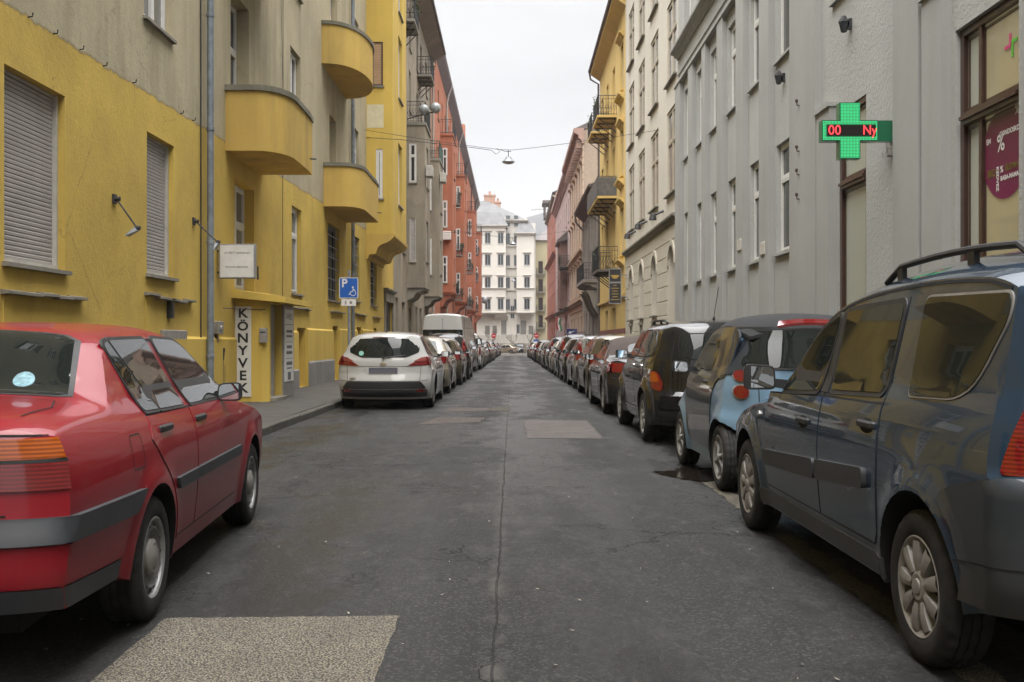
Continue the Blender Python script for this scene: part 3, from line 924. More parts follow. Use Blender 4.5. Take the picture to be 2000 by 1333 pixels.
M['yellow_b'] = stucco('ochre_balcony_render', (0.57, 0.385, 0.10), dirt=(0.15, 0.125, 0.07), streak=0.75, var=0.10, grain=60, bump=0.4)
M['moss_stone'] = stucco('mossy_coping', (0.20, 0.185, 0.145), dirt=(0.05, 0.06, 0.02), streak=0.8, var=0.35, grain=40)
round_balcony(18.4, 21.1, 4.82, 5.93, 1.1)
round_balcony(28.0, 31.9, 5.09, 6.22, 1.05)
round_balcony(27.7, 31.8, 9.03, 10.12, 1.1, full_round=True)
round_balcony(18.4, 21.1, 8.7, 9.8, 1.1)

# bay over the far end, on a curved bracket
BX = -4.34; bays0, bays1 = 36.2, 40.8
NF = near_face(bays0); BW = left_wall(BX)
w_nar = (-4.95, -4.70, 6.48, 8.28, .12); w_tan = (-5.09, -4.69, 10.58, 12.18, .1)
mb = MB()
facade(mb, NF, XL, BX, 5.2, 16.5, [w_nar, w_tan])
sw1 = (38.0, 39.3, 6.5, 8.9, .22); sw2 = (38.0, 39.3, 10.6, 13.0, .22)
facade(mb, BW, bays0, bays1, 5.2, 16.5, [sw1, sw2, (38.0, 39.3, 13.9, 15.9, .2)])
facade(mb, Fr((0, bays1), (1, 0), (0, 1)), XL, BX, 5.2, 16.5)
mb.quad((XL, bays0, 16.5), (BX, bays0, 16.5), (BX, bays1, 16.5), (XL, bays1, 16.5))
mb.quad((BX - .6, bays0 + .3, 5.2), (BX, bays0, 5.2), (BX, bays1, 5.2), (BX - .6, bays1 - .3, 5.2))
bay = B.part('bay', mb, M['yellow'])
add_window(B, NF, *w_nar[:4], dep=.1, style='single', light=False); shutter_window(B, NF, *w_tan[:4], dep=.09, frame='brown', slat='slat_tan', pitch=.06)
add_window(B, BW, *sw1[:4], dep=.2, style='double', light=True); add_window(B, BW, *sw2[:4], dep=.2, style='double', light=True)
add_window(B, BW, 38.0, 39.3, 13.9, 15.9, dep=.18)
mb = MB()
prof = [(-.02, 5.2), (1.02, 5.2), (1.02, 5.12), (.97, 5.05), (.88, 4.96), (.74, 4.88), (.58, 4.83), (.48, 4.77), (.41, 4.68), (.37, 4.56), (.33, 4.47), (.10, 4.44), (.06, 4.3), (-.02, 4.28)]
fprofile(mb, LW, bays0, bays1, prof); B.part('bay_bracket', mb, M['yellow_b'])
pb = MB(); fbox(pb, NF, -5.28, -4.67, 9.05, 9.9, -.02, .006); B.part('plaster_patch', pb, plain('pale_plaster', (0.60, 0.54, 0.36), 0.9, var=.08))

# bookshop doorway: block with a slanting canopy
EX = -4.66; e0, e1 = 19.0, 21.15
EF = near_face(e0); ES = left_wall(EX)
mb = MB()
facade(mb, EF, XL + .0, EX - .12, .0, 2.2)
facade(mb, ES, e0 + .12, e1, .0, 2.2, [(19.24, 20.16, .16, 2.02, .28)])
mb.quad((EX - .12, e0, 0), (EX, e0 + .12, 0), (EX, e0 + .12, 2.2), (EX - .12, e0, 2.2))
facade(mb, Fr((0, e1), (1, 0), (0, 1)), XL, EX, 0, 2.2)
B.part('porch', mb, M['yellow'])
mb = MB()
v = [(XL - .02, 18.78, 2.12), (-4.30, 18.9, 2.03), (-4.28, 21.5, 2.02), (XL - .02, 21.6, 2.12), (XL - .02, 18.78, 2.28), (-4.30, 18.9, 2.13), (-4.28, 21.5, 2.12), (XL - .02, 21.6, 2.34)]
mb.add(v, [(0, 3, 2, 1), (4, 5, 6, 7), (0, 1, 5, 4), (1, 2, 6, 5), (2, 3, 7, 6), (3, 0, 4, 7)])
B.part('canopy', mb, M['yellow'])
M['peel'] = stucco('peeling_door_paint', (0.40, 0.37, 0.32), dirt=(0.11, 0.045, 0.03), streak=.9, var=0.35, grain=25, patch=.5)
mb = MB(); fbox(mb, ES, 19.26, 20.0, .17, 2.0, -.16, -.11); d1 = B.part('door', mb, M['peel'])
for k in range(2):
    kb = MB(); fbox(kb, ES, 19.34, 19.92, .3 + .85 * k, 1.02 + .85 * k, -.112, -.10); kb.build('panel', M['peel'], d1, None)
mb = MB(); fbox(mb, ES, 20.17, 21.12, .15, 2.03, -.02, .03); B.part('board_panel', mb, M['silver_dull'])
mb = MB(); fbox(mb, ES, 19.2, 20.2, .14, .2, -.28, .12); B.part('doorstep', mb, M['stone'])

# downpipes
downpipe(B, -5.18, 17.1, .14, 17.0, .06)
downpipe(B, -5.2, 32.55, .14, 17.0, .06)
# slim cable and lightning wire on the wall
mb = MB()
mb.tube([LW.P(22.92, .2, .02), LW.P(22.92, 4.5, .02), LW.P(22.97, 6.5, .02), LW.P(22.92, 15, .02)], .006, 4)
mb.tube([LW.P(23.0, 6.6, .02), LW.P(22.75, 9.2, .02), LW.P(22.8, 15, .02)], .004, 4)
mb.tube([(XL + .02, 18.2, 1.9), (-4.8, 18.98, 1.9), (-4.7, 18.98, 1.9)], .008, 4)
mb.tube([LW.P(16.9, .2, .02), LW.P(16.9, 4.2, .02), LW.P(16.88, 9, .02), LW.P(16.9, 17, .02)], .012, 4)
B.part('wall_cable', mb, M['black'])

for i, (y, dz) in enumerate(((10.9, .01), (11.5, .0), (12.9, -.01), (13.9, .01), (15.9, .0), (16.5, .01), (12.2, .01))):
    hb = MB(); z = 4.62 + .0196 * y + dz; hb.tube([LW.P(y, z, -.01), LW.P(y, z + .01, .05), LW.P(y, z + .05, .055)], .008, 5); B.part('wall_hook', hb, M['iron'])
# wall fittings
def fitting(name, label, cat, Y, z, mb, mats, group=None, X=XL):
    o = mb.build(name, mats, None, (X, Y, z)); tag(o, label, cat, group); return o
def spot_lamp(Y, z, tip, label, face):
    root = empty('wall_spotlight', (XL, Y, z)); tag(root, label, 'wall lamp', 'spotlights on thin arms on the ochre wall')
    mb = MB(); mb.box(-.005, .03, -.05, .05, -.06, .06); mb.tube([(.03, 0, 0), (.09, 0, 0)], .03, 8); mb.build('mount', M['iron'], root)
    mb = MB(); mb.tube([(.04, 0, 0), tip], .012, 8); mb.build('arm', M['iron'], root)
    mb = MB(); mb.tube([(tip[0] - .02, 0, tip[2]), (tip[0] + .045, 0, tip[2] - .01)], .03, 8); mb.build('knuckle', M['iron'], root)
    mb = MB(); t = Vector(tip); f = Vector(face)
    a = t + Vector((0, 0, -.02)); b = t + f
    s = Vector((0, 1, 0)) * .075
    n = f.cross(s).normalized() * .03
    mb.add([tuple(p) for p in (a - s * .5 - n, a + s * .5 - n, b + s, b - s, a - s * .5 + n, a + s * .5 + n, b + s + n * .3, b - s + n * .3)],
           [(0, 1, 2, 3), (4, 7, 6, 5), (0, 4, 5, 1), (1, 5, 6, 2), (2, 6, 7, 3), (3, 7, 4, 0)])
    mb.build('lamp_head', M['steel'], root)
    return root
spot_lamp(13.24, 3.19, (.31, 0, -.38), 'black spotlight on a thin arm between the two shuttered windows', (-.13, 0, -.11))
spot_lamp(16.55, 3.29, (.40, 0, -.34), 'black spotlight on a thin arm in front of the zinc downpipe, above the square sign', (-.04, 0, -.13))

mb = MB(); mb.box(-.01, .07, -.07, .07, -.16, .12); mb.box(-.01, .09, -.08, .08, .12, .145); mb.box(.07, .08, -.05, .05, -.12, .08)
fitting('wall_lamp', 'small black box lamp under the sagging ledge by the second shuttered window', 'wall lamp', 15.35, 1.81, mb, M['black'])
mb = MB(); mb.bbox(-.01, .05, -.55, .55, -.17, .17, .01); mb.box(.05, .055, -.45, .45, -.12, .12)
fitting('meter_cabinet', 'flat pale metal cabinet on the ochre wall behind the red car', 'cabinet', 15.55, 1.30, mb, M['silver_dull'])
mb = MB(); mb.bbox(-.01, .12, -.14, .14, -.11, .12, .012); mb.tube([(.05, 0, -.1), (.05, .0, -.26)], .02, 6); mb.lathe([(.0, .14), (.05, .135), (.055, .12)], 'x', (0, 0, 0), 10)
fitting('junction_box', 'grey electric junction box beside the downpipe near the bookshop doorway', 'junction box', 17.75, 1.53, mb, M['silver_dull'])
mb = MB(); mb.tube([(.04, 0, -.55), (.04, .0, .1)], .02, 6); mb.tube([(.04, .09, -.55), (.04, .09, .02)], .02, 6); mb.tube([(.04, 0, .1), (.06, 0, .32)], .026, 8)
fitting('standpipe', 'thin rusty standpipe at the foot of the ochre wall before the doorway', 'pipe', 18.1, .85, mb, M['trim'])
root = empty('mailbox', (EX - .075, e0, 1.42)); root.scale = (.7, .7, .75); tag(root, 'small grey metal letterbox on the porch corner beside the peeling door', 'letterbox')
mb = MB(); mb.bbox(-.1, .1, -.10, .005, -.2, .17, .008); mb.build('box', M['silver'], root)
mb = MB(); mb.box(-.075, .075, -.107, -.1, .05, .075); mb.build('slot', M['dark_gap'], root)
mb = MB(); mb.box(-.07, .07, -.105, -.1, -.15, 0); mb.build('door', M['silver_dull'], root)
mb = MB(); mb.box(-.005, .012, -.05, .05, -.14, .14); mb.box(.012, .014, -.035, .035, -.12, .12)
fitting('vent', 'narrow dark vent slot in the ochre wall right of the square sign', 'vent', 20.75, 2.72, mb, M['darkwood'])

# ------------------------------------------------------------------ taupe building with two bays
M['taupe'] = stucco('taupe_render', (0.33, 0.285, 0.22), dirt=(0.11, 0.095, 0.075), streak=0.85, var=0.22, grain=45, patch=.35)
B = Building('apartment_building', 'shabby taupe apartment house with two bays, iron balconies and a wide eave', XL, 55.0); b2 = B
T0, T1 = 44.5, 65.5
LW2 = left_wall(XL)
tops = [(y, y + 1.1, z, z + 2.1, .25) for y in (45.6, 48.2, 55.2, 57.4, 64.0) for z in (5.6, 9.3, 13.0, 16.4)] + [(45.3, 46.3, .6, 3.3, .3), (47.9, 49.3, .14, 3.2, .35), (54.6, 55.8, .8, 3.2, .3), (57.0, 58.4, .14, 3.2, .35), (63.8, 65, .8, 3.1, .3)]
tops2 = [(y, y + 1.1, z, z + 2.1, .25) for y in (51.2, 61.0) for z in (13.2, 16.4)] + [(51.0, 52.4, .7, 3.0, .3), (60.9, 62.2, .7, 3.0, .3)]
mb = MB(); facade(mb, LW2, T0, T1, -.4, 19.6, tops + tops2); mb.box(-17, XL - .45, T0 + .1, T1 - .1, -.4, 19.6)
mb.quad((XL - .46, T0, -.4), (XL, T0, -.4), (XL, T0, 19.6), (XL - .46, T0, 19.6))
B.part('wall', mb, M['taupe'])
for op in tops + tops2:
    if op[2] > .3: add_window(B, LW2, *op[:4], dep=.22, style='transom', frame='offwhite')
    else:
        db = MB(); fbox(db, LW2, op[0] + .01, op[1] - .01, .02, op[3] - .01, -.32, -.27); B.part('door', db, M['darkwood'])
for k, (y0, y1) in enumerate(((50.3, 53.4), (60.2, 63.3))):
    X0 = -4.4; nf, bw = near_face(y0), left_wall(X0)
    nops = [(-5.18, -4.86, 5.3, 7.5, .12), (-5.2, -4.82, 9.3, 11.3, .12)] if k == 0 else [(-5.2, -4.85, 5.3, 7.5, .12), (-5.18, -4.86, 9.2, 11.3, .12)]
    sop = [(y0 + .9, y0 + 2.1, 5.4, 7.5, .2), (y0 + .9, y0 + 2.1, 9.2, 11.3, .2)]
    mb = MB(); facade(mb, nf, XL, X0, 4.0, 12.2, nops); facade(mb, bw, y0, y1, 4.0, 12.2, sop); facade(mb, Fr((0, y1), (1, 0), (0, 1)), XL, X0, 4.0, 12.2)
    mb.quad((XL, y0, 4), (X0, y0, 4), (X0, y1, 4), (XL, y1, 4))
    B.part('bay', mb, M['taupe'])
    mb = MB(); fprofile(mb, LW2, y0 + .1, y1 - .1, [(-.02, 4.0), (.86, 4.0), (.8, 3.86), (.45, 3.75), (.3, 3.5), (-.02, 3.35)]); B.part('bay_bracket', mb, M['stone'])
    for j, op in enumerate(nops):
        if (k, j) == (0, 0): shutter_window(B, nf, *op[:4], dep=.1, frame='offwhite', pitch=.07)
        else: add_window(B, nf, *op[:4], dep=.1, style='transom')
    for op in sop: add_window(B, bw, *op[:4], dep=.18, style='transom')
    mb = MB(); mb.box(XL, X0 + .06, y0 - .06, y1 + .06, 12.2, 12.36); o = B.part('balcony_slab', mb, M['stone'])
    rb = MB(); railing(rb, [(XL, y0), (X0, y0), (X0, y1), (XL, y1)], 12.36, 1.05, .14); rb.build('railing', M['iron'] if k == 0 else plain('green_iron', (.05, .10, .08), .5), o)
for y in (47.0, 56.6):
    balcony_iron(B, LW2, y - 1, y + 1.2, 16.2, out=.8, plants=2, seed=int(y))
# eave with boarded soffit, gutter and roof
mb = MB(); mb.prism([(XL - .02, 19.5), (-4.48, 20.1), (-4.44, 20.25), (XL - .02, 20.3)], 'y', T0 - .2, T1); B.part('eave', mb, stucco('old_eave_boards', (.21, .165, .125), streak=.5, var=.3))
mb = MB(); mb.tube([(-4.42, T0 - .3, 20.2), (-4.42, T1 + .1, 20.2)], .09, 8); B.part('gutter', mb, M['tin'])
mb = MB(); mb.prism([(-4.45, 20.3), (-17, 20.3), (-11, 24)], 'y', T0, T1); B.part('roof', mb, M['tin'])
for (y, z) in ((50.2, 9.6), (60.1, 10.9)):                              # air conditioners by the bays
    mb = MB(); mb.bbox(XL + .95, XL + 1.30, y - .1, y + .7, z, z + .55, .02); mb.lathe([(.0, XL + 1.305), (.2, XL + 1.31)], 'x', (0, y + .3, z + .27), 12)
    B.part('air_conditioner', mb, M['offwhite'])
# pair of globe lamps on a bracket
root = empty('globe_lamp', (-4.38, 49.0, 12.6)); tag(root, 'pair of white globe lamps beside the iron balcony of the taupe house', 'globe lamp')
mb = MB(); mb.tube([(-.9, 1.25, -.1), (0.1, .0, -.1), (.65, -.3, -.1)], .03, 6); mb.build('bracket', M['iron'], root)
gm = plain('opal_glass', (0.27, 0.29, 0.29), 0.25, coat=.3)
for dx, dy, r in ((.04, 0, .24), (.64, -.3, .26)):
    mb = MB(); mb.lathe([(max(.001, r * math.sin(math.pi * k / 14)), -r * math.cos(math.pi * k / 14) + .1) for k in range(15)], 'z', (dx, dy, 0), 20); mb.build('globe', gm, root)

# ------------------------------------------------------------------ long brick-red building
M['redwall'] = stucco('terracotta_render', (0.44, 0.165, 0.092), dirt=(0.15, 0.05, 0.03), streak=0.4, var=0.13, grain=40)
B = Building('apartment_building', 'terracotta red apartment house with a row of bays, flowered balconies and a broad brown eave', XL, 100.0); b3 = B
T0, T1 = 65.5, 150.0
rops = [(y, y + 1.2, z, z + 2.1, .22) for y in range(67, 149, 4) for z in (5.4, 9.4, 13.2, 17.2) if not any(a - 1.3 < y < a + 4.5 and z < 17 for a in (73.7, 92, 117, 140))]
rops += [(y, y + 1.5, .3, 2.9, .3) for y in range(67, 149, 5)]
mb = MB(); facade(mb, LW2, T0, T1, -1, 21.4, rops); mb.box(-17, XL - .35, T0 + .1, T1, -1, 21.4); B.part('wall', mb, M['redwall'])
for op in rops: add_window(B, LW2, *op[:4], dep=.2, style='transom')
for k, (y0, wd) in enumerate(((73.7, 4.5), (92.0, 4.5), (117.0, 4.5), (140.0, 4.5))):
    y1 = y0 + wd; X0 = -4.4; nf, bw = near_face(y0), left_wall(X0)
    nops = [(-5.16, -4.78, z, z + 2.0, .1) for z in (5.6, 9.7, 13.6)]
    sop = [(y0 + 1.5, y0 + 2.8, z, z + 2.0, .2) for z in (5.6, 9.7, 13.6)]
    mb = MB(); facade(mb, nf, XL, X0, 4.7, 16.5, nops); facade(mb, bw, y0, y1, 4.7, 16.5, sop); facade(mb, Fr((0, y1), (1, 0), (0, 1)), XL, X0, 4.7, 16.5)
    mb.quad((XL, y0, 4.7), (X0, y0, 4.7), (X0, y1, 4.7), (XL, y1, 4.7)); mb.quad((XL, y0, 16.5), (X0, y0, 16.5), (X0, y1, 16.5), (XL, y1, 16.5))
    B.part('bay', mb, M['redwall'])
    mb = MB(); fprofile(mb, LW2, y0 + .1, y1 - .1, [(-.02, 4.7), (.86, 4.7), (.8, 4.5), (.4, 4.3), (.2, 3.9), (-.02, 3.8)]); B.part('bay_bracket', mb, M['redwall'])
    mb = MB(); cornice(mb, nf, XL, X0 + .12, 4.72, .12, .25); cornice(mb, bw, y0 - .1, y1, 4.722, .12, .25); B.part('bay_moulding', mb, M['redwall'])
    for op in nops: add_window(B, nf, *op[:4], dep=.08, style='transom')
    for op in sop: add_window(B, bw, *op[:4], dep=.18, style='transom')
    if k == 0:
        mb = MB(); mb.bbox(-5.28, -4.5, y0 - .4, y0 - .02, 8.75, 9.4, .03); B.part('air_conditioner', mb, M['white'])
    mb = MB(); mb.box(XL, X0 + .06, y0 - .1, y1 + .06, 16.5, 16.66); o = B.part('balcony_slab', mb, M['redwall'])
    rb = MB(); railing(rb, [(XL, y0), (X0, y0), (X0, y1), (XL, y1)], 16.66, 1.05, .16, scroll=False); rb.build('railing', M['iron'], o)
for y, z, pl in ((88.6, 5.0, 2), (88.6, 9.0, 6), (80.5, 5.0, 3), (84.6, 13.0, 3), (106, 5, 4), (106, 9, 4), (106, 13, 4), (112, 5, 4), (112, 9, 3), (128, 5, 5), (128, 9, 4), (134, 13, 3)):
    balcony_iron(B, LW2, y, y + 1.6, z, out=.85, plants=pl, seed=int(y + z), h=.95, brackets=0)
mb = MB(); mb.prism([(XL - .02, 20.9), (-4.85, 21.7), (-4.8, 22.0), (XL - .02, 22.1)], 'y', T0 + .1, T1); B.part('eave', mb, M['eave_brown'])
mb = MB(); mb.prism([(-4.8, 22.0), (-17, 22.0), (-11, 26)], 'y', T0 + .1, T1); B.part('roof', mb, M['tin'])
for y in (66, 80, 98, 112, 128, 142):
    mb = MB(); mb.tube([(-4.83, y, 21.8), (-5.1, y, 21.0), (-5.22, y, 20.4), (-5.22, y, .2)], .07, 8); B.part('downpipe', mb, M['offwhite'] if y < 100 else M['tin'])
for y in (82.0, 118):
    mb = MB(); mb.box(-8, -5.6, y, y + 1.6, 22, 27.0 if y > 100 else 25); B.part('chimney', mb, M['redwall'])
mb = MB(); mb.lathe([(.02, -.05), (.35, .02), (.52, .12), (.5, .1), (.3, .0), (.02, -.07)], 'y', (-4.0, 146, 7.3), 16); mb.tube([(-4.42, 146, 7.2), (-4.0, 146, 7.2)], .04, 6)
mb.build('satellite_dish', M['steel']); tag(COL.objects['satellite_dish'], 'grey satellite dish on the far end of the terracotta building', 'satellite dish')
# ================================================================== right side of the street
XR = 5.3
RW = right_wall(XR)
M['grey'] = stucco('grey_render', (0.405, 0.408, 0.39), dirt=(0.21, 0.208, 0.195), streak=0.25, var=0.08, grain=42, bump=1.0)
M['grey_smooth'] = stucco('grey_smooth_render', (0.348, 0.348, 0.332), dirt=(0.17, 0.165, 0.155), streak=0.3, var=0.06, grain=40, bump=0.15)  # smooth render; its darker tone paints in the shading contrast of the pilasters
B = Building('apartment_building', 'plain grey rendered building with pilaster strips and a pharmacy window', XR, 20.0); g1 = B
cols = [(29.4, 30.6), (27.3, 28.5), (25.3, 26.55), (23.15, 24.4), (20.98, 22.15), (18.77, 19.95)]
pharm = (10.41, 11.90, .75, 5.0, .16); shop = (14.9, 16.15, .75, 5.0, .12)
lo = [(a, b, 3.03, 5.20, .32) for a, b in cols]
hi = [(a, b, 6.86, 8.95, .32) for a, b in cols] + [(15.25, 16.4, 6.86, 8.95, .32), (11.2, 12.4, 6.86, 8.95, .32), (7.0, 8.2, 6.86, 8.95, .32)]
h3 = [(a, b, z, z + 2.1, .3) for a, b in cols + [(15.25, 16.4), (11.2, 12.4), (7, 8.2)] for z in (10.75, 14.3)]
bk = [(y, y + 1.3, z, z + 2.1, .3) for y in (-22, -18, -14, -10, -6, -2, 2) for z in (3.0, 6.86, 10.75, 14.3)]
mb = MB(); facade(mb, RW, -26, 31.7, -.3, 17.2, lo + hi + h3 + bk + [pharm, shop])
mb.box(XR + .45, 17, -26, 31.6, -.3, 17.2)
mb.quad((XR, 31.7, -.3), (XR + .46, 31.7, -.3), (XR + .46, 31.7, 17.2), (XR, 31.7, 17.2)); mb.quad((XR, -26, 17.2), (XR, 31.7, 17.2), (XR + .5, 31.7, 17.2), (XR + .5, -26, 17.2))
B.part('wall', mb, M['grey'])
cb = MB(); cornice(cb, RW, -26, 31.7, 17.2, .7, .6); B.part('cornice', cb, M['grey_smooth'])
mb = MB(); mb.prism([(XR - .6, 17.8), (XR + 11.6, 17.8), (XR + 5.5, 21.5)], 'y', -26, 31.7); B.part('roof', mb, M['tin'])
for i, op in enumerate(lo): add_window(B, RW, *op[:4], dep=.17, style='transom', sill='grey_smooth', light=False)
for i, op in enumerate(hi): add_window(B, RW, *op[:4], dep=.17, style='transom' if i < 6 else 'single', sill='grey_smooth', light=i % 3 == 0)
for op in h3 + bk: add_window(B, RW, *op[:4], dep=.24, style='transom', sill='grey_smooth')
# pilaster strips with flat margins, one object each
for a, b in ((28.62, 29.28), (26.67, 27.18), (24.52, 25.18), (22.27, 23.03), (20.07, 20.86), (30.72, 31.6)):
    mb = MB(); fbox(mb, RW, a, b, 0, 9.3, -.02, .13); B.part('pilaster', mb, M['grey_smooth'])
for a, b, z in ((17.0, 18.6, 9.3), (16.25, 16.95, 5.15), (12.7, 13.55, 9.3), (12.0, 12.6, 5.6), (8.6, 10.1, 9.3)):
    mb = MB(); fbox(mb, RW, a, b, 0, z, -.02, .12); 
    if z < 6: fbox(mb, RW, a - .03, b + .03, z - .02, z + .05, -.02, .16)
    B.part('pilaster', mb, M['grey_smooth'])
mb = MB(); cornice(mb, RW, -26, 31.7, 10.22, .28, .26); B.part('string_course', mb, M['grey_smooth'])
mb = MB(); fprofile(mb, RW, -26, 31.7, [(-.02, 9.3), (.16, 9.3), (.16, 9.36), (.06, 9.42), (-.02, 9.44)]); B.part('string_course', mb, M['grey_smooth'])
mb = MB(); fprofile(mb, RW, -26, 31.7, [(-.02, 9.72), (.04, 9.72), (.04, 9.78), (-.02, 9.8)]); B.part('string_course', mb, M['grey_smooth'])
mb = MB(); fbox(mb, RW, 18.8, 20.0, 1.42, 1.68, -.02, .01); fbox(mb, RW, 18.7, 20.1, 1.68, 1.73, -.02, .05); B.part('cellar_vent', mb, M['brown'])

# brown-framed shop windows
M['shop_glass'] = glass_mat('shop_glass', (0.22, 0.20, 0.125), 0.03, 1.5)
for n_ in M['shop_glass'].node_tree.nodes:
    if n_.type == 'BSDF_PRINCIPLED': n_.inputs['Emission Color'].default_value = (1, .82, .48, 1); n_.inputs['Emission Strength'].default_value = .03      # pane colour and glow stand in for the lit shop inside
M['shop_glass_grey'] = glass_mat('frosted_shop_glass', (0.36, 0.37, 0.31), 0.12, 1.5)
def shop_window(op, posts, tr, panes):
    s0, s1, z0, z1, d = op
    mb = MB(); D0, D1 = -d + .01, -d + .10
    fbox(mb, RW, s0, s0 + .07, z0, z1, D0, D1); fbox(mb, RW, s1 - .09, s1, z0, z1, D0, D1)
    fbox(mb, RW, s0 + .07, s1 - .09, z1 - .09, z1, D0, D1); fbox(mb, RW, s0 + .07, s1 - .09, z0, z0 + .1, D0, D1)
    fbox(mb, RW, s0 + .07, s1 - .09, tr - .07, tr + .07, D0, D1 + .03); fbox(mb, RW, s0 + .07, s1 - .09, tr - .015, tr + .03, D1 + .03, D1 + .06)
    for p in posts: fbox(mb, RW, p - .035, p + .035, z0 + .1, tr - .07, D0 + .005, D1 - .01); fbox(mb, RW, p - .035, p + .035, tr + .07, z1 - .09, D0 + .005, D1 - .01)
    o = B.part('window', mb, M['brown'])
    xs = [s0 + .07] + list(posts) + [s1 - .09]
    i = 0
    for a, b in zip(xs, xs[1:]):
        for c, e in ((z0 + .1, tr - .07), (tr + .07, z1 - .09)):
            pb = MB(); fbox(pb, RW, a, b, c, e, -d + .035, -d + .045); q = pb.build('pane', M[panes[i % len(panes)]], o, None)
            i += 1
            ib = MB(); fbox(ib, RW, a + .03, b - .03, c + .03, c + .06, -d + .045, -d + .06); fbox(ib, RW, a + .03, b - .03, e - .06, e - .03, -d + .045, -d + .06)
            fbox(ib, RW, a + .03 + (a != xs[0]) * .02, a + .06 + (a != xs[0]) * .02, c + .06, e - .06, -d + .045, -d + .06); fbox(ib, RW, b - .06, b - .04, c + .06, e - .06, -d + .045, -d + .06)
            ib.build('glazing_bar', M['brown'], q)
    return o
pw_ = shop_window(pharm, [11.42], 3.92, ['shop_glass', 'shop_glass', 'shop_glass_grey', 'shop_glass_grey'])
shop_window(shop, [], 3.80, ['shop_glass_grey', 'shop_glass_grey'])

# ------------------------------------------------------------------ flat lettering
FONT_CACHE = {}
def text_mesh(s, size=1.0, align='CENTER', bold=0.0, depth=0.0):
    cu = bpy.data.curves.new('lettering', 'FONT'); cu.body = s; cu.size = size; cu.align_x = align; cu.align_y = 'CENTER'
    cu.offset = bold; cu.extrude = depth; cu.resolution_u = 3
    ob = bpy.data.objects.new('lettering', cu); COL.objects.link(ob)
    bpy.context.view_layer.update()
    me = bpy.data.meshes.new_from_object(ob.evaluated_get(bpy.context.evaluated_depsgraph_get()))
    bpy.data.objects.remove(ob); bpy.data.curves.remove(cu)
    return me
def text_on(s, parent, loc, size, mat, rot=(R(90), 0, 0), bold=0.0, name='lettering', sx=1.0, align='CENTER'):
    me = text_mesh(s, size, align, bold); me.materials.clear(); me.materials.append(mat)
    o = link(name, me, parent, loc); o.rotation_euler = rot; o.scale = (sx, 1, 1)
    return o
INK = plain('sign_ink', (0.012, 0.012, 0.013), 0.5)
WHITE_INK = plain('white_print', (0.62, 0.60, 0.58), 0.5)
OLIVE_INK = plain('olive_print', (0.14, 0.12, 0.012), 0.5)
ROSE_INK = plain('rose_print', (0.33, 0.03, 0.06), 0.5)

# round advert stuck inside the pharmacy pane
disc = empty('window_poster', (XR + .105, 10.9, 3.38)); tag(disc, 'round purple advert with white and olive words behind the pharmacy glass', 'poster')
mb = MB(); n = 40
pts = []
for k in range(n):
    a = 2 * math.pi * k / n; y = .52 * math.cos(a); z = .52 * math.sin(a)
    pts.append((0.0, min(.47, max(-.37, y)), min(.46, z)))
mb.add(pts, [tuple(range(n))])
mb.add([(-.004, p[1], p[2]) for p in pts], [tuple(range(n))])
PUR = NT('purple_print'); zc = PUR.xyz()[2]
PUR.set(Base_Color=PUR.mix(PUR.rng(zc, -.5, .45), (0.15, 0.006, 0.06), (0.10, 0.012, 0.03)), Roughness=.4); mb.build('disc', PUR.mat, disc)
RT = (R(90), 0, R(-90))
for s, y, z, sz, mt, rot in (('%', .09, .10, .26, WHITE_INK, 0), ('GONDOSKODÁS', -.17, .20, .075, WHITE_INK, 0), ('EM', .37, .17, .085, WHITE_INK, 0), ('%', -.27, .40, .16, WHITE_INK, 0),
                             ('BIO', .30, -.20, .12, OLIVE_INK, 0), ('ÉLETMÓD', -.20, -.19, .085, OLIVE_INK, 0), ('%', .07, -.19, .10, WHITE_INK, 0), ('BABA-MAMA', -.10, -.29, .07, WHITE_INK, 0),
                             ('KEDVEZ', .165, -.28, .075, WHITE_INK, 1)):
    text_on(s, disc, (-.009, y, z), sz, mt, RT if not rot else (R(90), R(90), R(-90)), bold=.003)
sig = empty('window_emblem', (XR + .108, 10.78, 4.52)); tag(sig, 'small pink and green pharmacy cross in the upper pane of the brown window', 'emblem')
mb = MB(); mb.box(-.004, .001, .005, .045, -.03, .12); mb.box(-.0045, .0005, .005, .14, -.035, .005); mb.build('pink_arms', plain('pink_print', (.55, .05, .18), .5), sig)
mb = MB(); mb.box(-.004, .001, -.045, -.005, -.15, .0); mb.box(-.0045, .0005, -.13, -.005, .0, .04); mb.build('green_arms', plain('green_print', (.10, .42, .04), .5), sig)

# ------------------------------------------------------------------ pharmacy cross, facing down the street
GREEN_HULL = plain('green_housing', (0.01, 0.13, 0.06), 0.35, coat=.5)
LEDG = NT('green_led'); LEDG.set(Base_Color=(0.02, 0.5, 0.18), Emission_Color=(0.10, 1.0, 0.36), Emission_Strength=0.30)
LEDR = NT('red_led'); LEDR.set(Base_Color=(0.5, 0.02, 0.03), Emission_Color=(1.0, 0.06, 0.07), Emission_Strength=0.4)
LEDP = NT('led_panel'); LEDP.set(Base_Color=(0.012, 0.06, 0.03), Roughness=.5, Emission_Color=(0.02, 0.40, 0.13), Emission_Strength=0.16)
YC = 13.8; kx = YC / FPX
cx0, cx1, cz0, cz1 = 604, 714, 202, 309
def cxz(px, py): return ((px - 660) * kx, (255.5 - py) * kx)
ph = empty('pharmacy_cross', (660 * kx, YC, EYE + (666.5 - 255.5) * kx)); tag(ph, 'lit green pharmacy cross with red running letters on the grey wall', 'pharmacy sign')
a, c = 20.5 * kx, 55 * kx
mb = MB()
plus = [(-a, -c), (a, -c), (a, -a), (c, -a), (c, a), (a, a), (a, c), (-a, c), (-a, a), (-c, a), (-c, -a), (-a, -a)]
mb.prism(plus, 'y', 0, .14); mb.build('housing', GREEN_HULL, ph)
mb = MB(); q = .018
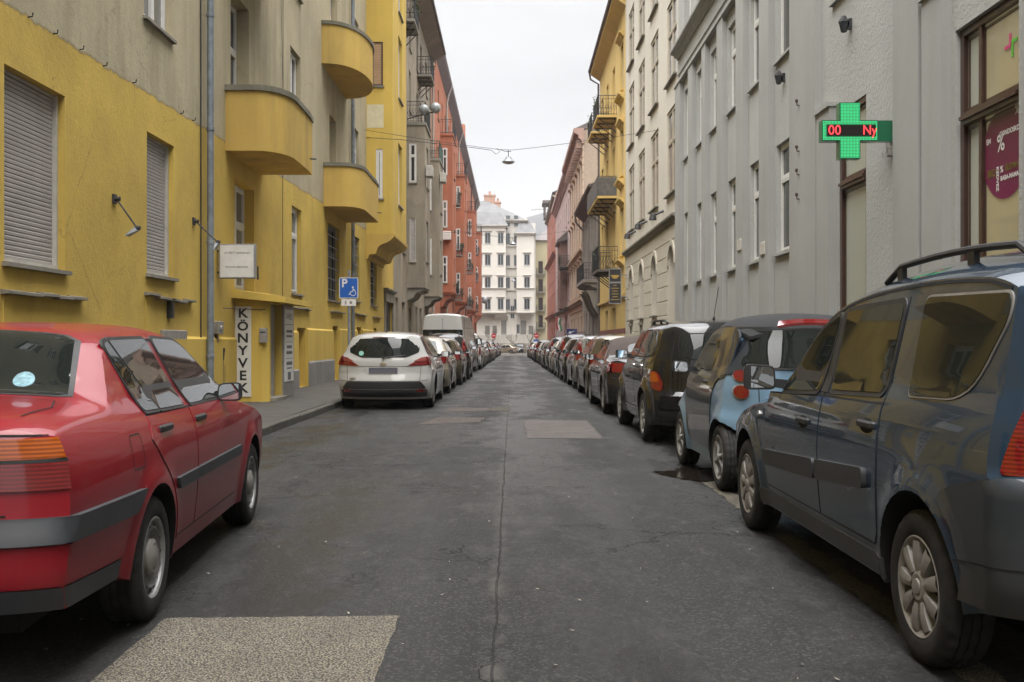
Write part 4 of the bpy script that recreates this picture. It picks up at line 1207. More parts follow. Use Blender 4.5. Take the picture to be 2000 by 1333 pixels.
mb.add([(x * (1 - q / max(abs(x), .01)) , -.003, z * (1 - q / max(abs(z), .01))) for x, z in plus], [tuple(range(12))]); mb.build('led_panel', LEDP.mat, ph)
mb = MB(); mb.box(-c + .07, c - .035, -.006, -.003, -.078, .078); mb.build('display', plain('dark_display', (0.012, .01, .008), .3), ph)
mb = MB(); pit = .0205; n = 0
for i in range(-20, 21):
    for j in range(-20, 21):
        x, z = i * pit, j * pit
        ins = (abs(x) < a - .02 and abs(z) < c - .02) or (abs(x) < c - .02 and abs(z) < a - .02)
        if not ins or (-c + .06 < x < c - .025 and abs(z) < .088): continue
        r = .0068; mb.add([(x - r, -.008, z), (x, -.009, z - r), (x + r, -.008, z), (x, -.009, z + r)], [(0, 1, 2, 3)])
tag(mb.build('green_leds', LEDG.mat, ph), kind='stuff')
text_on('00', ph, (-.215, -.012, 0), .19, LEDR.mat, bold=.0015, sx=.95, name='red_letters'); text_on('Ny', ph, (.27, -.012, .0), .19, LEDR.mat, bold=.0015, sx=.85, name='red_letters')
mb = MB(); mb.box(c, 86 * kx, .02, .12, -.145, .145); mb.build('arm', GREEN_HULL, ph)
mb = MB(); mb.bbox(76 * kx, 86 * kx, .0, .09, -.35, -.22, .01)
mb.tube([(74 * kx, .05, -.15), (74 * kx, .05, -.28), (70 * kx, .05, -.33), (66 * kx, .05, -.30), (66 * kx, .05, -.36), (72 * kx, .05, -.36), (77 * kx, .05, -.30)], .006, 5); mb.tube([(80 * kx, .05, -.14), (82 * kx, .05, -.22)], .006, 5)
mb.build('power_supply', M['silver_dull'], ph)

# wall fittings
def rfit(name, label, cat, Y, z, mb, mats, group=None, X=XR):
    o = mb.build(name, mats, None, (X, Y, z)); return tag(o, label, cat, group)
def lantern(Y, z, label):
    root = empty('wall_lantern', (XR, Y, z)); root.scale = (.78, .78, .82); tag(root, label, 'wall lamp', 'dark lanterns on the grey wall')
    mb = MB(); mb.box(-.06, .01, -.05, .05, -.1, .1); mb.build('mount', M['iron'], root)
    mb = MB(); mb.lathe([(.001, .17), (.05, .15), (.11, .05), (.115, .03)], 'z', (-.15, 0, 0), 6); mb.lathe([(.06, -.15), (.001, -.17)], 'z', (-.15, 0, 0), 6); mb.build('cap', M['iron'], root)
    mb = MB(); mb.lathe([(.105, .03), (.06, -.15)], 'z', (-.15, 0, 0), 6); mb.build('lantern_glass', glass_mat('smoked_glass', (.02, .025, .03)), root)
lantern(15.55, 6.25, 'dark metal lantern high on the grey wall above the pharmacy cross')
lantern(19.35, 6.42, 'dark metal lantern on the grey wall below an upper window sill')
grp = 'small beige boxes on the grey pilasters'
mb = MB(); mb.bbox(-.16, -.07, -.17, .17, -.13, .13, .01); mb.tube([(-.12, -.05, -.13), (-.12, -.05, -.18)], .03, 6)
rfit('junction_box', 'beige box on the grey pilaster, farther of two by the lower windows', 'junction box', 22.6, 3.48, mb, M['offwhite'], grp)
mb = MB(); mb.bbox(-.16, -.07, -.17, .17, -.13, .13, .01)
rfit('junction_box', 'beige box on the grey pilaster, nearer of two by the lower windows', 'junction box', 20.5, 3.20, mb, M['offwhite'], grp)
for k, (yy, zz) in enumerate(((17.95, 5.55), (17.95, 4.72), (17.95, 4.3), (17.95, 3.86))):
    mb = MB(); mb.tube([(-.07, 0, 0), (-.16, 0, .0), (-.17, 0, .07)], .012, 6); mb.lathe([(.02, 0), (.03, .03), (.02, .06)], 'z', (-.17, 0, .05), 8)
    rfit('insulator', ('topmost', 'second highest', 'second lowest', 'lowest')[k] + ' of the small rusty insulator hooks on the broad grey pilaster', 'insulator', yy, zz, mb, M['brown'], 'insulator hooks on the grey pilaster')

# ------------------------------------------------------------------ cream building with arched ground floor
M['cream'] = stucco('cream_render', (0.56, 0.525, 0.455), dirt=(0.30, 0.27, 0.22), streak=0.25, var=0.05, grain=50, bump=.25)
M['cream_block'] = stucco('cream_stone_block', (0.53, 0.49, 0.405), dirt=(0.26, 0.23, 0.18), streak=0.4, var=0.10, grain=40, bump=.35)
M['tan_frame'] = plain('tan_frame', (0.42, 0.37, 0.29), .5, var=.12)
B = Building('apartment_building', 'cream plastered building with paired sash windows over arched ground floor openings', XR, 39.0); g2 = B
C0, C1 = 31.72, 46.4
ccol = (33.05, 37.05, 40.75, 44.2)
cw = []
for yc in ccol:
    for z, h in ((6.2, 2.85), (9.95, 2.7), (13.55, 2.5)): cw.append((yc - 1.0, yc + 1.0, z, z + h, .22))
ar = [(yc - .62, yc + .62, 2.25 if i else .16, 4.45, .35) for i, yc in enumerate(ccol)]
mb = MB(); facade(mb, RW, C0, C1, -.4, 18.0, cw + ar); mb.box(XR + .4, 17, C0 + .1, C1 - .1, -.4, 18.0); mb.quad((XR, C0, 0), (XR + .41, C0, 0), (XR + .41, C0, 18), (XR, C0, 18)); mb.quad((XR, C1, 0), (XR + .41, C1, 0), (XR + .41, C1, 18), (XR, C1, 18))
# round the heads of the arched openings
for a, b, c, d, dep in ar:
    r = (b - a) / 2; sm = (a + b) / 2; zc = d - r
    for sgn in (-1, 1):
        arc = [(sm + sgn * r * math.cos(t), zc + r * math.sin(t)) for t in [k * math.pi / 16 for k in range(9)]]
        corner = (sm + sgn * r, d)
        for p, q in zip(arc, arc[1:]):
            mb.add([RW.P(*corner), RW.P(*p), RW.P(*q)], [(0, 1, 2)])
            mb.quad(RW.P(*p), RW.P(*q), RW.P(q[0], q[1], -dep + .02), RW.P(p[0], p[1], -dep + .02))
B.part('wall', mb, M['cream'])
for op in cw: add_window(B, RW, *op[:4], dep=.13, style='quad', frame='tan_frame', sill='stone', light=True, over=.12)
for i, op in enumerate(ar):
    if i == 0:
        db = MB(); fbox(db, RW, op[0] + .01, op[1] - .01, .17, op[3], -.31, -.27); B.part('door', db, M['tan_frame'])
    else: add_window(B, RW, *op[:4], dep=.31, style='quad', frame='tan_frame', sill='stone', light=False, over=.1)
    mb = MB(); r0, r1 = .66, .84; sm = (op[0] + op[1]) / 2; zc = op[3] - .62; n = 10
    vs = [RW.P(sm + r * math.cos(math.pi * k / n), zc + r * math.sin(math.pi * k / n), d) for k in range(n + 1) for r, d in ((r0, .0), (r0, .05), (r1, .05), (r1, .0))]
    mb.add(vs, [(4 * k + j, 4 * k + j + 1, 4 * k + j + 5, 4 * k + j + 4) for k in range(n) for j in range(3)]); B.part('arch_moulding', mb, M['cream_block'])
mb = MB(); cornice(mb, RW, C0, C1, 5.15, .2, .25); B.part('string_course', mb, M['stone'])
mb = MB(); cornice(mb, RW, C0, C1, 18.0, .5, .5); B.part('cornice', mb, M['cream'])
mb = MB(); mb.prism([(XR - .4, 18.5), (XR + 11.6, 18.5), (XR + 5.5, 21.5)], 'y', C0, C1); B.part('roof', mb, M['tin'])
mb = MB(); fbox(mb, RW, C0, C1, 0, 1.15, -.02, .06); B.part('plinth', mb, M['cream_block'])
# ashlar blocks, laid in courses round the openings
BLK = {}
courses = [1.2 + .495 * k for k in range(8)]
rnd = random.Random(4)
for ci, z in enumerate(courses):
    y = C0 + .03 - (.5 if ci % 2 else 0)
    while y < C1 - .02:
        a, b = max(y, C0 + .03), min(y + 1.18, C1 - .03); y += 1.2
        segs = [(a, b)]
        for op in ar:
            o0, o1 = op[0] - .22, op[1] + .22
            if z + .48 < op[2] - .1 or z > op[3] + .15: continue
            ns = []
            for s0, s1 in segs:
                if s1 <= o0 or s0 >= o1: ns.append((s0, s1)); continue
                if s0 < o0: ns.append((s0, o0))
                if s1 > o1: ns.append((o1, s1))
            segs = ns
        for s0, s1 in segs:
            if s1 - s0 < .12: continue
            key = round(s1 - s0, 2)
            if key not in BLK:
                bb = MB(); bb.bbox(-.03, .018, 0, key, 0, .47, .012); BLK[key] = bb.mesh('stone_block', M['cream_block'])
            o = B.place('stone_block', BLK[key], (XR - rnd.uniform(0, .004), s0, z)); o.rotation_euler = (0, R(180) * 0, 0); o.scale = (-1, 1, 1)
for yc in ccol[1:]:
    mb = MB(); fbox(mb, RW, yc - .35, yc + .35, 1.3, 1.95, -.02, .03); fbox(mb, RW, yc - .4, yc + .4, 1.95, 2.05, -.02, .09); o = B.part('cellar_hatch', mb, M['stone'])
for yc, z in ((42.6, 6.0), (39.0, 6.0), (34.8, 5.85)):
    mb = MB(); mb.tube([(XR, yc, z), (XR - .35, yc, z - .15)], .05, 6); mb.lathe([(.001, .12), (.09, .08), (.14, -.12)], 'z', (XR - .38, yc, z - .2), 10); 
    o = mb.build('wall_lamp', M['iron']); tag(o, {42.6: 'dark wall lamp under the farthest first-floor window of the cream building', 39.0: 'dark wall lamp between the middle windows of the cream building', 34.8: 'dark wall lamp nearest the grey building, on the cream wall'}[yc], 'wall lamp', 'dark lamps along the cream wall')

# ------------------------------------------------------------------ yellow building with balconies
M['yellow2'] = stucco('warm_yellow_render', (0.60, 0.43, 0.155), dirt=(0.22, 0.15, 0.06), streak=0.35, var=0.10, grain=45)
B = Building('apartment_building', 'warm yellow building with iron balconies on brackets and a wide yellow soffit', XR, 53.0); g3 = B
Y0, Y1 = 46.4, 60.0
yo = [(yc - .65, yc + .65, z, z + 2.3, .22) for yc in (48.0,) for z in (5.4, 9.2, 13.3)] + [(yc - .6, yc + .6, z, z + 2.5, .22) for yc in (51.9, 55.3, 58.4) for z in (5.5, 8.85, 13.0)] + [(51, 52.5, .16, 3.0, .3), (55, 56.5, .8, 3.0, .3)]
mb = MB(); facade(mb, RW, Y0, Y1, -.4, 17.3, yo); mb.box(XR + .4, 17, Y0 + .1, Y1 - .1, -.4, 17.3); mb.quad((XR, Y1, 0), (XR + .41, Y1, 0), (XR + .41, Y1, 17.3), (XR, Y1, 17.3)); B.part('wall', mb, M['yellow2'])
for op in yo: add_window(B, RW, *op[:4], dep=.2, style='double', frame='tan_frame', sill='yellow2' if op[2] > 1 else None, light=False, over=.12)
for z in (5.4, 9.2, 13.3):
    mb = MB(); cornice(mb, RW, 47.1, 48.9, z - .5, .3, .3); B.part('window_ledge', mb, M['yellow2'])
    mb = MB(); cornice(mb, RW, 47.1, 48.9, z + 2.45, .25, .25); B.part('window_hood', mb, M['yellow2'])
mb = MB(); fprofile(mb, RW, Y0, Y1, [(-.02, 3.4), (.12, 3.42), (.12, 3.55), (-.02, 3.6)]); B.part('string_course', mb, M['yellow2'])
mb = MB(); fbox(mb, RW, Y0 + .05, Y1, -.2, 1.9, -.02, .05); B.part('plinth', mb, plain('oxblood_plinth', (.17, .06, .045), .8, var=.2))
mb = MB(); mb.prism([(XR + .02, 16.95), (4.75, 17.35), (4.72, 17.6), (XR + .02, 17.7)], 'y', Y0 + .02, Y1 + .1); B.part('eave', mb, M['yellow2'])
mb = MB(); mb.tube([(4.68, Y0, 17.58), (4.68, Y1 + .2, 17.58)], .09, 8); mb.tube([(4.68, Y1 + .15, 17.5), (4.75, Y1 + .15, 17.1), (5.22, Y1 + .12, 16.8), (5.25, Y1 + .1, 1.0)], .06, 8); B.part('gutter', mb, M['tin'])
mb = MB(); mb.prism([(4.72, 17.65), (17, 17.65), (11, 21.2)], 'y', Y0, Y1); B.part('roof', mb, M['tin'])
balcony_iron(B, RW, 50.4, 53.2, 12.75, out=.98, slab='yellow2', plants=2, seed=1)
balcony_iron(B, RW, 54.3, 57.0, 12.75, out=.98, slab='yellow2', plants=1, seed=2)
balcony_iron(B, RW, 49.9, 53.4, 4.9, out=1.02, slab='tin', h=1.15, plants=2, seed=3, brackets=4)
# boarded grey balcony
o = balcony_iron(B, RW, 50.4, 57.0, 8.65, out=.98, slab='yellow2', h=1.0, brackets=5)
mb = MB(); fbox(mb, RW, 50.42, 50.46, 8.66, 9.6, .02, .96); fbox(mb, RW, 50.42, 56.98, 8.66, 9.6, .965, 1.0); mb.build('balcony_screen', plain('grey_boards', (.09, .085, .08), .7, var=.3), o)
# menu board hung across the pavement
sg = empty('hanging_sign', (4.72, 45.6, 3.0)); tag(sg, 'tall black double menu board with gold drawing hung beside the yellow building', 'sign')
mb = MB(); mb.box(-.28, .28, -.03, .03, 0, 1.62); mb.box(.28, .62, -.02, .02, .3, .34); mb.box(.28, .62, -.02, .02, 1.3, 1.34); mb.build('frame', M['silver_dull'], sg)
mb = MB(); mb.box(-.25, .25, -.036, -.03, 1.02, 1.58); mb.build('upper_board', M['black'], sg)
mb = MB(); mb.box(-.25, .25, -.036, -.03, .05, .94); mb.build('lower_board', M['black'], sg)
GOLD = plain('gold_print', (.42, .27, .06), .5)
mb = MB(); n = 14
pts = [(.19 * math.cos(2 * math.pi * k / n), -.039, 1.27 + .07 * math.sin(2 * math.pi * k / n) + .02 * math.cos(4 * math.pi * k / n)) for k in range(n)]
mb.add(pts, [tuple(range(n))]); mb.box(-.12, .10, -.039, -.036, 1.16, 1.19); mb.build('gold_drawing', GOLD, sg)
mb = MB()
for k in range(6): w_ = (.07, .18, .13, .15, .12, .2)[k]; mb.box(-w_, w_, -.039, -.036, .83 - k * .13, .86 - k * .13)
mb.build('gold_lines', GOLD, sg)

# ------------------------------------------------------------------ low grey house
M['mousegrey'] = stucco('mouse_grey_render', (0.27, 0.24, 0.21), dirt=(0.08, 0.07, 0.06), streak=0.6, var=0.15, grain=40)
B = Building('town_house', 'low mouse grey house with fluted pilasters, stone balcony and overhanging eave', XR, 67.0); g4 = B
Y0, Y1 = 60.0, 73.6
ho = [(yc - .5, yc + .5, z, z + 2.2, .22) for yc in (61.6, 64.0, 66.6, 69.2, 71.8) for z in (5.6,)] + [(yc - .6, yc + .6, .16 if yc == 68 else 1.2, 3.2, .3) for yc in (62, 65, 68, 71)]
mb = MB(); facade(mb, RW, Y0, Y1, -.4, 10.0, ho); mb.box(XR + .4, 17, Y0 + .1, Y1 - .1, -.4, 10); B.part('wall', mb, M['mousegrey'])
for op in ho: add_window(B, RW, *op[:4], dep=.2, style='double', frame='brown', sill=None)
for yc in (60.4, 62.8, 65.3, 67.9, 70.5, 73.0):
    mb = MB(); fbox(mb, RW, yc - .25, yc + .25, 3.6, 9.4, -.02, .12); fbox(mb, RW, yc - .32, yc + .32, 3.4, 3.6, -.02, .16); fbox(mb, RW, yc - .32, yc + .32, 9.4, 9.7, -.02, .16)
    for k in range(4): fbox(mb, RW, yc - .2 + .11 * k, yc - .14 + .11 * k, 3.7, 9.3, .12, .14)
    B.part('pilaster', mb, M['mousegrey'])
mb = MB(); mb.prism([(XR + .02, 10.0), (4.75, 10.5), (4.70, 10.75), (XR + .02, 10.8)], 'y', Y0 + .02, Y1); B.part('eave', mb, plain('brown_eave', (.085, .06, .055), .7, var=.2))
mb = MB(); mb.tube([(4.67, Y0, 10.7), (4.67, Y1 + .1, 10.7)], .1, 8); mb.tube([(4.67, Y1, 10.6), (4.7, Y1, 10.1), (5.2, Y1, 9.5)], .07, 8); B.part('gutter', mb, M['tin'])
mb = MB(); mb.prism([(4.7, 10.75), (17, 10.75), (11, 13.5)], 'y', Y0, Y1); B.part('roof', mb, M['tin'])
mb = MB(); fbox(mb, RW, 60.3, 66.5, 4.85, 5.05, -.02, 1.0); cornice(mb, RW, 60.4, 66.4, 4.45, .9, .4); o = B.part('balcony', mb, M['mousegrey'])
rb = MB(); railing(rb, [RW.P(60.35, 0, 0)[:2], RW.P(60.35, 0, .97)[:2], RW.P(66.45, 0, .97)[:2], RW.P(66.45, 0, 0)[:2]], 5.05, 1.0, .16); rb.build('railing', M['iron'], o)
for y in (60.6, 63.1, 65.6): mb = MB(); fprofile(mb, RW, y, y + .5, [(-.02, 4.4), (.85, 4.4), (.6, 4.1), (.35, 3.4), (-.02, 2.8)]); B.part('console', mb, M['mousegrey'])

# ------------------------------------------------------------------ beige stone house with brick party wall
def brick_mat():
    t = NT('party_wall_brick')
    br = t.n.new('ShaderNodeTexBrick')
    t.l.new(t.mapping((1, 1, 1), rot=(R(90), 0, 0)), br.inputs['Vector'])
    br.inputs['Scale'].default_value = 3.2
    for k, c in (('Color1', (.36, .26, .18)), ('Color2', (.25, .19, .15)), ('Mortar', (.22, .2, .17))): br.inputs[k].default_value = (*c, 1)
    t.set(Base_Color=t.mix(t.rng(t.noise(.8, 4, .6), .3, .7, 0, .5), br.outputs['Color'], (.33, .27, .20)), Roughness=.9)
    return t.mat
M['beige'] = stucco('beige_stone', (0.46, 0.36, 0.27), dirt=(0.14, 0.10, 0.075), streak=0.4, var=0.15, grain=40)
B = Building('apartment_building', 'beige stone house with heavy cornice and a bare brick party wall', XR, 82.0); g5 = B
Y0, Y1 = 73.6, 91.0
bo = [(yc - .6, yc + .6, z, z + 2.4, .25) for yc in (75.5, 78.4, 81.3, 84.2, 87.1, 90) for z in (4.9, 8.6, 12.2)] + [(yc - .7, yc + .7, .3, 3.2, .3) for yc in (76, 80, 84, 88)]
mb = MB(); facade(mb, RW, Y0, Y1, -.4, 16.3, bo); mb.box(XR + .4, 17, Y0 + .1, Y1 - .1, -.4, 16.3); B.part('wall', mb, M['beige'])
mb = MB(); mb.quad((XR + .002, Y0 + .01, 0), (17, Y0 + .01, 0), (17, Y0 + .01, 19), (XR + .002, Y0 + .01, 16.9)); B.part('party_wall', mb, brick_mat())
for op in bo: add_window(B, RW, *op[:4], dep=.22, style='double', frame='brown', sill='beige')
for op in bo[:]:
    if op[2] > 1: mb = MB(); cornice(mb, RW, op[0] - .15, op[1] + .15, op[3] + .1, .22, .22); B.part('window_hood', mb, M['beige'])
for z in (4.1, 7.8): mb = MB(); cornice(mb, RW, Y0, Y1, z, .3, .35); B.part('string_course', mb, M['beige'])
for k in range(9):
    z = .3 + .42 * k
    mb = MB(); fbox(mb, RW, Y0 + .01, Y1, z, z + .37, -.02, .05); facade
    if not (z < 3.3 and z > 0): B.part('stone_course', mb, M['beige'])
for k in range(14):                                                     # quoins at the near corner
    mb = MB(); fbox(mb, RW, Y0 - .03, Y0 + (.9 if k % 2 else .55), 8.3 + .55 * k, 8.3 + .55 * k + .5, -.02, .08); B.part('quoin', mb, M['beige'])
mb = MB(); cornice(mb, RW, Y0 - .2, Y1, 15.9, .75, 1.1)
for k in range(14): fbox(mb, RW, Y0 + .2 + k * 1.25, Y0 + .5 + k * 1.25, 15.6, 16.2, -.02, .5)
B.part('cornice', mb, stucco('pinkish_cornice', (.33, .22, .18), streak=.4, var=.15))
mb = MB(); mb.prism([(4.6, 17.0), (17, 17.0), (11, 20)], 'y', Y0, Y1); B.part('roof', mb, M['tin'])

# ------------------------------------------------------------------ pink house, red house
M['pink'] = stucco('dusty_pink_render', (0.46, 0.37, 0.36), dirt=(0.2, 0.13, 0.12), streak=0.4, var=0.12, grain=40)
B = Building('apartment_building', 'dusty pink apartment house with bays and a brown projecting balcony', XR, 106.0); g6 = B
Y0, Y1 = 91.0, 121.0
po = [(yc - .6, yc + .6, z, z + 2.2, .22) for yc in (93, 97, 101, 105, 109, 113, 117) for z in (5.2, 8.8, 12.4)] + [(yc - .8, yc + .8, .0, 3.0, .3) for yc in (94, 100, 106, 112, 118)]
mb = MB(); facade(mb, RW, Y0, Y1, -1, 16.8, po); mb.box(XR + .4, 17, Y0 + .1, Y1 - .1, -1, 16.8); mb.quad((XR, Y0 + .02, 0), (17, Y0 + .02, 0), (17, Y0 + .02, 17.2), (XR, Y0 + .02, 17.2)); B.part('wall', mb, M['pink'])
for op in po: add_window(B, RW, *op[:4], dep=.2, style='double', frame='brown')
nf = near_face(95.0)
mb = MB(); facade(mb, nf, 4.55, XR, 4.4, 10.8, [(4.7, 5.1, 5.0, 7.0, .1)]); facade(mb, right_wall(4.55), 95, 99.5, 4.4, 10.8, [(96.5, 98, 5.2, 7.3, .2)]); mb.quad((4.55, 95, 4.4), (XR, 95, 4.4), (XR, 99.5, 4.4), (4.55, 99.5, 4.4)); mb.quad((4.55, 99.5, 4.4), (XR, 99.5, 4.4), (XR, 99.5, 10.8), (4.55, 99.5, 10.8))
B.part('bay', mb, plain('brown_bay', (.17, .10, .08), .8, var=.2))
mb = MB(); mb.prism([(XR, 10.9), (4.3, 10.7), (4.3, 10.9), (XR, 11.8)], 'y', 94.6, 99.9); B.part('bay_roof', mb, M['tin'])
balcony_iron(B, RW, 91.6, 94.6, 8.2, out=.9, slab='tin', plants=2, seed=6)
mb = MB(); cornice(mb, RW, Y0 - .1, Y1, 16.2, .6, .8); B.part('cornice', mb, M['pink'])
mb = MB(); cornice(mb, RW, Y0, Y1, 4.2, .3, .4); B.part('string_course', mb, M['stone'])
mb = MB(); mb.prism([(4.7, 17.0), (17, 17.0), (11, 20)], 'y', Y0, Y1); B.part('roof', mb, M['tin'])
M['red2'] = stucco('brick_red_render', (0.36, 0.15, 0.11), dirt=(0.14, 0.05, 0.035), streak=0.4, var=0.15, grain=40)
B = Building('apartment_building', 'brick red corner building with a rooftop loggia at the far right end', XR, 136.0); g7 = B
Y0, Y1 = 121.0, 150.0
po = [(yc - .6, yc + .6, z, z + 2.2, .22) for yc in (123, 127, 131, 135, 139, 143, 147) for z in (5.2, 8.9, 12.6, 15.9)] + [(yc - .9, yc + .9, .0, 3.0, .3) for yc in (124, 130, 136, 142)]
mb = MB(); facade(mb, RW, Y0, Y1, -1, 19.4, po); mb.box(XR + .4, 17, Y0 + .1, Y1 - .1, -1, 19.4); mb.quad((XR, Y0 + .02, 0), (17, Y0 + .02, 0), (17, Y0 + .02, 19.4), (XR, Y0 + .02, 19.4)); B.part('wall', mb, M['red2'])
for op in po: add_window(B, RW, *op[:4], dep=.2, style='double')
for z in (4.3, 11.8, 18.6): mb = MB(); cornice(mb, RW, Y0 - .1, Y1, z, .4, .45); B.part('string_course', mb, M['red2'] if z < 18 else M['stone'])
mb = MB(); mb.box(4.7, XR + 3, 146, 150, 19.45, 19.7); mb.box(4.5, XR + 3.2, 145.6, 150.4, 21.5, 21.9)
for x in (4.85, XR + 2.8):
    for y in (146.2, 149.8): mb.box(x - .12, x + .12, y - .12, y + .12, 19.7, 21.5)
B.part('roof_loggia', mb, M['tin'])
mb = MB(); mb.prism([(4.9, 19.4), (17, 19.4), (11, 22)], 'y', Y0, Y1 - 4.5); B.part('roof', mb, M['tin'])
# flag on the red building
fl = empty('hanging_flag', (4.9, 95.6, 3.3)); tag(fl, 'limp red white and green flag on a pole by the red shopfront', 'flag')
mb = MB(); mb.tube([(.4, 0, -.2), (-.75, 0, .35)], .02, 6); mb.build('pole', M['steel'], fl)
for k, c in enumerate(((.35, .03, .03), (.6, .6, .58), (.04, .2, .08))):
    mb = MB(); vs = []; N = 8
    for i in range(N + 1):
        for j in range(3):
            z = .30 - 1.25 * i / N - k * .06; x = -.7 + .16 * k + .08 * j + .10 * i / N + .04 * math.sin(i * .9 + k)
            vs.append((x, .05 * math.sin(j * 2 + i + k), z))
    mb.add(vs, [(i * 3 + j, i * 3 + j + 1, i * 3 + j + 4, i * 3 + j + 3) for i in range(N) for j in range(2)], 0, True); mb.build('stripe', plain('flag_cloth', c, .8), fl)
# blue shop sign
sg = empty('shop_sign', (4.35, 72.5, 1.72)); tag(sg, 'dark blue projecting shop sign with a white swoosh above parked cars on the right', 'sign')
mb = MB(); mb.box(-.38, .38, -.06, .06, 0, .46); mb.box(.38, .95, -.02, .02, .2, .25); mb.build('panel', plain('navy_sign', (.02, .03, .12), .4), sg)
mb = MB(); mb.box(-.38, .38, -.062, .062, -.16, -.002); mb.build('white_strip', M['white'], sg)
mb = MB(); pts = [(-.25, .15), (-.1, .12), (0, .2), (.25, .33), (.0, .27), (-.08, .24), (-.15, .3)]
mb.add([(x, -.065, z) for x, z in pts], [tuple(range(7))]); mb.build('white_mark', WHITE_INK, sg)

# ================================================================== buildings closing the street
M['ivory'] = stucco('ivory_render', (0.53, 0.51, 0.465), dirt=(0.32, 0.30, 0.265), streak=0.2, var=0.05, grain=20, bump=.1)
M['roofgrey'] = plain('pale_slate_roof', (0.12, 0.12, 0.122), .8, var=.2, scale=.8)
B = Building('apartment_building', 'ivory apartment building with two round-cornered bays and pale mansard roofs closing the street', -1.0, 170.0)
YW = 170.0; sc = YW / FPX
def wx(px): return (px - 1000) * sc
def wz(py): return EYE + (666.5 - py) * sc
WF = near_face(YW); W0, W1_ = wx(905), wx(1046)
zrows = [(wz(478 + 0), 0)]
rowz = [wz(p) for p in (606, 564, 520, 478)]
ops = []
for xc in (wx(992), wx(1008)): ops += [(xc - .38, xc + .38, z, z + 1.9, .2) for z in rowz + [wz(443)]]
ops += [(wx(1001) - .35, wx(1001) + .35, wz(625) + .2, wz(625) + 2.4, .2), (wx(985) - .3, wx(985) + .3, wz(652), wz(652) + 1.6, .2), (wx(1012) - .3, wx(1012) + .3, wz(652), wz(652) + 1.6, .2)]
mb = MB(); facade(mb, WF, W0, W1_, -1.2, wz(436), ops); mb.box(W0, W1_, YW + .3, YW + 14, -1.2, wz(436)); B.part('wall', mb, M['ivory'])
for op in ops: add_window(B, WF, *op[:4], dep=.15, style='double', frame='steel', sill='ivory', light=False)
bayset = ((900, 988, 1.4, 447), (1014, 1043, 1.6, 462))
for (p0, p1, out_, ptop) in bayset:
    x0, x1 = wx(p0 - 5), wx(p1); f = near_face(YW - out_); xm = (wx(p0 + 1) + wx(p1)) / 2 if p0 > 1000 else wx(978)
    ops = [(xc - .5, xc + .5, z, z + 1.9, .2) for xc in ((xm,) if p0 > 1000 else (wx(937), wx(953), wx(978))) for z in rowz + [wz(480) + 3.4] if z + 1.95 < wz(ptop)]
    mb = MB(); zb = wz(612)
    facade(mb, f, x0, x1, zb, wz(ptop), ops); facade(mb, Fr((x0, 0), (0, 1), (-1, 0)), YW - out_, YW, zb, wz(ptop)); facade(mb, Fr((x1, 0), (0, 1), (1, 0)), YW - out_, YW, zb, wz(ptop))
    mb.quad((x0, YW - out_, zb), (x1, YW - out_, zb), (x1, YW, zb), (x0, YW, zb))
    B.part('bay', mb, M['ivory'])
    for op in ops: add_window(B, f, *op[:4], dep=.15, style='double', frame='steel', sill='ivory', light=False)
    for op in ops: mb = MB(); cornice(mb, f, op[0] - .2, op[1] + .2, op[3] + .1, .2, .2); B.part('window_hood', mb, M['ivory'])
    for z in (wz(612), wz(560) - .4):
        mb = MB(); cornice(mb, f, x0 - .15, x1 + .15, z - .2, .25, .3); B.part('string_course', mb, M['ivory'])
    mb = MB(); cornice(mb, f, x0 - .3, x1 + .3, wz(ptop), .5, .4); mb.box(x0 - .3, x1 + .3, YW - out_ + .02, YW + .2, wz(ptop) + .02, wz(ptop) + .38); B.part('cornice', mb, M['ivory'])
    mb = MB(); zt = wz(ptop) + .4; h = 2.4
    a = [(x0 - .35, YW - out_ - .4, zt), (x1 + .35, YW - out_ - .4, zt), (x1 + .35, YW + 4, zt), (x0 - .35, YW + 4, zt)]
    c = [(x0 + .7, YW + .2, zt + h), (x1 - .9, YW + .2, zt + h), (x1 - .9, YW + 3, zt + h), (x0 + .7, YW + 3, zt + h)]
    mb.add(a + c, [(0, 1, 5, 4), (1, 2, 6, 5), (2, 3, 7, 6), (3, 0, 4, 7), (4, 5, 6, 7)])
    B.part('mansard_roof', mb, M['roofgrey'])
# main roofs, dormer storey and chimneys
mb = MB(); z0 = wz(436); mb.box(W0, wx(1030), YW + .4, YW + 12, z0, wz(425)); B.part('attic_storey', mb, M['ivory'])
mb = MB(); za = wz(450); zb_ = wz(415); zc_ = wz(385)
mb.add([(W0, YW - 1, za), (wx(993), YW - 1.2, za), (wx(975), YW + 2, zb_), (W0, YW + 2, zb_ + .6)], [(0, 1, 2, 3)])
mb.add([(W0, YW + 2, zb_), (wx(1032), YW - .4, wz(432)), (wx(1032), YW + 10, wz(432)), (W0, YW + 10, zb_), (W0, YW + 5, zc_), (wx(950), YW + 5, zc_)], [(0, 1, 5, 4), (1, 2, 5), (2, 3, 4, 5)])
B.part('main_roof', mb, M['roofgrey'])
mb = MB(); cornice(mb, WF, W0, wx(1032), wz(436), .7, .5); B.part('cornice', mb, M['ivory'])
cm = plain('chimney_brick', (.36, .22, .16), .85, var=.2, scale=2)
for p0, p1, pt in ((944, 966, 375), (966, 977, 389)):
    mb = MB(); mb.box(wx(p0), wx(p1), YW + 5, YW + 6.5, wz(420), wz(pt)); mb.box(wx(p0) - .1, wx(p1) + .1, YW + 4.9, YW + 6.6, wz(pt), wz(pt) + .25); o = B.part('chimney', mb, cm)
    mb = MB(); mb.box((wx(p0) + wx(p1)) / 2 - .2, (wx(p0) + wx(p1)) / 2 + .2, YW + 5.5, YW + 6, wz(pt) + .25, wz(pt) + .9); mb.build('chimney_pot', cm, o, None) if False else B.part('chimney_pot', mb, cm)
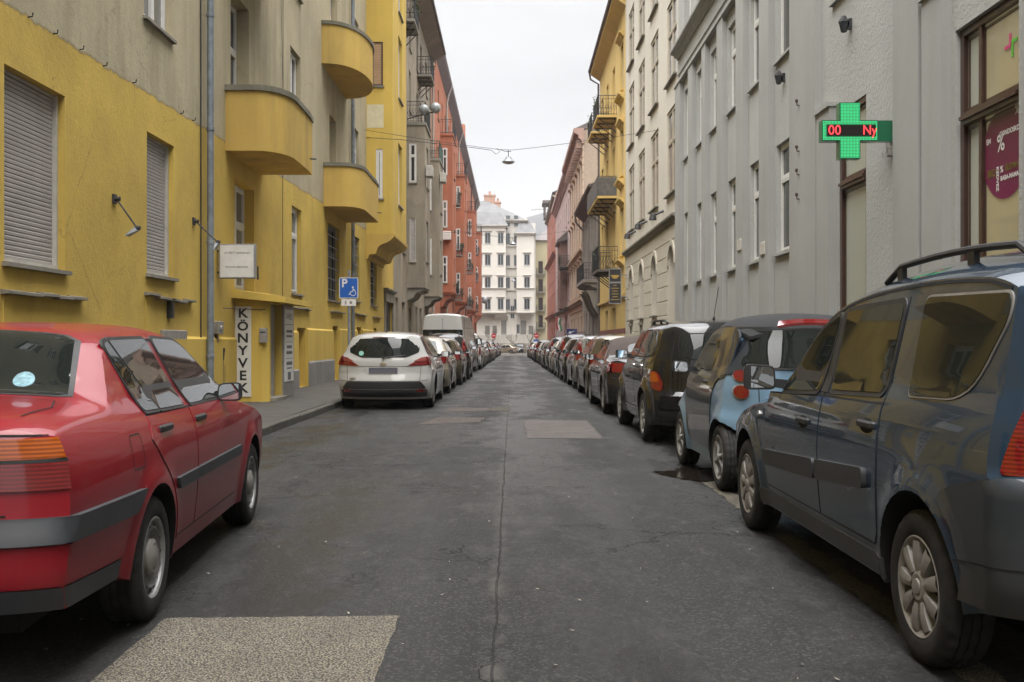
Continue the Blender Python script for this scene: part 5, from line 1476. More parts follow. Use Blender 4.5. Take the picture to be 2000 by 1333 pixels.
mb = MB(); cornice(mb, WF, W0, W1_, wz(612) - .1, .3, .35); B.part('string_course', mb, M['ivory'])
for xc, w_, h_ in ((wx(984), .45, 2.4), (wx(952), .4, 1.5), (wx(966), .35, 1.5), (wx(1022), .5, 2.4), (wx(1037), .4, 1.5)):
    mb = MB(); fbox(mb, WF, xc - w_, xc + w_, wz(655) + .1, wz(655) + .1 + h_, -.02, .03); B.part('ground_floor_window', mb, M['pane_light'])
for p0, p1 in ((968, 992), (1016, 1034)):
    mb = MB(); fprofile(mb, WF, wx(p0), wx(p1), [(-.02, wz(612) - .2), (1.2, wz(612) - .2), (1.1, wz(618)), (.3, wz(622)), (-.02, wz(626))]); B.part('bay_bracket', mb, M['ivory'])
mb = MB(); fbox(mb, WF, W0, W1_, -1.2, wz(655), -.02, .15); B.part('plinth', mb, stucco('ivory_plinth', (.42, .40, .36), streak=.4))
for z in rowz:
    mb = MB(); fbox(mb, WF, wx(989), wx(1011), z - .35, z - .2, -.02, .25); B.part('ledge', mb, M['ivory'])
# spire behind
mb = MB(); mb.add([(wx(1009), YW + 16, 18), (wx(1019), YW + 16, 18), (wx(1019), YW + 18, 18), (wx(1009), YW + 18, 18), (wx(1014), YW + 17, wz(409))], [(0, 1, 4), (1, 2, 4), (2, 3, 4), (3, 0, 4)]); B.part('turret_roof', mb, M['roofgrey'])

M['paleyellow'] = stucco('pale_yellow_render', (0.42, 0.37, 0.24), dirt=(0.3, 0.26, 0.18), streak=0.3, var=0.08, grain=20, bump=.1)
B = Building('apartment_building', 'pale yellow apartment house with stacked balconies behind the ivory building', 5.4, 178.0)
YP = 176.0; k = YP / FPX; PF = near_face(YP)
x0, x1 = (1046 - 1000) * k, (1046 - 1000) * k + 14
ops = [(x0 + .5, x0 + 1.3, EYE + (666.5 - p) * k, EYE + (666.5 - p) * k + 2.2, .25) for p in (640, 606, 570, 535)]
mb = MB(); facade(mb, PF, x0, x1, -1.2, EYE + (666.5 - 470) * k, ops); mb.box(x0, x1, YP + .3, YP + 12, -1.2, EYE + (666.5 - 470) * k); B.part('wall', mb, M['paleyellow'])
for op in ops: add_window(B, PF, *op[:4], dep=.2, style='double', frame='brown', sill=None, light=False)
for p in (640, 606, 570, 535): balcony_iron(B, PF, x0 + .15, x0 + 1.75, EYE + (666.5 - p) * k - .1, out=.9, slab='concrete', brackets=0, h=1.0)
mb = MB(); z = EYE + (666.5 - 470) * k; mb.add([(x0 - .4, YP - .5, z), (x1, YP - .5, z), (x1, YP + 12, z), (x0 - .4, YP + 12, z), (x0 + 2, YP + 5, z + 2.4), (x1, YP + 5, z + 2.4)], [(0, 1, 5, 4), (2, 3, 4, 5), (3, 0, 4)]); B.part('roof', mb, M['tin'])
# ================================================================== vehicles
def pchip(pts):
    """monotone cubic through the points, held constant outside"""
    x = np.array([p[0] for p in pts], float); y = np.array([p[1] for p in pts], float)
    h = np.diff(x); d = np.diff(y) / h
    m = np.zeros_like(x); m[0], m[-1] = d[0], d[-1]
    for i in range(1, len(x) - 1):
        if d[i - 1] * d[i] > 0:
            w1, w2 = 2 * h[i] + h[i - 1], h[i] + 2 * h[i - 1]
            m[i] = (w1 + w2) / (w1 / d[i - 1] + w2 / d[i])
    def f(q):
        q = np.clip(np.asarray(q, float), x[0], x[-1])
        i = np.clip(np.searchsorted(x, q) - 1, 0, len(x) - 2)
        t = (q - x[i]) / h[i]
        return ((1 + 2 * t) * (1 - t) ** 2) * y[i] + t * (1 - t) ** 2 * h[i] * m[i] + t * t * (3 - 2 * t) * y[i + 1] + t * t * (t - 1) * h[i] * m[i + 1]
    return f
def sstep(x): x = np.clip(x, 0, 1); return x * x * (3 - 2 * x)

class Shape:
    """car body: centre-line profiles seen from the side plus plan and section curves; y = 0 at the rear bumper"""
    def __init__(s, L, W, top, rear, front, axles, R, belt=.93, tum=.45, bottom=.2, edge=.05, crown=.03, sweep=(.10, .14),
                 rc=(.22, .30), pw=(5, 4), taper=(.035, .05), flare=.018, under=.05, crease=None, ra=None, rise=(.0, .0), shoulder=.035, ep=10):
        s.ep = ep
        s.rise, s.shoulder = rise, shoulder
        s.L, s.W, s.belt, s.tum, s.B, s.edge, s.crown, s.sweep, s.rc, s.pw, s.taper, s.flare, s.under, s.crease = L, W, belt, tum, bottom, edge, crown, sweep, rc, pw, taper, flare, under, crease
        s.top, s.rear, s.front, s.axles, s.R = pchip(top), pchip(rear), pchip(front), axles, R
        s.y0, s.y1 = top[0][0], top[-1][0]; s.ra = ra or R + .055
    def T(s, y, w):
        y = np.asarray(y, float); w2 = np.abs(w) ** 2
        k = sstep((y - s.L * .40) / (s.L * .25))
        sh = w2 * (s.sweep[1] * k - s.sweep[0] * (1 - k))
        tz = s.top(y + sh)
        hi = sstep((tz - s.belt) / .25)
        return tz - s.crown * w2 * (.4 + .6 * hi) - s.edge * np.abs(w) ** s.ep
    def H(s, y, z):
        y = np.asarray(y, float); z = np.asarray(z, float)
        a = np.clip((s.L * .30 - y) / (s.L * .30), 0, 1); b = np.clip((y - s.L * .66) / (s.L * .34), 0, 1)
        plan = 1 - s.taper[0] * a ** 2 - s.taper[1] * b ** 2
        zl = (z - s.B) / (s.belt - s.B)
        f = 1 - s.under * np.clip(.62 - zl, 0, 1) ** 2 / .38 - s.shoulder * np.clip(zl - .62, 0, .5) ** 2 / .1444
        h = s.W / 2 * plan * f
        q = (z - s.belt) / .045
        h = h - s.tum * .045 * np.log1p(np.exp(np.clip(q, -30, 30)))
        for ya in s.axles:
            r = np.hypot(y - ya, z - s.R)
            h = h + s.flare * np.exp(-((r - s.ra) / .07) ** 2) * (z < s.belt + .1)
        if s.crease:
            h = h + .008 * np.exp(-((z - s.crease) / .03) ** 2)
        return h
    def yR(s, z, w): return s.rear(z) + s.rc[0] * np.abs(w) ** s.pw[0]
    def yF(s, z, w): return s.front(z) - s.rc[1] * np.abs(w) ** s.pw[1]
    def F(s, u, v, w):
        tr, tf = s.T(s.y0, w), s.T(s.y1, w)
        br, bf = s.B + s.rise[0], s.B + s.rise[1]
        y = s.yR(br + v * (tr - br), w) * (1 - u) + s.yF(bf + v * (tf - bf), w) * u
        b = s.Bf(y); z = b + v * (s.T(y, w) - b)
        return np.stack([w * s.H(y, z), y, z], -1)
    def Bf(s, y):
        return s.B + s.rise[0] * sstep((s.axles[0] - .12 - y) / .45) + s.rise[1] * sstep((y - s.axles[1] - .12) / .45)
    # surfaces for panels
    def side(s, p, off, sgn):
        y, z = p[:, 0], p[:, 1]
        return np.stack([sgn * (s.H(y, z) + off), y, z], -1)
    def back(s, p, off, sgn=-1):
        x, z = p[:, 0], p[:, 1]; y = s.rear(z)
        for _ in range(4):
            w = np.clip(x / s.H(y, z), -1, 1); y = s.yR(z, w)
        return np.stack([x, y - off, z], -1)
    def fore(s, p, off, sgn=1):
        x, z = p[:, 0], p[:, 1]; y = s.front(z)
        for _ in range(4):
            w = np.clip(x / s.H(y, z), -1, 1); y = s.yF(z, w)
        return np.stack([x, y + off, z], -1)
    def _wrap(s, t, z):
        a = s.W / 2
        w = np.clip(np.abs(t) / a, 0, 1); y = s.yR(z, w) + np.maximum(np.abs(t) - a, 0)
        return np.stack([np.sign(t) * np.where(np.abs(t) < 1e-9, 0, 1) * w * s.H(y, z), y, z], -1)
    def wrap(s, p, off, sgn=1):
        '''round the tail: t runs from the centre line across the back and on along the flank'''
        t, z = p[:, 0], p[:, 1]; e = .003
        n = np.cross(s._wrap(t + e, z) - s._wrap(t - e, z), s._wrap(t, z + e) - s._wrap(t, z - e))
        n /= np.linalg.norm(n, axis=1)[:, None] + 1e-9
        P = s._wrap(t, z)
        flip = np.where((n[:, 1] * -1 + n[:, 0] * np.sign(t)) < 0, -1, 1)[:, None]
        return P + n * flip * off
    def roof(s, p, off, sgn=1):
        x, y = p[:, 0], p[:, 1]; z = s.top(y)
        for _ in range(4):
            w = np.clip(x / s.H(y, z), -1, 1); z = s.T(y, w)
        return np.stack([x, y, z + off], -1)

def rpoly(pts, r=.03, n=4):
    """polygon with rounded corners; r a number or one per corner"""
    out = []; N = len(pts)
    for i in range(N):
        p = Vector(pts[i]); a = Vector(pts[i - 1]); b = Vector(pts[(i + 1) % N])
        ri = r[i] if isinstance(r, (list, tuple)) else r
        la, lb = (a - p).length, (b - p).length
        q = min(ri, la * .49, lb * .49)
        if q < 1e-4: out.append(tuple(p)); continue
        s, e = p + (a - p) / la * q, p + (b - p) / lb * q
        for k in range(n + 1):
            t = k / n
            out.append(tuple(s * (1 - t) ** 2 + p * 2 * t * (1 - t) + e * t * t))
    return out

def inside(poly, x, y):
    c = np.zeros(len(x), bool); n = len(poly)
    for i in range(n):
        x0, y0 = poly[i]; x1, y1 = poly[(i + 1) % n]
        if y0 == y1: continue
        t = ((y0 > y) != (y1 > y)) & (x < (x1 - x0) * (y - y0) / (y1 - y0) + x0)
        c ^= t
    return c

def grow(poly, d):
    """polygon pushed outwards by d"""
    n = len(poly); A = sum(poly[i][0] * poly[(i + 1) % n][1] - poly[(i + 1) % n][0] * poly[i][1] for i in range(n))
    sg = 1 if A > 0 else -1; out = []
    for i in range(n):
        a, p, b = Vector(poly[i - 1]), Vector(poly[i]), Vector(poly[(i + 1) % n])
        d1, d2 = (p - a), (b - p)
        if d1.length < 1e-9 or d2.length < 1e-9: out.append(tuple(p)); continue
        d1.normalize(); d2.normalize()
        nrm = Vector((d1.y + d2.y, -d1.x - d2.x)) * sg
        if nrm.length < 1e-6: out.append(tuple(p)); continue
        nrm.normalize(); c = max(.35, nrm.dot(Vector((d1.y, -d1.x)) * sg))
        out.append(tuple(p + nrm * (d / c)))
    return out

def patch_mesh(name, surf, poly, off, depth, mat, sgn=1, dens=.06, mb=None, inner=None):
    """panel lying on a surface of the body, with a turned-in edge"""
    b = []
    for i in range(len(poly)):
        p, q = Vector(poly[i]), Vector(poly[(i + 1) % len(poly)])
        k = max(1, int((q - p).length / dens))
        b += [p + (q - p) * j / k for j in range(k)]
    nb = len(b)
    P = np.array([(p.x, p.y) for p in b])
    lo, hi = P.min(0), P.max(0)
    gx, gy = np.meshgrid(np.arange(lo[0] + dens / 2, hi[0], dens), np.arange(lo[1] + dens / 2, hi[1], dens))
    gx, gy = gx.ravel(), gy.ravel()
    shr = grow(poly, -dens * .35)
    k = inside(shr, gx, gy) if len(gx) else np.zeros(0, bool)
    pts = [Vector(p) for p in P] + [Vector((x, y)) for x, y in zip(gx[k], gy[k])]
    vo, _, fo, _, _, _ = delaunay_2d_cdt(pts, [], [list(range(nb))], 1, 1e-7)
    V = np.array([(v.x, v.y) for v in vo])
    top = surf(V, off, sgn)
    rim0 = surf(P, off, sgn); rim1 = surf(P, off - depth, sgn)
    own = mb is None
    mb = mb or MB()
    mb.add([tuple(v) for v in top], [tuple(f) for f in fo], 0, True)
    if depth:
        mb.add([tuple(v) for v in rim0] + [tuple(v) for v in rim1], [(i, (i + 1) % nb, nb + (i + 1) % nb, nb + i) for i in range(nb)], 0, False)
    if not own: return None
    return mb.mesh(name, mat, angle=40)

def ribbon(mb, surf, line, width, off, sgn=1, closed=False, dens=.04):
    """narrow strip along a line on the body (shut lines, seals)"""
    pts = []
    n = len(line)
    for i in range(n if closed else n - 1):
        p, q = Vector(line[i]), Vector(line[(i + 1) % n]); k = max(1, int((q - p).length / dens))
        pts += [p + (q - p) * j / k for j in range(k)]
    if not closed: pts.append(Vector(line[-1]))
    N = len(pts); a = []; c = []
    for i in range(N):
        if closed: d = pts[(i + 1) % N] - pts[i - 1]
        else: d = pts[min(i + 1, N - 1)] - pts[max(i - 1, 0)]
        d = d.normalized() if d.length > 1e-9 else Vector((1, 0)); q = Vector((-d.y, d.x)) * width / 2
        a.append(pts[i] + q); c.append(pts[i] - q)
    A = surf(np.array([tuple(p) for p in a]), off, sgn); C_ = surf(np.array([tuple(p) for p in c]), off, sgn)
    m = N if closed else N - 1
    mb.add([tuple(v) for v in A] + [tuple(v) for v in C_], [(i, (i + 1) % N, N + (i + 1) % N, N + i) for i in range(m)], 0, True)

def mirror_poly(half):
    """closed outline from its right half, given from the centre line round to the centre line"""
    return list(half) + [(-x, z) for x, z in reversed(half) if abs(x) > 1e-6]

WHEELS = {}
def wheel_meshes(R, tw, rr, style, rim_mat):
    key = (R, tw, rr, style, rim_mat)
    if key in WHEELS: return WHEELS[key]
    h = tw / 2
    n = 84
    prof = [(rr - .012, h * .86), (rr + .002, h * .97), (rr + .02, h * 1.0), (rr + (R - rr) * .5, h * 1.04), (R - .028, h * .98), (R - .012, h * .88), (R - .003, h * .74)]
    for a in (.40, .02, -.36): prof += [(R - .001, h * (a + .22)), (R, h * (a + .10)), (R - .008, h * (a + .085)), (R - .008, h * (a + .035)), (R, h * (a + .02))]
    prof += [(R - .003, -h * .74), (R - .012, -h * .88), (R - .028, -h * .98), (rr + (R - rr) * .5, -h * 1.04), (rr + .02, -h), (rr - .012, -h * .86)]
    ty = MB(); ty.lathe(prof, 'x', n=n)
    # cross grooves on the shoulders and tread
    for i, (r, x) in enumerate(prof):
        if r > R - .02 and r > R - .0125:
            for k in range(n):
                if k % 3 == (0 if x > 0 else 1):
                    j = i * n + k; v = ty.v[j]; f = (r - .006) / r; ty.v[j] = (v[0], v[1] * f, v[2] * f)
    tyre = ty.mesh('tyre', M['tyre'], angle=28)
    hub = MB(); hub.lathe([(.001, h * .25), (rr * .9, h * .25), (rr * .97, h * .5), (rr * .97, -h * .8)], 'x', n=32); hubm = hub.mesh('wheel', M['black'])
    rm = MB()
    e = h * .93
    if style == 'steel':
        rm.lathe([(rr + .004, e), (rr - .006, e + .004), (rr - .016, e - .004), (rr - .022, e - .022), (rr * .87, e - .032)], 'x', n=48)
        rm.lathe([(rr * .87, e - .032), (rr * .80, e - .012), (rr * .72, e - .006), (rr * .60, e - .022), (rr * .48, e - .03), (rr * .42, e - .028)], 'x', n=48, mi=1)
        rm.lathe([(rr * .46, e - .03), (rr * .45, e - .006), (rr * .36, e + .004), (rr * .30, e + .002), (rr * .26, e + .006), (.001, e + .010)], 'x', n=32, mi=2)
        for k in range(14):
            a = 2 * math.pi * k / 14; r0 = rr * .79; s = rr * .038
            c = (e - .010, r0 * math.cos(a), r0 * math.sin(a)); t = Vector((0, -math.sin(a), math.cos(a))); q = Vector((0, math.cos(a), math.sin(a)))
            rm.add([tuple(Vector(c) + t * (s * 1.5 * math.cos(b)) + q * (s * math.sin(b)) + Vector((.002, 0, 0))) for b in [i * math.pi / 4 for i in range(8)]], [tuple(range(8))], 3)
        mats = [M['silver'], M['wheel_grey'], M['silver_dull'], M['dark_gap']]
    else:
        ns, wi, wo, rin = {'blades': (9, .85, .62, .36), 'five': (5, .46, .30, .2), 'six': (6, .40, .26, .2), 'seven': (7, .32, .2, .2), 'ten': (10, .22, .16, .2)}[style]
        rm.lathe([(rr + .004, e), (rr - .006, e + .005), (rr - .018, e - .002), (rr - .030, e - .012), (rr - .034, e - .05)], 'x', n=48)
        rm.lathe([(rr * rin * 1.08, e - .03), (rr * rin, e - .004), (rr * rin * .7, e + .006), (rr * .16, e + .004), (rr * .14, e + .010), (.001, e + .012)], 'x', n=32)
        for k in range(ns):
            a = 2 * math.pi * k / ns + .3
            def pt(r, off, x): 
                b = a + off; return (x, r * math.cos(b), r * math.sin(b))
            r0, r1 = rr * rin * .9, rr - .022
            ai, ao = wi * math.pi / ns, wo * math.pi / ns
            if style == 'blades': ai, ao = math.pi / ns * .93, math.pi / ns * .60
            v = []
            for x, sh in ((e - .0, .80), (e - .035, 1.0)):
                for j in range(4):
                    t = j / 3; r = r0 + (r1 - r0) * t; w_ = (ai + (ao - ai) * t) * sh
                    xx = x - .012 * math.sin(t * math.pi * .9) if style != 'blades' else x + .006 * math.sin(t * math.pi)
                    v += [pt(r, -w_, xx), pt(r, 0, xx + (.006 if sh < 1 else 0)), pt(r, w_, xx)]
            fs = []
            for j in range(3):
                for c in range(2): fs.append((j * 3 + c, j * 3 + c + 1, j * 3 + c + 4, j * 3 + c + 3))
                fs.append((j * 3, j * 3 + 3, 12 + j * 3 + 3, 12 + j * 3)); fs.append((j * 3 + 2, j * 3 + 5, 12 + j * 3 + 5, 12 + j * 3 + 2))
            rm.add(v, fs, 0)
        mats = [M[rim_mat]]
    rim = rm.mesh('rim', mats, angle=30)
    WHEELS[key] = (hubm, tyre, rim)
    return WHEELS[key]
M['wheel_grey'] = plain('wheel_centre_grey', (0.16, 0.155, 0.15), .5, metal=.2, var=.25, scale=14)

def body_mesh(s, mats, split=None, nu=96, nv=26, nw=13):
    """grid the six sides, weld, cut the wheel arches; split = [(name, test)] takes faces off into separate parts"""
    tw = np.concatenate([-(1 - (1 - np.linspace(1, 0, nw)) ** 2)[:-1] * 1.0, (1 - (1 - np.linspace(0, 1, nw)) ** 2)]) if False else np.sign(np.linspace(-1, 1, 2 * nw)) * (1 - (1 - np.abs(np.linspace(-1, 1, 2 * nw))) ** 1.9)
    uu = np.linspace(0, 1, nu); uu = uu + .035 * np.sin(2 * math.pi * uu) * -1 * .9
    vv = np.linspace(0, 1, nv)
    mb = MB()
    def grid(A, B_, fn, flip):
        a, b = np.meshgrid(A, B_, indexing='ij'); P = fn(a, b).reshape(-1, 3)
        na, nb = len(A), len(B_)
        mb.add([tuple(p) for p in P], [(i * nb + j, i * nb + j + 1, (i + 1) * nb + j + 1, (i + 1) * nb + j)[::-1 if flip else 1] for i in range(na - 1) for j in range(nb - 1)], 0, True)
    o = np.ones_like
    grid(uu, vv, lambda a, b: s.F(a, b, o(a)), True); grid(uu, vv, lambda a, b: s.F(a, b, -o(a)), False)
    grid(tw, vv, lambda a, b: s.F(0 * a, b, a), False); grid(tw, vv, lambda a, b: s.F(o(a), b, a), True)
    grid(tw, uu, lambda a, b: s.F(b, o(a), a), True); grid(tw, uu, lambda a, b: s.F(b, 0 * a, a), False)
    me = bpy.data.meshes.new('body')
    me.from_pydata(mb.v, [], mb.f)
    bm = bmesh.new(); bm.from_mesh(me)
    bmesh.ops.remove_doubles(bm, verts=list(bm.verts), dist=2e-4)
    bmesh.ops.recalc_face_normals(bm, faces=list(bm.faces))
    bm.to_mesh(me); bm.free()
    for m in mats: me.materials.append(m)
    # wheel arches
    cut = MB()
    for ya in s.axles:
        n = 40; ra = s.ra
        for x0, x1 in ((-s.W, -s.W / 2 + .30), (s.W / 2 - .30, s.W)):
            vs = [(x, ya + ra * math.cos(2 * math.pi * k / n), s.R + ra * math.sin(2 * math.pi * k / n)) for x in (x0, x1) for k in range(n)]
            cut.add(vs, [tuple(range(n))[::-1], tuple(range(n, 2 * n))] + [(k, (k + 1) % n, n + (k + 1) % n, n + k) for k in range(n)])
    cm = cut.mesh('cutter', M['dark_gap'])
    ob = bpy.data.objects.new('cut_body', me); COL.objects.link(ob)
    cu = bpy.data.objects.new('cutter', cm); COL.objects.link(cu)
    md = ob.modifiers.new('b', 'BOOLEAN'); md.operation = 'DIFFERENCE'; md.object = cu; md.solver = 'EXACT'
    try: md.material_mode = 'TRANSFER'
    except Exception: pass
    bpy.context.view_layer.update()
    dg = bpy.context.evaluated_depsgraph_get()
    res = bpy.data.meshes.new_from_object(ob.evaluated_get(dg))
    bpy.data.objects.remove(ob); bpy.data.objects.remove(cu)
    res.name = 'body'
    outs = []
    if split:
        for name, mat, test in split:
            bm = bmesh.new(); bm.from_mesh(res)
            bm2 = bm.copy()
            kill = [f for f in bm.faces if test(f.calc_center_median())]
            ks = set(f.index for f in kill)
            bmesh.ops.delete(bm, geom=kill, context='FACES'); bm.to_mesh(res); bm.free()
            bm2.faces.ensure_lookup_table()
            bmesh.ops.delete(bm2, geom=[f for f in bm2.faces if f.index not in ks], context='FACES')
            m2 = bpy.data.meshes.new(name); bm2.to_mesh(m2); bm2.free(); m2.materials.clear(); m2.materials.append(mat)
            m2.polygons.foreach_set('use_smooth', [True] * len(m2.polygons)); m2.set_sharp_from_angle(angle=R(38))
            outs.append((name, m2))
    res.polygons.foreach_set('use_smooth', [True] * len(res.polygons))
    res.set_sharp_from_angle(angle=R(38))
    return res, outs

class Car:
    def __init__(c, name, label, cat, s, paint_mat, x, y, rz=0.0, group=None, split=None, nu=96, nv=26, extra=None):
        c.s, c.p = s, paint_mat
        c.root = empty(name, (x, y, gz(y)), rz); tag(c.root, label, cat, group)
        res, outs = body_mesh(s, [paint_mat, M['dark_gap']] if False else [paint_mat], split, nu, nv)
        c.body = link('body', res, c.root)
        for n, m in outs: link(n, m, c.root)
        mb = MB(); mb.box(-s.W / 2 + .33, s.W / 2 - .33, .35, s.L - .4, s.B - .06, s.B + .1)
        for ya in s.axles: mb.box(-s.W / 2 + .15, s.W / 2 - .15, ya - .06, ya + .06, s.R - .06, s.R + .05)
        link('underbody', mb.mesh('underbody', M['dark_gap']), c.root)
    def patch(c, name, where, poly, mat, off=.004, depth=.02, parent=None, dens=.06, sides=(1, -1), label=None):
        s = c.s; out = []
        f = {'side': s.side, 'back': s.back, 'fore': s.fore, 'roof': s.roof, 'wrap': s.wrap}[where]
        if where == 'side':
            for sg in sides: out.append(link(name, patch_mesh(name, f, poly, off, depth, mat, sg, dens), parent or c.root))
        elif parent == 'pair' or sides == 'pair':
            for sg in (1, -1): out.append(link(name, patch_mesh(name, f, [(x * sg, z) for x, z in poly], off, depth, mat, 1, dens), c.root))
        else: out.append(link(name, patch_mesh(name, f, poly, off, depth, mat, 1, dens), parent or c.root))
        return out
    def window(c, polys, seal=.022, name='side_window', seal_mat='black', mat='glass'):
        for poly in polys:
            for sg in (1, -1):
                o = link(name, patch_mesh(name, c.s.side, poly, .009, .012, M[mat], sg, .07), c.root)
                if seal: link('seal', patch_mesh('seal', c.s.side, grow(poly, seal), .006, .012, M[seal_mat], sg, .12), o)
    def door(c, poly, handle=None, hmat='black', gap=.010, off=.0045):
        for sg in (1, -1):
            o = link('door', patch_mesh('door', c.s.side, poly, off, off + .004, c.p, sg, .05), c.root)
            link('shut_line', patch_mesh('shut_line', c.s.side, grow(poly, gap), .0012, .006, M['dark_gap'], sg, .09), o)
            if handle:
                y, z = handle
                mb = MB(); x = float(c.s.H(np.array([y]), np.array([z]))[0])
                mb.bbox(sg * (x + .006) - .012, sg * (x + .006) + .016 * 1, y - .10, y + .10, z - .017, z + .017, .008) if sg > 0 else mb.bbox(-(x + .006) - .016, -(x + .006) + .012, y - .10, y + .10, z - .017, z + .017, .008)
                h = link('handle', mb.mesh('handle', M[hmat] if isinstance(hmat, str) else hmat), o)
    def lines(c, where, lines, width=.008, sides=(1, -1), name='panel_gap', off=.0025):
        mb = MB(); s = c.s; f = {'side': s.side, 'back': s.back, 'fore': s.fore, 'roof': s.roof, 'wrap': s.wrap}[where]
        for ln in lines:
            if where == 'side':
                for sg in sides: ribbon(mb, f, ln, width, off, sg)
            else:
                ribbon(mb, f, ln, width, off)
        return link(name, mb.mesh(name, M['dark_gap']), c.root)
    def gutter(c, y0, y1, width=.014, off=.003):
        ys = np.linspace(y0, y1, 16); zs = c.s.T(ys, np.ones(16)) - .014
        for sg in (1, -1):
            mb = MB(); ribbon(mb, c.s.side, [(float(a), float(b)) for a, b in zip(ys, zs)], width, off, sg); link('roof_gutter', mb.mesh('roof_gutter', M['dark_gap']), c.root)
    def wheels(c, tw, rr, style, rim='silver', inset=.02):
        s = c.s
        hm, tm, rm = wheel_meshes(s.R, tw, rr, style, rim)
        for ya in s.axles:
            for sg in (1, -1):
                x = sg * (s.W / 2 - inset - tw / 2 - (.012))
                o = link('wheel', hm, c.root, (x, ya, s.R), 0 if sg > 0 else math.pi)
                link('tyre', tm, o); link('rim', rm, o)
    def door_mirror(c, y, z, mat=None, w=.19, h=.13, out=.05):
        for sg in (1, -1):
            x = float(c.s.H(np.array([y]), np.array([z]))[0]) - .02
            mb = MB()
            pr = rpoly([(0, 0), (w, .0), (w * .98, h), (w * .04, h * .92)], .035, 3)
            pr = [(x + out + px, z + pz) for px, pz in pr]; n = len(pr); cx = x + out + w / 2; cz = z + h / 2
            vs = []
            for dy, k in ((-.005, .97), (.0, 1.0), (.05, .92), (.085, .62), (.10, .25)): vs += [(sg * (cx + (px - cx) * k), y + dy, cz + (pz - cz) * k) for px, pz in pr]
            mb.add(vs, [(i * n + j, i * n + (j + 1) % n, (i + 1) * n + (j + 1) % n, (i + 1) * n + j) for i in range(4) for j in range(n)] + [tuple(range(4 * n, 5 * n))], 0, True)
            mb.add([(sg * (x - .02), y + .0, z + .0), (sg * (x - .02), y + .09, z + .0), (sg * (x + out + .04), y + .06, z + .02), (sg * (x + out + .04), y + .01, z + .02), (sg * (x - .02), y + .0, z + .06), (sg * (x - .02), y + .09, z + .06), (sg * (x + out + .04), y + .06, z + .07), (sg * (x + out + .04), y + .01, z + .07)],
                   [(0, 1, 2, 3), (4, 5, 6, 7), (0, 1, 5, 4), (1, 2, 6, 5), (2, 3, 7, 6), (3, 0, 4, 7)])
            o = link('door_mirror', mb.mesh('door_mirror', mat or M['black']), c.root)
            g = MB(); g.add([(sg * (cx + (px - cx) * .86), y - .0065 + .02 * (px - cx), cz + (pz - cz) * .84) for px, pz in pr], [tuple(range(n))]); link('mirror_glass', g.mesh('mirror_glass', M['mirror']), o)
            bz = MB(); bz.add([(sg * (cx + (px - cx) * .97), y - .0052, cz + (pz - cz) * .97) for px, pz in pr], [tuple(range(n))]); link('bezel', bz.mesh('bezel', M['black']), o)
    def rails(c, y0, y1, inset=.10, h=.045, mat='black', posts=3):
        s = c.s
        for sg in (1, -1):
            mb = MB(); pts = []
            for k in range(9):
                y = y0 + (y1 - y0) * k / 8; z0 = float(s.T(np.array([y]), np.array([.86]))[0]); x = (float(s.H(np.array([y]), np.array([z0]))[0])) * .86
                e = min(1, k / 1.0, (8 - k) / 1.0)
                pts.append((sg * x, y, z0 + h * e + .006))
                if k in (3, 7): mb.box(sg * x - .012, sg * x + .012, y - .03, y + .03, z0 - .01, z0 + h)
            mb.tube(pts, .016, 8); link('roof_rail', mb.mesh('roof_rail', M[mat]), c.root)
    def plate(c, z, w=.52, h=.11, y_off=.012):
        c.patch('number_plate', 'back', rpoly([(-w / 2, z), (w / 2, z), (w / 2, z + h), (-w / 2, z + h)], .01, 2), M['plate'], .014, .02)
    def wiper(c, a, b):
        s = c.s; mb = MB(); P = s.back(np.array([a, b]), .022); mb.tube([tuple(P[0]), tuple(P[1])], .009, 6); mb.lathe([(.001, .0), (.025, .0), (.025, .03), (.001, .03)], 'y', tuple(P[0] - np.array([0, .03, 0])), 10)
        link('wiper', mb.mesh('wiper', M['black']), c.root)
    def aerial(c, y, x=0.0, lean=-.25, L=.35):
        z = float(c.s.T(np.array([y]), np.array([0.0]))[0]); mb = MB(); mb.tube([(x, y, z), (x, y + lean * .15, z + .03)], .016, 6); mb.tube([(x, y, z + .02), (x, y + lean, z + L)], .0045, 5)
        link('aerial', mb.mesh('aerial', M['black']), c.root)

def respray(root, old, new):
    """give a copied car its own paint without touching the shared meshes"""
    for o in [root] + list(root.children_recursive):
        if o.type == 'MESH':
            for sl in o.material_slots:
                if sl.material == old:
                    sl.link = 'OBJECT'; sl.material = new

def circ(x, z, r, n=20, sz=None): return [(x + r * math.cos(2 * math.pi * k / n), z + (sz or r) * math.sin(2 * math.pi * k / n)) for k in range(n)]
# ------------------------------------------------------------------ red saloon
P_RED = paint('faded_red_paint', (0.235, 0.006, 0.014), rough=.34, dust=.14, coat=.55)
S = Shape(4.38, 1.69, [(.0, .995), (.07, 1.03), (.40, 1.06), (.62, 1.07), (.70, 1.085), (.86, 1.22), (1.02, 1.335), (1.18, 1.372), (1.6, 1.397), (2.0, 1.402), (2.38, 1.385), (2.6, 1.335), (2.98, 1.13), (3.26, .965), (3.45, .93), (3.9, .86), (4.2, .77), (4.32, .70)],
          [(.22, .05), (.34, -.045), (.47, -.09), (.575, -.09), (.655, -.056), (.74, -.048), (.95, -.03), (.995, .0)], [(.2, 4.30), (.35, 4.37), (.5, 4.38), (.62, 4.34), (.70, 4.32)],
          (1.06, 3.535), .289, belt=.945, tum=.52, bottom=.21, edge=.05, rc=(.085, .3), pw=(7, 4), sweep=(.015, .14), crown=.03, flare=.02, ra=.345, taper=(.035, .05), rise=(.11, .04), shoulder=.05)
red = Car('parked_car', 'old red four-door saloon with black bumper strip and steel wheels, parked slantwise', 'car', S, P_RED, -2.50 + .077, 3.535, R(4.4), nu=130, nv=34)
c = red
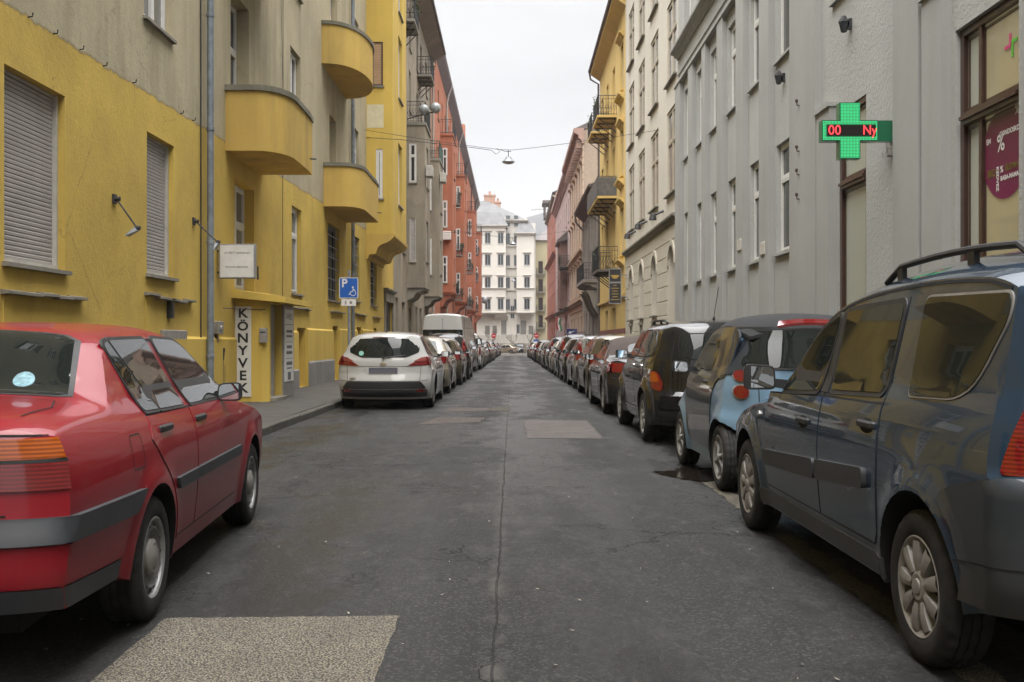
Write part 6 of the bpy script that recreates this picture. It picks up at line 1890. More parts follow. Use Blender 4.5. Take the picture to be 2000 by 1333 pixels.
c.patch('rear_window', 'roof', mirror_poly([(0, .69), (.52, .69), (.565, .715), (.49, 1.01), (.43, 1.045), (0, 1.06)]), M['glass'], .006, .02, dens=.05)
c.patch('window_seal', 'roof', mirror_poly([(0, .67), (.53, .67), (.59, .70), (.515, 1.025), (.445, 1.065), (0, 1.08)]), M['black'], .003, .01, dens=.05)
c.patch('windscreen', 'roof', mirror_poly([(0, 2.62), (.50, 2.60), (.62, 3.17), (0, 3.26)]), M['glass'], .006, .02)
c.window([rpoly([(1.10, .972), (1.33, .968), (1.135, 1.30), (1.06, 1.285)], [.03, .01, .01, .03]), ], .016, name='quarter_window')
c.window([rpoly([(1.355, .967), (1.80, .960), (1.77, 1.312), (1.165, 1.303)], [.01, .03, .05, .01]), rpoly([(1.92, .958), (2.92, .955), (2.82, 1.03), (2.45, 1.27), (2.32, 1.305), (1.885, 1.315)], [.03, .02, .03, .08, .08, .04])], .016)
c.door([(1.855, .31), (1.44, .31), (1.41, .44), (1.33, .60), (1.17, .74), (1.06, .84), (1.10, .945), (1.855, .938)], (1.30, .875))
c.door([(1.875, .31), (3.0, .31), (3.03, .6), (3.00, .935), (1.875, .938)], (2.02, .872))
c.patch('rub_strip', 'side', rpoly([(1.43, .555), (1.855, .555), (1.855, .615), (1.40, .615)], .012, 2), M['trim'], .024, .03)
c.patch('rub_strip', 'side', rpoly([(1.875, .555), (3.02, .555), (3.02, .615), (1.875, .615)], .012, 2), M['trim'], .024, .03)
A = S.W / 2
c.patch('bumper_strip', 'wrap', rpoly([(-A - .72, .555), (-A + .05, .575), (A - .05, .575), (A + .72, .555), (A + .82, .645), (A - .05, .664), (-A + .05, .664), (-A - .82, .645)], [.03, .0, .0, .03, .03, 0, 0, .03], 2), M['trim'], .028, .045, dens=.035)
c.patch('bumper', 'wrap', [(-A - .60, .39), (-A + .05, .42), (A - .05, .42), (A + .60, .39), (A + .70, .545), (A - .05, .566), (-A + .05, .566), (-A - .70, .545)], P_RED, .008, .02, dens=.035)
c.patch('valance', 'wrap', [(-A - .52, .305), (-A + .05, .325), (A - .05, .325), (A + .52, .305), (A + .575, .382), (A - .05, .412), (-A + .05, .412), (-A - .575, .382)], M['trim'], .006, .02, dens=.035)
for sg in (1, -1):
    def lamp(n, z0, z1, m, e): link(n, patch_mesh(n, S.wrap, [(sg * .40, z0), (sg * (A + e), z0), (sg * (A + e), z1), (sg * .40, z1)], .012, .03, m, 1, .035), c.root)
    lamp('tail_lamp', .762, .858, M['red_lamp'], .0); lamp('lamp_divider', .859, .871, M['black'], .003); lamp('indicator_lamp', .872, .944, M['amber_lamp'], .0)
c.lines('back', [[(-.62, .675), (.62, .675)]], .007)
c.lines('roof', [[(.60, .14), (.615, .40), (.56, .58), (.0, .62), (-.56, .58), (-.615, .40), (-.60, .14)]], .007)
c.lines('wrap', [[(A - .02, .955), (.40, .965), (-.40, .965), (-A + .02, .955)], [(.57, .94), (.56, .99)], [(-.57, .94), (-.56, .99)]], .007)
c.lines('side', [rpoly([(.74, .735), (.90, .735), (.895, .885), (.75, .885), (.74, .735)], .02)], .006, name='fuel_flap_gap')
c.gutter(1.05, 3.05)
c.lines('side', [[(1.87, .945), (1.84, 1.34)]], .008)
c.patch('number_plate', 'back', [(-.26, .72), (.26, .72), (.26, .83), (-.26, .83)], M['plate'], .014, .02)
c.wheels(.185, .19, 'steel', inset=-.005)
c.door_mirror(2.64, .925, w=.155, h=.12, out=.005)
mb = MB(); mb.tube([(.25, .02, .33), (.33, -.02, .31), (.40, .02, .33)], .02, 6); link('tow_eye', mb.mesh('tow_eye', M['trim']), c.root)
c.patch('window_sticker', 'roof', circ(.36, .77, .045, 18, .035), plain('pale_blue_sticker', (.20, .36, .42), .4, var=.5, scale=40), .011, .004)
mb = MB()
y_ = float(S.back(np.array([(.36, .90)]), .006)[0][1])
mb.box(.475, .512, y_ - .002, y_ + .03, .965, .973); mb.box(.475, .512, y_ - .002, y_ + .03, .993, 1.001); mb.prism([(.475, .973), (.485, .973), (.512, .993), (.502, .993)], 'y', y_ - .002, y_ + .03); link('badge', mb.mesh('badge', M['chrome']), c.root)

# ------------------------------------------------------------------ blue-grey seven-seat estate
P_SLATE = paint('slate_blue_paint', (0.020, 0.043, 0.078), metal=.35, rough=.24, dust=.26)
P_BUMPER = paint('dusty_bumper_paint', (0.032, 0.038, 0.044), metal=.1, rough=.42, dust=.55, coat=.5)
S = Shape(4.45, 1.74, [(.15, 1.55), (.24, 1.63), (.5, 1.68), (1.0, 1.695), (1.5, 1.68), (2.0, 1.63), (2.3, 1.56), (2.7, 1.32), (3.02, 1.09), (3.2, 1.03), (3.42, 1.0), (3.9, .93), (4.25, .80), (4.38, .70)],
          [(.24, .16), (.36, .05), (.48, .0), (.80, .0), (.835, .045), (.95, .06), (1.1, .075), (1.3, .10), (1.45, .13), (1.53, .15)], [(.24, 4.34), (.35, 4.43), (.55, 4.45), (.70, 4.38)],
          (.74, 3.645), .311, belt=1.02, tum=.22, bottom=.235, edge=.10, ep=5, rc=(.14, .34), pw=(7, 4), sweep=(.03, .14), crown=.035, flare=.03, ra=.385, taper=(.02, .06), rise=(.11, .04))
dac = Car('parked_car', 'dusty slate blue estate with black roof rails and silver wheel covers', 'car', S, P_SLATE, 2.50, 3.27, 0, nu=130, nv=34)
c = dac; A = S.W / 2
QW = rpoly([(.44, 1.085), (.968, 1.072), (1.005, 1.488), (.28, 1.475), (.27, 1.38)], [.16, .05, .05, .05, .05], 6)
c.window([QW], .0, name='quarter_window')
for sg in (1, -1): link('window_rim', patch_mesh('window_rim', S.side, grow(QW, .010), .005, .01, M['silver_dull'], sg, .1), c.root)
c.window([rpoly([(1.235, 1.068), (1.94, 1.048), (1.975, 1.455), (1.225, 1.475)], .04), rpoly([(2.14, 1.035), (2.80, 1.005), (2.74, 1.07), (2.43, 1.305), (2.32, 1.37), (2.07, 1.44)], [.04, .02, .03, .1, .06, .04])], .024)
c.door([(2.03, .385), (1.25, .385), (1.205, .44), (1.19, .75), (1.205, 1.012), (2.03, 1.003)], (1.33, .915), M['black'])
c.door([(2.05, .385), (3.13, .385), (3.20, .62), (3.10, .97), (2.05, 1.003)], (2.31, .855), M['black'])
for y in (1.33, 2.31): c.patch('handle_cup', 'side', circ(y, .91 if y < 2 else .85, .085, 18, .035), M['dark_gap'], .0065, .004)
c.patch('rub_strip', 'side', rpoly([(1.30, .622), (2.02, .565), (2.02, .675), (1.30, .718)], .03, 3), M['trim'], .028, .035)
c.patch('rub_strip', 'side', rpoly([(2.06, .563), (3.12, .51), (3.12, .61), (2.06, .672)], .03, 3), M['trim'], .028, .035)
c.patch('sill', 'side', [(1.12, .25), (3.26, .25), (3.26, .345), (1.12, .345)], P_BUMPER, .010, .02)
BP = [(A + .02, .355), (A + .17, .36), (A + .19, .46), (A + .26, .60), (A + .38, .70), (A + .36, .735), (A + .25, .775), (A + .06, .812), (A - .05, .822)]
c.patch('bumper', 'wrap', [(-x, z) for x, z in reversed(BP)] + BP, P_BUMPER, .012, .025, dens=.035)
c.lines('wrap', [[(A + .23, .50), (A + .05, .52), (A - .2, .53), (0, .535), (-A + .2, .53), (-A - .05, .52), (-A - .23, .50)]], .008, off=.015)
for sg in (1, -1):
    link('tail_lamp', patch_mesh('tail_lamp', S.wrap, rpoly([(sg * (A - .20), .838), (sg * (A - .03), .838), (sg * (A - .085), 1.14), (sg * (A - .11), 1.17), (sg * (A - .20), 1.17)], [.02, .02, .03, .02, .02]), .010, .02, M['red_lamp'], 1, .035), c.root)
c.patch('rear_window', 'back', mirror_poly(rpoly([(0, 1.03), (.62, 1.05), (.60, 1.42), (0, 1.44)], [0, .06, .06, 0])), M['glass'], .008, .015)
c.plate(.82)
c.patch('windscreen', 'roof', mirror_poly([(0, 2.40), (.56, 2.38), (.68, 3.04), (0, 3.18)]), M['glass'], .006, .02)
c.rails(.30, 1.78, h=.055)
c.wheels(.185, .205, 'blades', 'silver_dull', inset=-.012)
c.door_mirror(2.88, 1.0, mat=M['black'], w=.20, h=.16, out=.05)
c.patch('indicator_lamp', 'side', circ(3.32, .82, .035, 12, .022), M['clear_lamp'], .01, .01)
c.gutter(.3, 2.85)
c.lines('side', [[(1.20, 1.01), (1.19, 1.50)], [(2.04, 1.01), (2.03, 1.48)]], .008)
c.patch('door_pillar', 'side', [(1.99, 1.03), (2.10, 1.03), (2.04, 1.45), (2.0, 1.45)], M['black'], .0055, .01)

# ------------------------------------------------------------------ two-seater micro car with fabric roof
P_ICE = paint('ice_blue_paint', (0.17, 0.285, 0.40), metal=.25, rough=.3, dust=.12)
P_CELL = paint('graphite_safety_cell', (0.05, 0.062, 0.08), metal=.6, rough=.3, dust=.18)
FABRIC = plain('roof_fabric', (0.018, 0.018, 0.02), .85, var=.25, scale=30)
S = Shape(2.5, 1.515, [(.17, 1.38), (.24, 1.455), (.42, 1.515), (.7, 1.54), (1.0, 1.535), (1.28, 1.47), (1.7, 1.18), (1.98, .94), (2.2, .84), (2.38, .70), (2.44, .62)],
          [(.22, .14), (.34, .04), (.5, .0), (.68, .01), (.74, .03), (.95, .045), (1.06, .06), (1.38, .17)], [(.22, 2.40), (.34, 2.48), (.5, 2.5), (.62, 2.44)],
          (.345, 2.155), .288, belt=.98, tum=.30, bottom=.21, edge=.07, rc=(.24, .3), pw=(4.5, 4), sweep=(.06, .14), crown=.045, flare=.035, ra=.335, taper=(.04, .06), rise=(.08, .03))
smart = Car('parked_car', 'ice blue and graphite two-seater micro car with black fabric roof and twin round tail lamps', 'car', S, P_ICE, 2.56, 8.33, R(.8), nu=110, nv=34)
c = smart; A = S.W / 2
CELL = rpoly([(.30, .985), (.52, .965), (.64, .86), (.70, .66), (.71, .31), (1.72, .31), (1.82, .55), (1.86, .90), (1.62, 1.16), (1.30, 1.385), (1.0, 1.43), (.42, 1.42), (.24, 1.35)], [.03, .08, .08, .1, .02, .1, .1, .05, .1, .1, .1, .05, .04])
c.patch('safety_cell', 'side', CELL, P_CELL, .008, .016, dens=.045)
FR = rpoly([(.46, 1.045), (A + .17, .985), (A + .20, 1.20), (A + .20, 1.42), (.38, 1.42)], [.02, .02, .02, .03, .02])
for sg in (1, -1): link('safety_cell', patch_mesh('safety_cell', S.wrap, [(sg * t, z) for t, z in FR], .014, .022, P_CELL, 1, .03), c.root)
c.patch('fabric_roof', 'roof', mirror_poly(rpoly([(0, .19), (.50, .19), (.575, .30), (.58, 1.12), (.53, 1.30), (0, 1.36)], [0, .03, .05, .1, .05, 0])), FABRIC, .010, .03, dens=.05)
c.patch('rear_window', 'back', mirror_poly(rpoly([(0, 1.075), (.605, 1.075), (.54, 1.385), (0, 1.40)], [0, .05, .07, 0])), M['glass'], .022, .015, dens=.05)
c.patch('window_rim', 'back', mirror_poly(rpoly([(0, 1.058), (.63, 1.058), (.565, 1.398), (0, 1.412)], [0, .05, .07, 0])), M['black'], .018, .012, dens=.05)
c.patch('high_brake_lamp', 'roof', [(-.28, .21), (.28, .21), (.26, .25), (-.26, .25)], M['red_lamp'], .03, .03)
for z, r in ((1.005, .048), (.868, .056)):
    for sg in (1, -1):
        o = link('tail_lamp', patch_mesh('tail_lamp', S.back, circ(sg * .612, z, r), .024, .03, M['red_lamp'], 1, .03), c.root)
        link('lamp_ring', patch_mesh('lamp_ring', S.back, circ(sg * .612, z, r * 1.14), .016, .02, M['silver'], 1, .05), o)
c.lines('back', [[(-.47, .56), (-.48, 1.05)], [(.47, .56), (.48, 1.05)], [(-.48, .735), (.48, .735)]], .008)
c.patch('number_plate', 'back', [(-.26, .78), (.26, .78), (.26, .89), (-.26, .89)], M['plate'], .012, .02)
c.patch('bumper', 'back', rpoly([(-.60, .30), (.60, .30), (.62, .42), (-.62, .42)], .03), M['black'], .01, .02)
c.window([rpoly([(.80, 1.025), (1.78, 1.0), (1.70, 1.08), (1.36, 1.32), (1.24, 1.36), (.86, 1.37)], [.06, .03, .04, .1, .06, .08])], .0)
c.lines('side', [[(.74, 1.0), (.72, .75), (.80, .42), (.86, .36), (1.66, .36), (1.76, .55), (1.80, .95)], [(.74, 1.0), (.80, 1.38)]], .009, off=.007)
for sg in (1, -1): 
    mb = MB(); mb.bbox(sg * .735 - .02, sg * .735 + .02, .86, 1.04, .905, .94, .01); link('door_handle', mb.mesh('door_handle', M['black']), c.root)
c.patch('windscreen', 'roof', mirror_poly([(0, 1.38), (.46, 1.36), (.58, 1.86), (0, 1.98)]), M['glass'], .006, .02)
c.wheels(.175, .195, 'six', 'silver', inset=-.02)
c.door_mirror(1.68, .985, mat=M['black'], w=.17, h=.12, out=.06)
c.wiper((0.0, 1.06), (.30, 1.09))
text_on('CABRIO', c.root, (.16, float(S.back(np.array([(.16, 1.02)]), .010)[0][1]), 1.005), .055, WHITE_INK, bold=.002, name='badge')

# ------------------------------------------------------------------ black retro estate
P_BLACK = paint('black_paint', (0.006, 0.006, 0.007), rough=.2, dust=.10)
S = Shape(4.29, 1.72, [(.22, 1.455), (.30, 1.53), (.6, 1.575), (1.1, 1.585), (1.6, 1.59), (2.05, 1.55), (2.35, 1.44), (2.7, 1.17), (2.86, 1.09), (3.3, 1.03), (3.9, .93), (4.12, .80), (4.2, .68)],
          [(.26, .12), (.36, .02), (.5, .0), (.63, .0), (.67, .07), (.8, .085), (1.0, .105), (1.25, .145), (1.455, .22)], [(.26, 4.20), (.36, 4.28), (.55, 4.29), (.68, 4.2)],
          (.86, 3.475), .318, belt=1.06, tum=.30, bottom=.245, edge=.08, rc=(.30, .5), pw=(4, 3), sweep=(.08, .16), crown=.05, flare=.05, ra=.385, taper=(.09, .14))
pt = Car('parked_car', 'black retro estate with rounded tail, small rear window and amber teardrop tail lamps', 'car', S, P_BLACK, 2.58, 12.12, R(.4))
c = pt
c.patch('rear_window', 'back', mirror_poly(rpoly([(0, 1.09), (.50, 1.09), (.47, 1.37), (0, 1.385)], [0, .10, .10, 0])), M['glass'], .008, .015)
c.lines('back', [mirror_poly(rpoly([(0, 1.07), (.525, 1.07), (.495, 1.39), (0, 1.395)], [0, .10, .08, 0])) + [(0, 1.07)]], .012, name='window_seal')
A = S.W / 2
for sg in (1, -1):
    o = link('tail_lamp', patch_mesh('tail_lamp', S.wrap, rpoly([(sg * (A - .10), .66), (sg * (A - .01), .70), (sg * (A + .06), .84), (sg * (A + .03), .93), (sg * (A - .05), .92), (sg * (A - .12), .78)], .05), .016, .03, M['red_lamp'], 1, .03), c.root)
    link('indicator', patch_mesh('indicator', S.wrap, rpoly([(sg * (A - .085), .79), (sg * (A + .035), .79), (sg * (A + .05), .84), (sg * (A + .025), .915), (sg * (A - .045), .905)], .03), .020, .01, M['amber_lamp'], 1, .03), o)
c.patch('bumper', 'back', rpoly([(-.76, .46), (.76, .46), (.76, .625), (-.76, .625)], .05), P_BLACK, .045, .07)
c.patch('bumper', 'back', [(-.74, .30), (.74, .30), (.76, .45), (-.76, .45)], M['black'], .006, .02)
c.plate(.73); c.lines('back', [[(-.62, .66), (-.60, 1.1), (-.54, 1.38)], [(.62, .66), (.60, 1.1), (.54, 1.38)]], .008)
c.window([rpoly([(.60, 1.13), (1.02, 1.10), (1.0, 1.42), (.72, 1.40)], [.10, .03, .03, .12]), rpoly([(1.08, 1.10), (1.78, 1.095), (1.72, 1.435), (1.06, 1.435)], .05), rpoly([(1.86, 1.095), (2.66, 1.09), (2.28, 1.36), (2.16, 1.41), (1.82, 1.435)], [.04, .03, .08, .06, .04])], .02)
c.door([(1.82, .40), (1.30, .40), (1.26, .55), (1.13, .72), (1.05, .80), (1.05, 1.06), (1.82, 1.055)], (1.22, .97), 'chrome'); c.door([(1.84, .40), (2.80, .40), (2.84, .7), (2.80, 1.04), (1.84, 1.055)], (2.02, .965), 'chrome')
c.patch('sill', 'side', rpoly([(1.30, .27), (3.05, .27), (3.05, .36), (1.30, .36)], .02), P_BLACK, .012, .02)
mb = MB()
for sg in (1, -1): mb.box(sg * .862 - .006, sg * .862 + .006, 1.4, 2.1, .375, .388); mb.box(sg * .862 - .006, sg * .862 + .006, 2.16, 2.75, .375, .388)
link('chrome_strip', mb.mesh('chrome_strip', M['chrome']), c.root)
c.patch('windscreen', 'roof', mirror_poly([(0, 2.24), (.50, 2.22), (.62, 2.68), (0, 2.82)]), M['glass'], .006, .02)
c.rails(.75, 2.0, h=.035); c.wheels(.205, .215, 'five', 'silver', inset=-.03); c.door_mirror(2.52, 1.05, w=.19, h=.13); c.aerial(.6, .0, -.3, .4)

# ------------------------------------------------------------------ convertible
P_NIGHT = paint('dark_aubergine_paint', (0.012, 0.010, 0.011), rough=.2, dust=.12)
SOFT = plain('brown_soft_top', (0.060, 0.043, 0.038), .85, var=.2, scale=18)
S = Shape(4.57, 1.78, [(.10, .96), (.16, .995), (.55, 1.02), (.78, 1.03), (.95, 1.10), (1.2, 1.29), (1.45, 1.365), (1.9, 1.39), (2.3, 1.37), (2.5, 1.32), (2.9, 1.08), (3.12, .955), (3.4, .92), (4.0, .83), (4.35, .70), (4.46, .62)],
          [(.22, .14), (.34, .04), (.5, .0), (.64, .01), (.70, .03), (.92, .06), (.96, .10)], [(.22, 4.48), (.36, 4.56), (.5, 4.57), (.62, 4.46)],
          (1.0, 3.652), .318, belt=.93, tum=.52, bottom=.2, edge=.05, rc=(.30, .4), pw=(4, 3.5), sweep=(.12, .16), crown=.04, flare=.02, ra=.37)
cab = Car('parked_car', 'dark convertible with closed brown fabric hood behind the black retro estate', 'car', S, P_NIGHT, 2.52, 16.95, R(.5), split=[('soft_top', SOFT, lambda p: p.z > 1.045 and p.y < 2.52)])
c = cab
c.patch('rear_window', 'roof', mirror_poly(rpoly([(0, .98), (.42, .98), (.40, 1.16), (0, 1.18)], [0, .06, .06, 0])), M['glass'], .006, .01)
c.patch('tail_lamp', 'back', rpoly([(.36, .76), (.80, .76), (.80, .925), (.42, .91)], .03), M['red_lamp'], .012, .03, sides='pair')
c.patch('tail_lamp', 'side', rpoly([(.22, .76), (.36, .77), (.44, .85), (.38, .92), (.24, .925)], .02), M['red_lamp'], .010, .03)
c.patch('bumper', 'back', [(-.78, .28), (.78, .28), (.80, .40), (-.80, .40)], M['black'], .01, .02); c.plate(.78); c.lines('back', [[(-.83, .66), (.83, .66)], [(-.35, .7), (-.35, .94)], [(.35, .7), (.35, .94)]], .007)
c.window([rpoly([(1.35, .965), (2.0, .96), (1.98, 1.30), (1.60, 1.28)], [.04, .01, .01, .1]), rpoly([(2.02, .96), (2.96, .95), (2.56, 1.21), (2.40, 1.27), (2.0, 1.30)], [.01, .03, .08, .06, .01])], .012)
c.door([(1.85, .30), (3.06, .30), (3.10, .6), (3.02, .92), (1.80, .925), (1.78, .5)], (2.02, .80), P_NIGHT)
c.patch('windscreen', 'roof', mirror_poly([(0, 2.50), (.52, 2.47), (.64, 2.98), (0, 3.10)]), M['glass'], .006, .02); c.wheels(.215, .215, 'seven', 'silver', inset=.0); c.door_mirror(2.72, .93, w=.19, h=.12)

# ------------------------------------------------------------------ white estate
P_WHITE = paint('white_paint_car', (0.44, 0.435, 0.42), rough=.3, dust=.26)
S = Shape(4.56, 1.82, [(.20, 1.385), (.28, 1.43), (.5, 1.465), (1.0, 1.49), (1.7, 1.495), (2.2, 1.47), (2.5, 1.41), (2.9, 1.20), (3.35, .965), (3.5, .93), (4.0, .86), (4.3, .75), (4.45, .65)],
          [(.22, .16), (.30, .05), (.40, .01), (.52, .0), (.60, .02), (.72, .055), (.90, .06), (1.0, .085), (1.2, .125), (1.385, .20)], [(.22, 4.46), (.36, 4.55), (.5, 4.56), (.65, 4.45)],
          (.96, 3.608), .316, belt=.97, tum=.50, bottom=.2, edge=.06, rc=(.34, .4), pw=(4, 3.5), sweep=(.06, .16), crown=.045, flare=.03, ra=.365, taper=(.05, .06), crease=.74)
foc = Car('parked_car', 'white estate car with blank grey plate parked by the disabled parking sign', 'car', S, P_WHITE, -2.42, 18.65, R(.4), nu=110, nv=34)
c = foc
c.patch('rear_window', 'back', mirror_poly(rpoly([(0, .985), (.42, .99), (.665, 1.09), (.655, 1.22), (.60, 1.335), (0, 1.36)], [0, .05, .05, .04, .05, 0])), M['glass'], .008, .015, dens=.05)
c.patch('high_brake_lamp', 'back', [(-.22, 1.368), (.22, 1.368), (.20, 1.378), (-.20, 1.378)], M['red_lamp'], .012, .02)
RL = [(.46, .825), (.86, .855), (.86, 1.02), (.70, .985), (.56, .905)]
c.patch('tail_lamp', 'back', rpoly([(.45, .83), (.845, .845), (.845, .925), (.60, .915)], .02), M['red_lamp'], .014, .03, sides='pair')
c.patch('reversing_lamp', 'back', rpoly([(.57, .922), (.845, .93), (.84, 1.015), (.70, .99)], .015), M['pink_lamp'], .014, .03, sides='pair')
c.patch('tail_lamp', 'side', rpoly([(.30, .845), (.44, .87), (.50, .98), (.42, 1.03), (.32, 1.015)], .02), M['red_lamp'], .012, .03)
c.patch('number_plate', 'back', [(-.27, .69), (.27, .69), (.27, .80), (-.27, .80)], M['plate'], .016, .02)
c.patch('plate_recess', 'back', rpoly([(-.30, .67), (.30, .67), (.34, .815), (-.34, .815)], .02), P_WHITE, .006, .01)
c.patch('badge', 'back', circ(0, .865, .06, 18, .026), M['chrome'], .014, .02)
c.patch('bumper', 'back', rpoly([(-.80, .40), (.80, .40), (.70, .535), (-.70, .535)], .03), M['black'], .012, .02)
c.patch('bumper', 'back', rpoly([(-.80, .245), (.80, .245), (.82, .385), (-.82, .385)], .02), M['trim'], .014, .02)
c.patch('rear_reflector', 'back', rpoly([(.60, .34), (.78, .34), (.74, .395), (.62, .385)], .01), M['red_lamp'], .02, .02, sides='pair')
c.lines('back', [[(-.68, .545), (-.70, .83)], [(.68, .545), (.70, .83)], [(-.46, .822), (.46, .822)], [(-.84, .56), (-.68, .545), (.68, .545), (.84, .56)]], .008)
c.window([rpoly([(.52, 1.08), (1.02, 1.03), (1.02, 1.37), (.62, 1.36)], [.05, .02, .02, .1]), rpoly([(1.08, 1.02), (1.86, .995), (1.82, 1.375), (1.08, 1.375)], .03), rpoly([(1.93, .99), (3.02, .975), (2.55, 1.27), (2.35, 1.345), (1.90, 1.37)], [.03, .03, .1, .06, .03])], .018)
c.door([(1.89, .34), (1.40, .34), (1.36, .5), (1.25, .68), (1.08, .80), (1.06, .97), (1.89, .965)], (1.28, .87), P_WHITE); c.door([(1.91, .34), (3.08, .34), (3.12, .6), (3.08, .95), (1.91, .965)], (2.10, .86), P_WHITE)
c.lines('side', [rpoly([(.62, .70), (.80, .70), (.80, .86), (.62, .86), (.62, .70)], .06)], .007, name='fuel_flap_gap')
c.patch('windscreen', 'roof', mirror_poly([(0, 2.44), (.54, 2.42), (.68, 3.20), (0, 3.36)]), M['glass'], .006, .02)
c.wheels(.205, .205, 'ten', 'silver_dull', inset=.01); c.door_mirror(2.85, .96, w=.19, h=.13, out=.06); c.wiper((.0, .985), (.42, 1.03)); c.aerial(.62, 0, -.12, .28)
c.patch('window_sticker', 'back', circ(-.42, 1.07, .05, 14, .045), plain('green_sticker', (.25, .50, .42), .4), .011, .003)
mb = MB(); P = S.back(np.array([(-.55, .60)]), .008); mb.box(-.63, -.47, P[0][1] - .004, P[0][1] + .02, .585, .612); link('model_badge', mb.mesh('model_badge', M['chrome']), c.root)

# ------------------------------------------------------------------ everyday hatchback, saloon, compact, off-roader and vans, copied along the kerbs
P_A = paint('bronze_paint', (0.16, 0.125, 0.085), metal=.6, rough=.3, dust=.25)
def hatch(name, label, group, L=4.2, W=1.74, H=1.47, belt=.95, slope=.22, lamp='high', wheel='five', R_=.31, rails=False):
    k = H / 1.47; k2 = L / 4.2
    top = [(y * k2, z * k) for y, z in [(slope, 1.36), (slope + .1, 1.415), (.6, 1.455), (1.1, 1.47), (1.6, 1.465), (2.05, 1.43), (2.3, 1.36), (2.7, 1.15), (3.08, .97)]] + [(3.25 * k2, .93 * k), (3.7 * k2, .86 * k), (4.0 * k2, .75 * k), (4.1 * k2, .65 * k)]
    rear = [(.22, .14), (.34, .03), (.5, .0), (.64, .01), (.70, .04), (.92 * k, .06), (1.0 * k, .08), (1.2 * k, .13 + (slope - .22) * .4), (1.36 * k, slope * k2)]
    s = Shape(L, W, top, rear, [(.22, L - .1), (.36, L - .01), (.5, L), (.65 * k, L - .1 * k2)], (.78 * k2, .78 * k2 + 2.58 * k2), R_, belt=belt, tum=.46, bottom=.2, edge=.06, rc=(.26, .4), pw=(4, 3.5), sweep=(.06, .15), crown=.045, flare=.025, ra=R_ + .05)
    c = Car(name, label, 'car', s, P_A, 0, 0, 0, group, nu=72, nv=22)
    zb, zt = belt + .04, 1.33 * k
    c.patch('rear_window', 'back', mirror_poly(rpoly([(0, zb + .02), (.56, zb + .05), (.52, zt), (0, zt + .02)], [0, .07, .06, 0])), M['glass'], .008, .015, dens=.09)
    if lamp == 'high':
        c.patch('tail_lamp', 'back', rpoly([(.58, .78), (.80, .78), (.79, .98), (.62, 1.0)], .03), M['red_lamp'], .014, .03, sides='pair'); c.patch('tail_lamp', 'side', rpoly([(.23, .78), (.33, .80), (.36, .97), (.25, 1.0)], .02), M['red_lamp'], .012, .02)
    elif lamp == 'round':
        c.patch('tail_lamp', 'back', circ(.68, .90, .10), M['red_lamp'], .016, .03, sides='pair'); c.patch('tail_lamp', 'side', rpoly([(.22, .82), (.31, .83), (.33, .95), (.23, .99)], .03), M['red_lamp'], .012, .02)
    else:
        c.patch('tail_lamp', 'back', rpoly([(.62, .80), (.80, .80), (.72, 1.25 * k), (.64, 1.25 * k)], .03), M['red_lamp'], .014, .03, sides='pair'); c.patch('tail_lamp', 'side', rpoly([(.24, .80), (.31, .80), (.36, 1.1 * k), (.30, 1.22 * k)], .02), M['red_lamp'], .012, .02)
    c.plate(.74); c.patch('bumper', 'back', [(-.74, .27), (.74, .27), (.76, .40), (-.76, .40)], M['black'], .01, .02, dens=.1)
    c.lines('back', [[(-.82, .65), (.82, .65)]], .008)
    y = lambda q: q * k2
    c.window([rpoly([(y(.55), zb + .08), (y(.92), zb + .03), (y(.92), zt - .02), (y(.66), zt - .04)], [.05, .02, .02, .08]), rpoly([(y(.98), zb + .02), (y(1.72), zb), (y(1.68), zt), (y(.98), zt - .01)], .03), rpoly([(y(1.80), zb), (y(2.80), zb), (y(2.35), zt - .12), (y(2.2), zt - .05), (y(1.76), zt)], [.03, .03, .1, .06, .03])], .018)
    c.door([(y(1.75), .34), (y(1.25), .34), (y(1.2), .5), (y(1.08), .68), (y(.96), .78), (y(.96), belt), (y(1.75), belt)], (y(1.15), .86), 'black'); c.door([(y(1.77), .34), (y(2.85), .34), (y(2.88), .6), (y(2.84), belt - .02), (y(1.77), belt)], (y(1.95), .85), 'black')
    c.patch('windscreen', 'roof', mirror_poly([(0, y(2.24)), (.52, y(2.22)), (.64, y(2.94)), (0, y(3.06))]), M['glass'], .006, .02, dens=.1)
    c.wheels(.195, R_ - .105, wheel, 'silver', inset=.01); c.door_mirror(y(2.68), belt + .01, w=.18, h=.12)
    if rails: c.rails(y(.5), y(2.0))
    return c
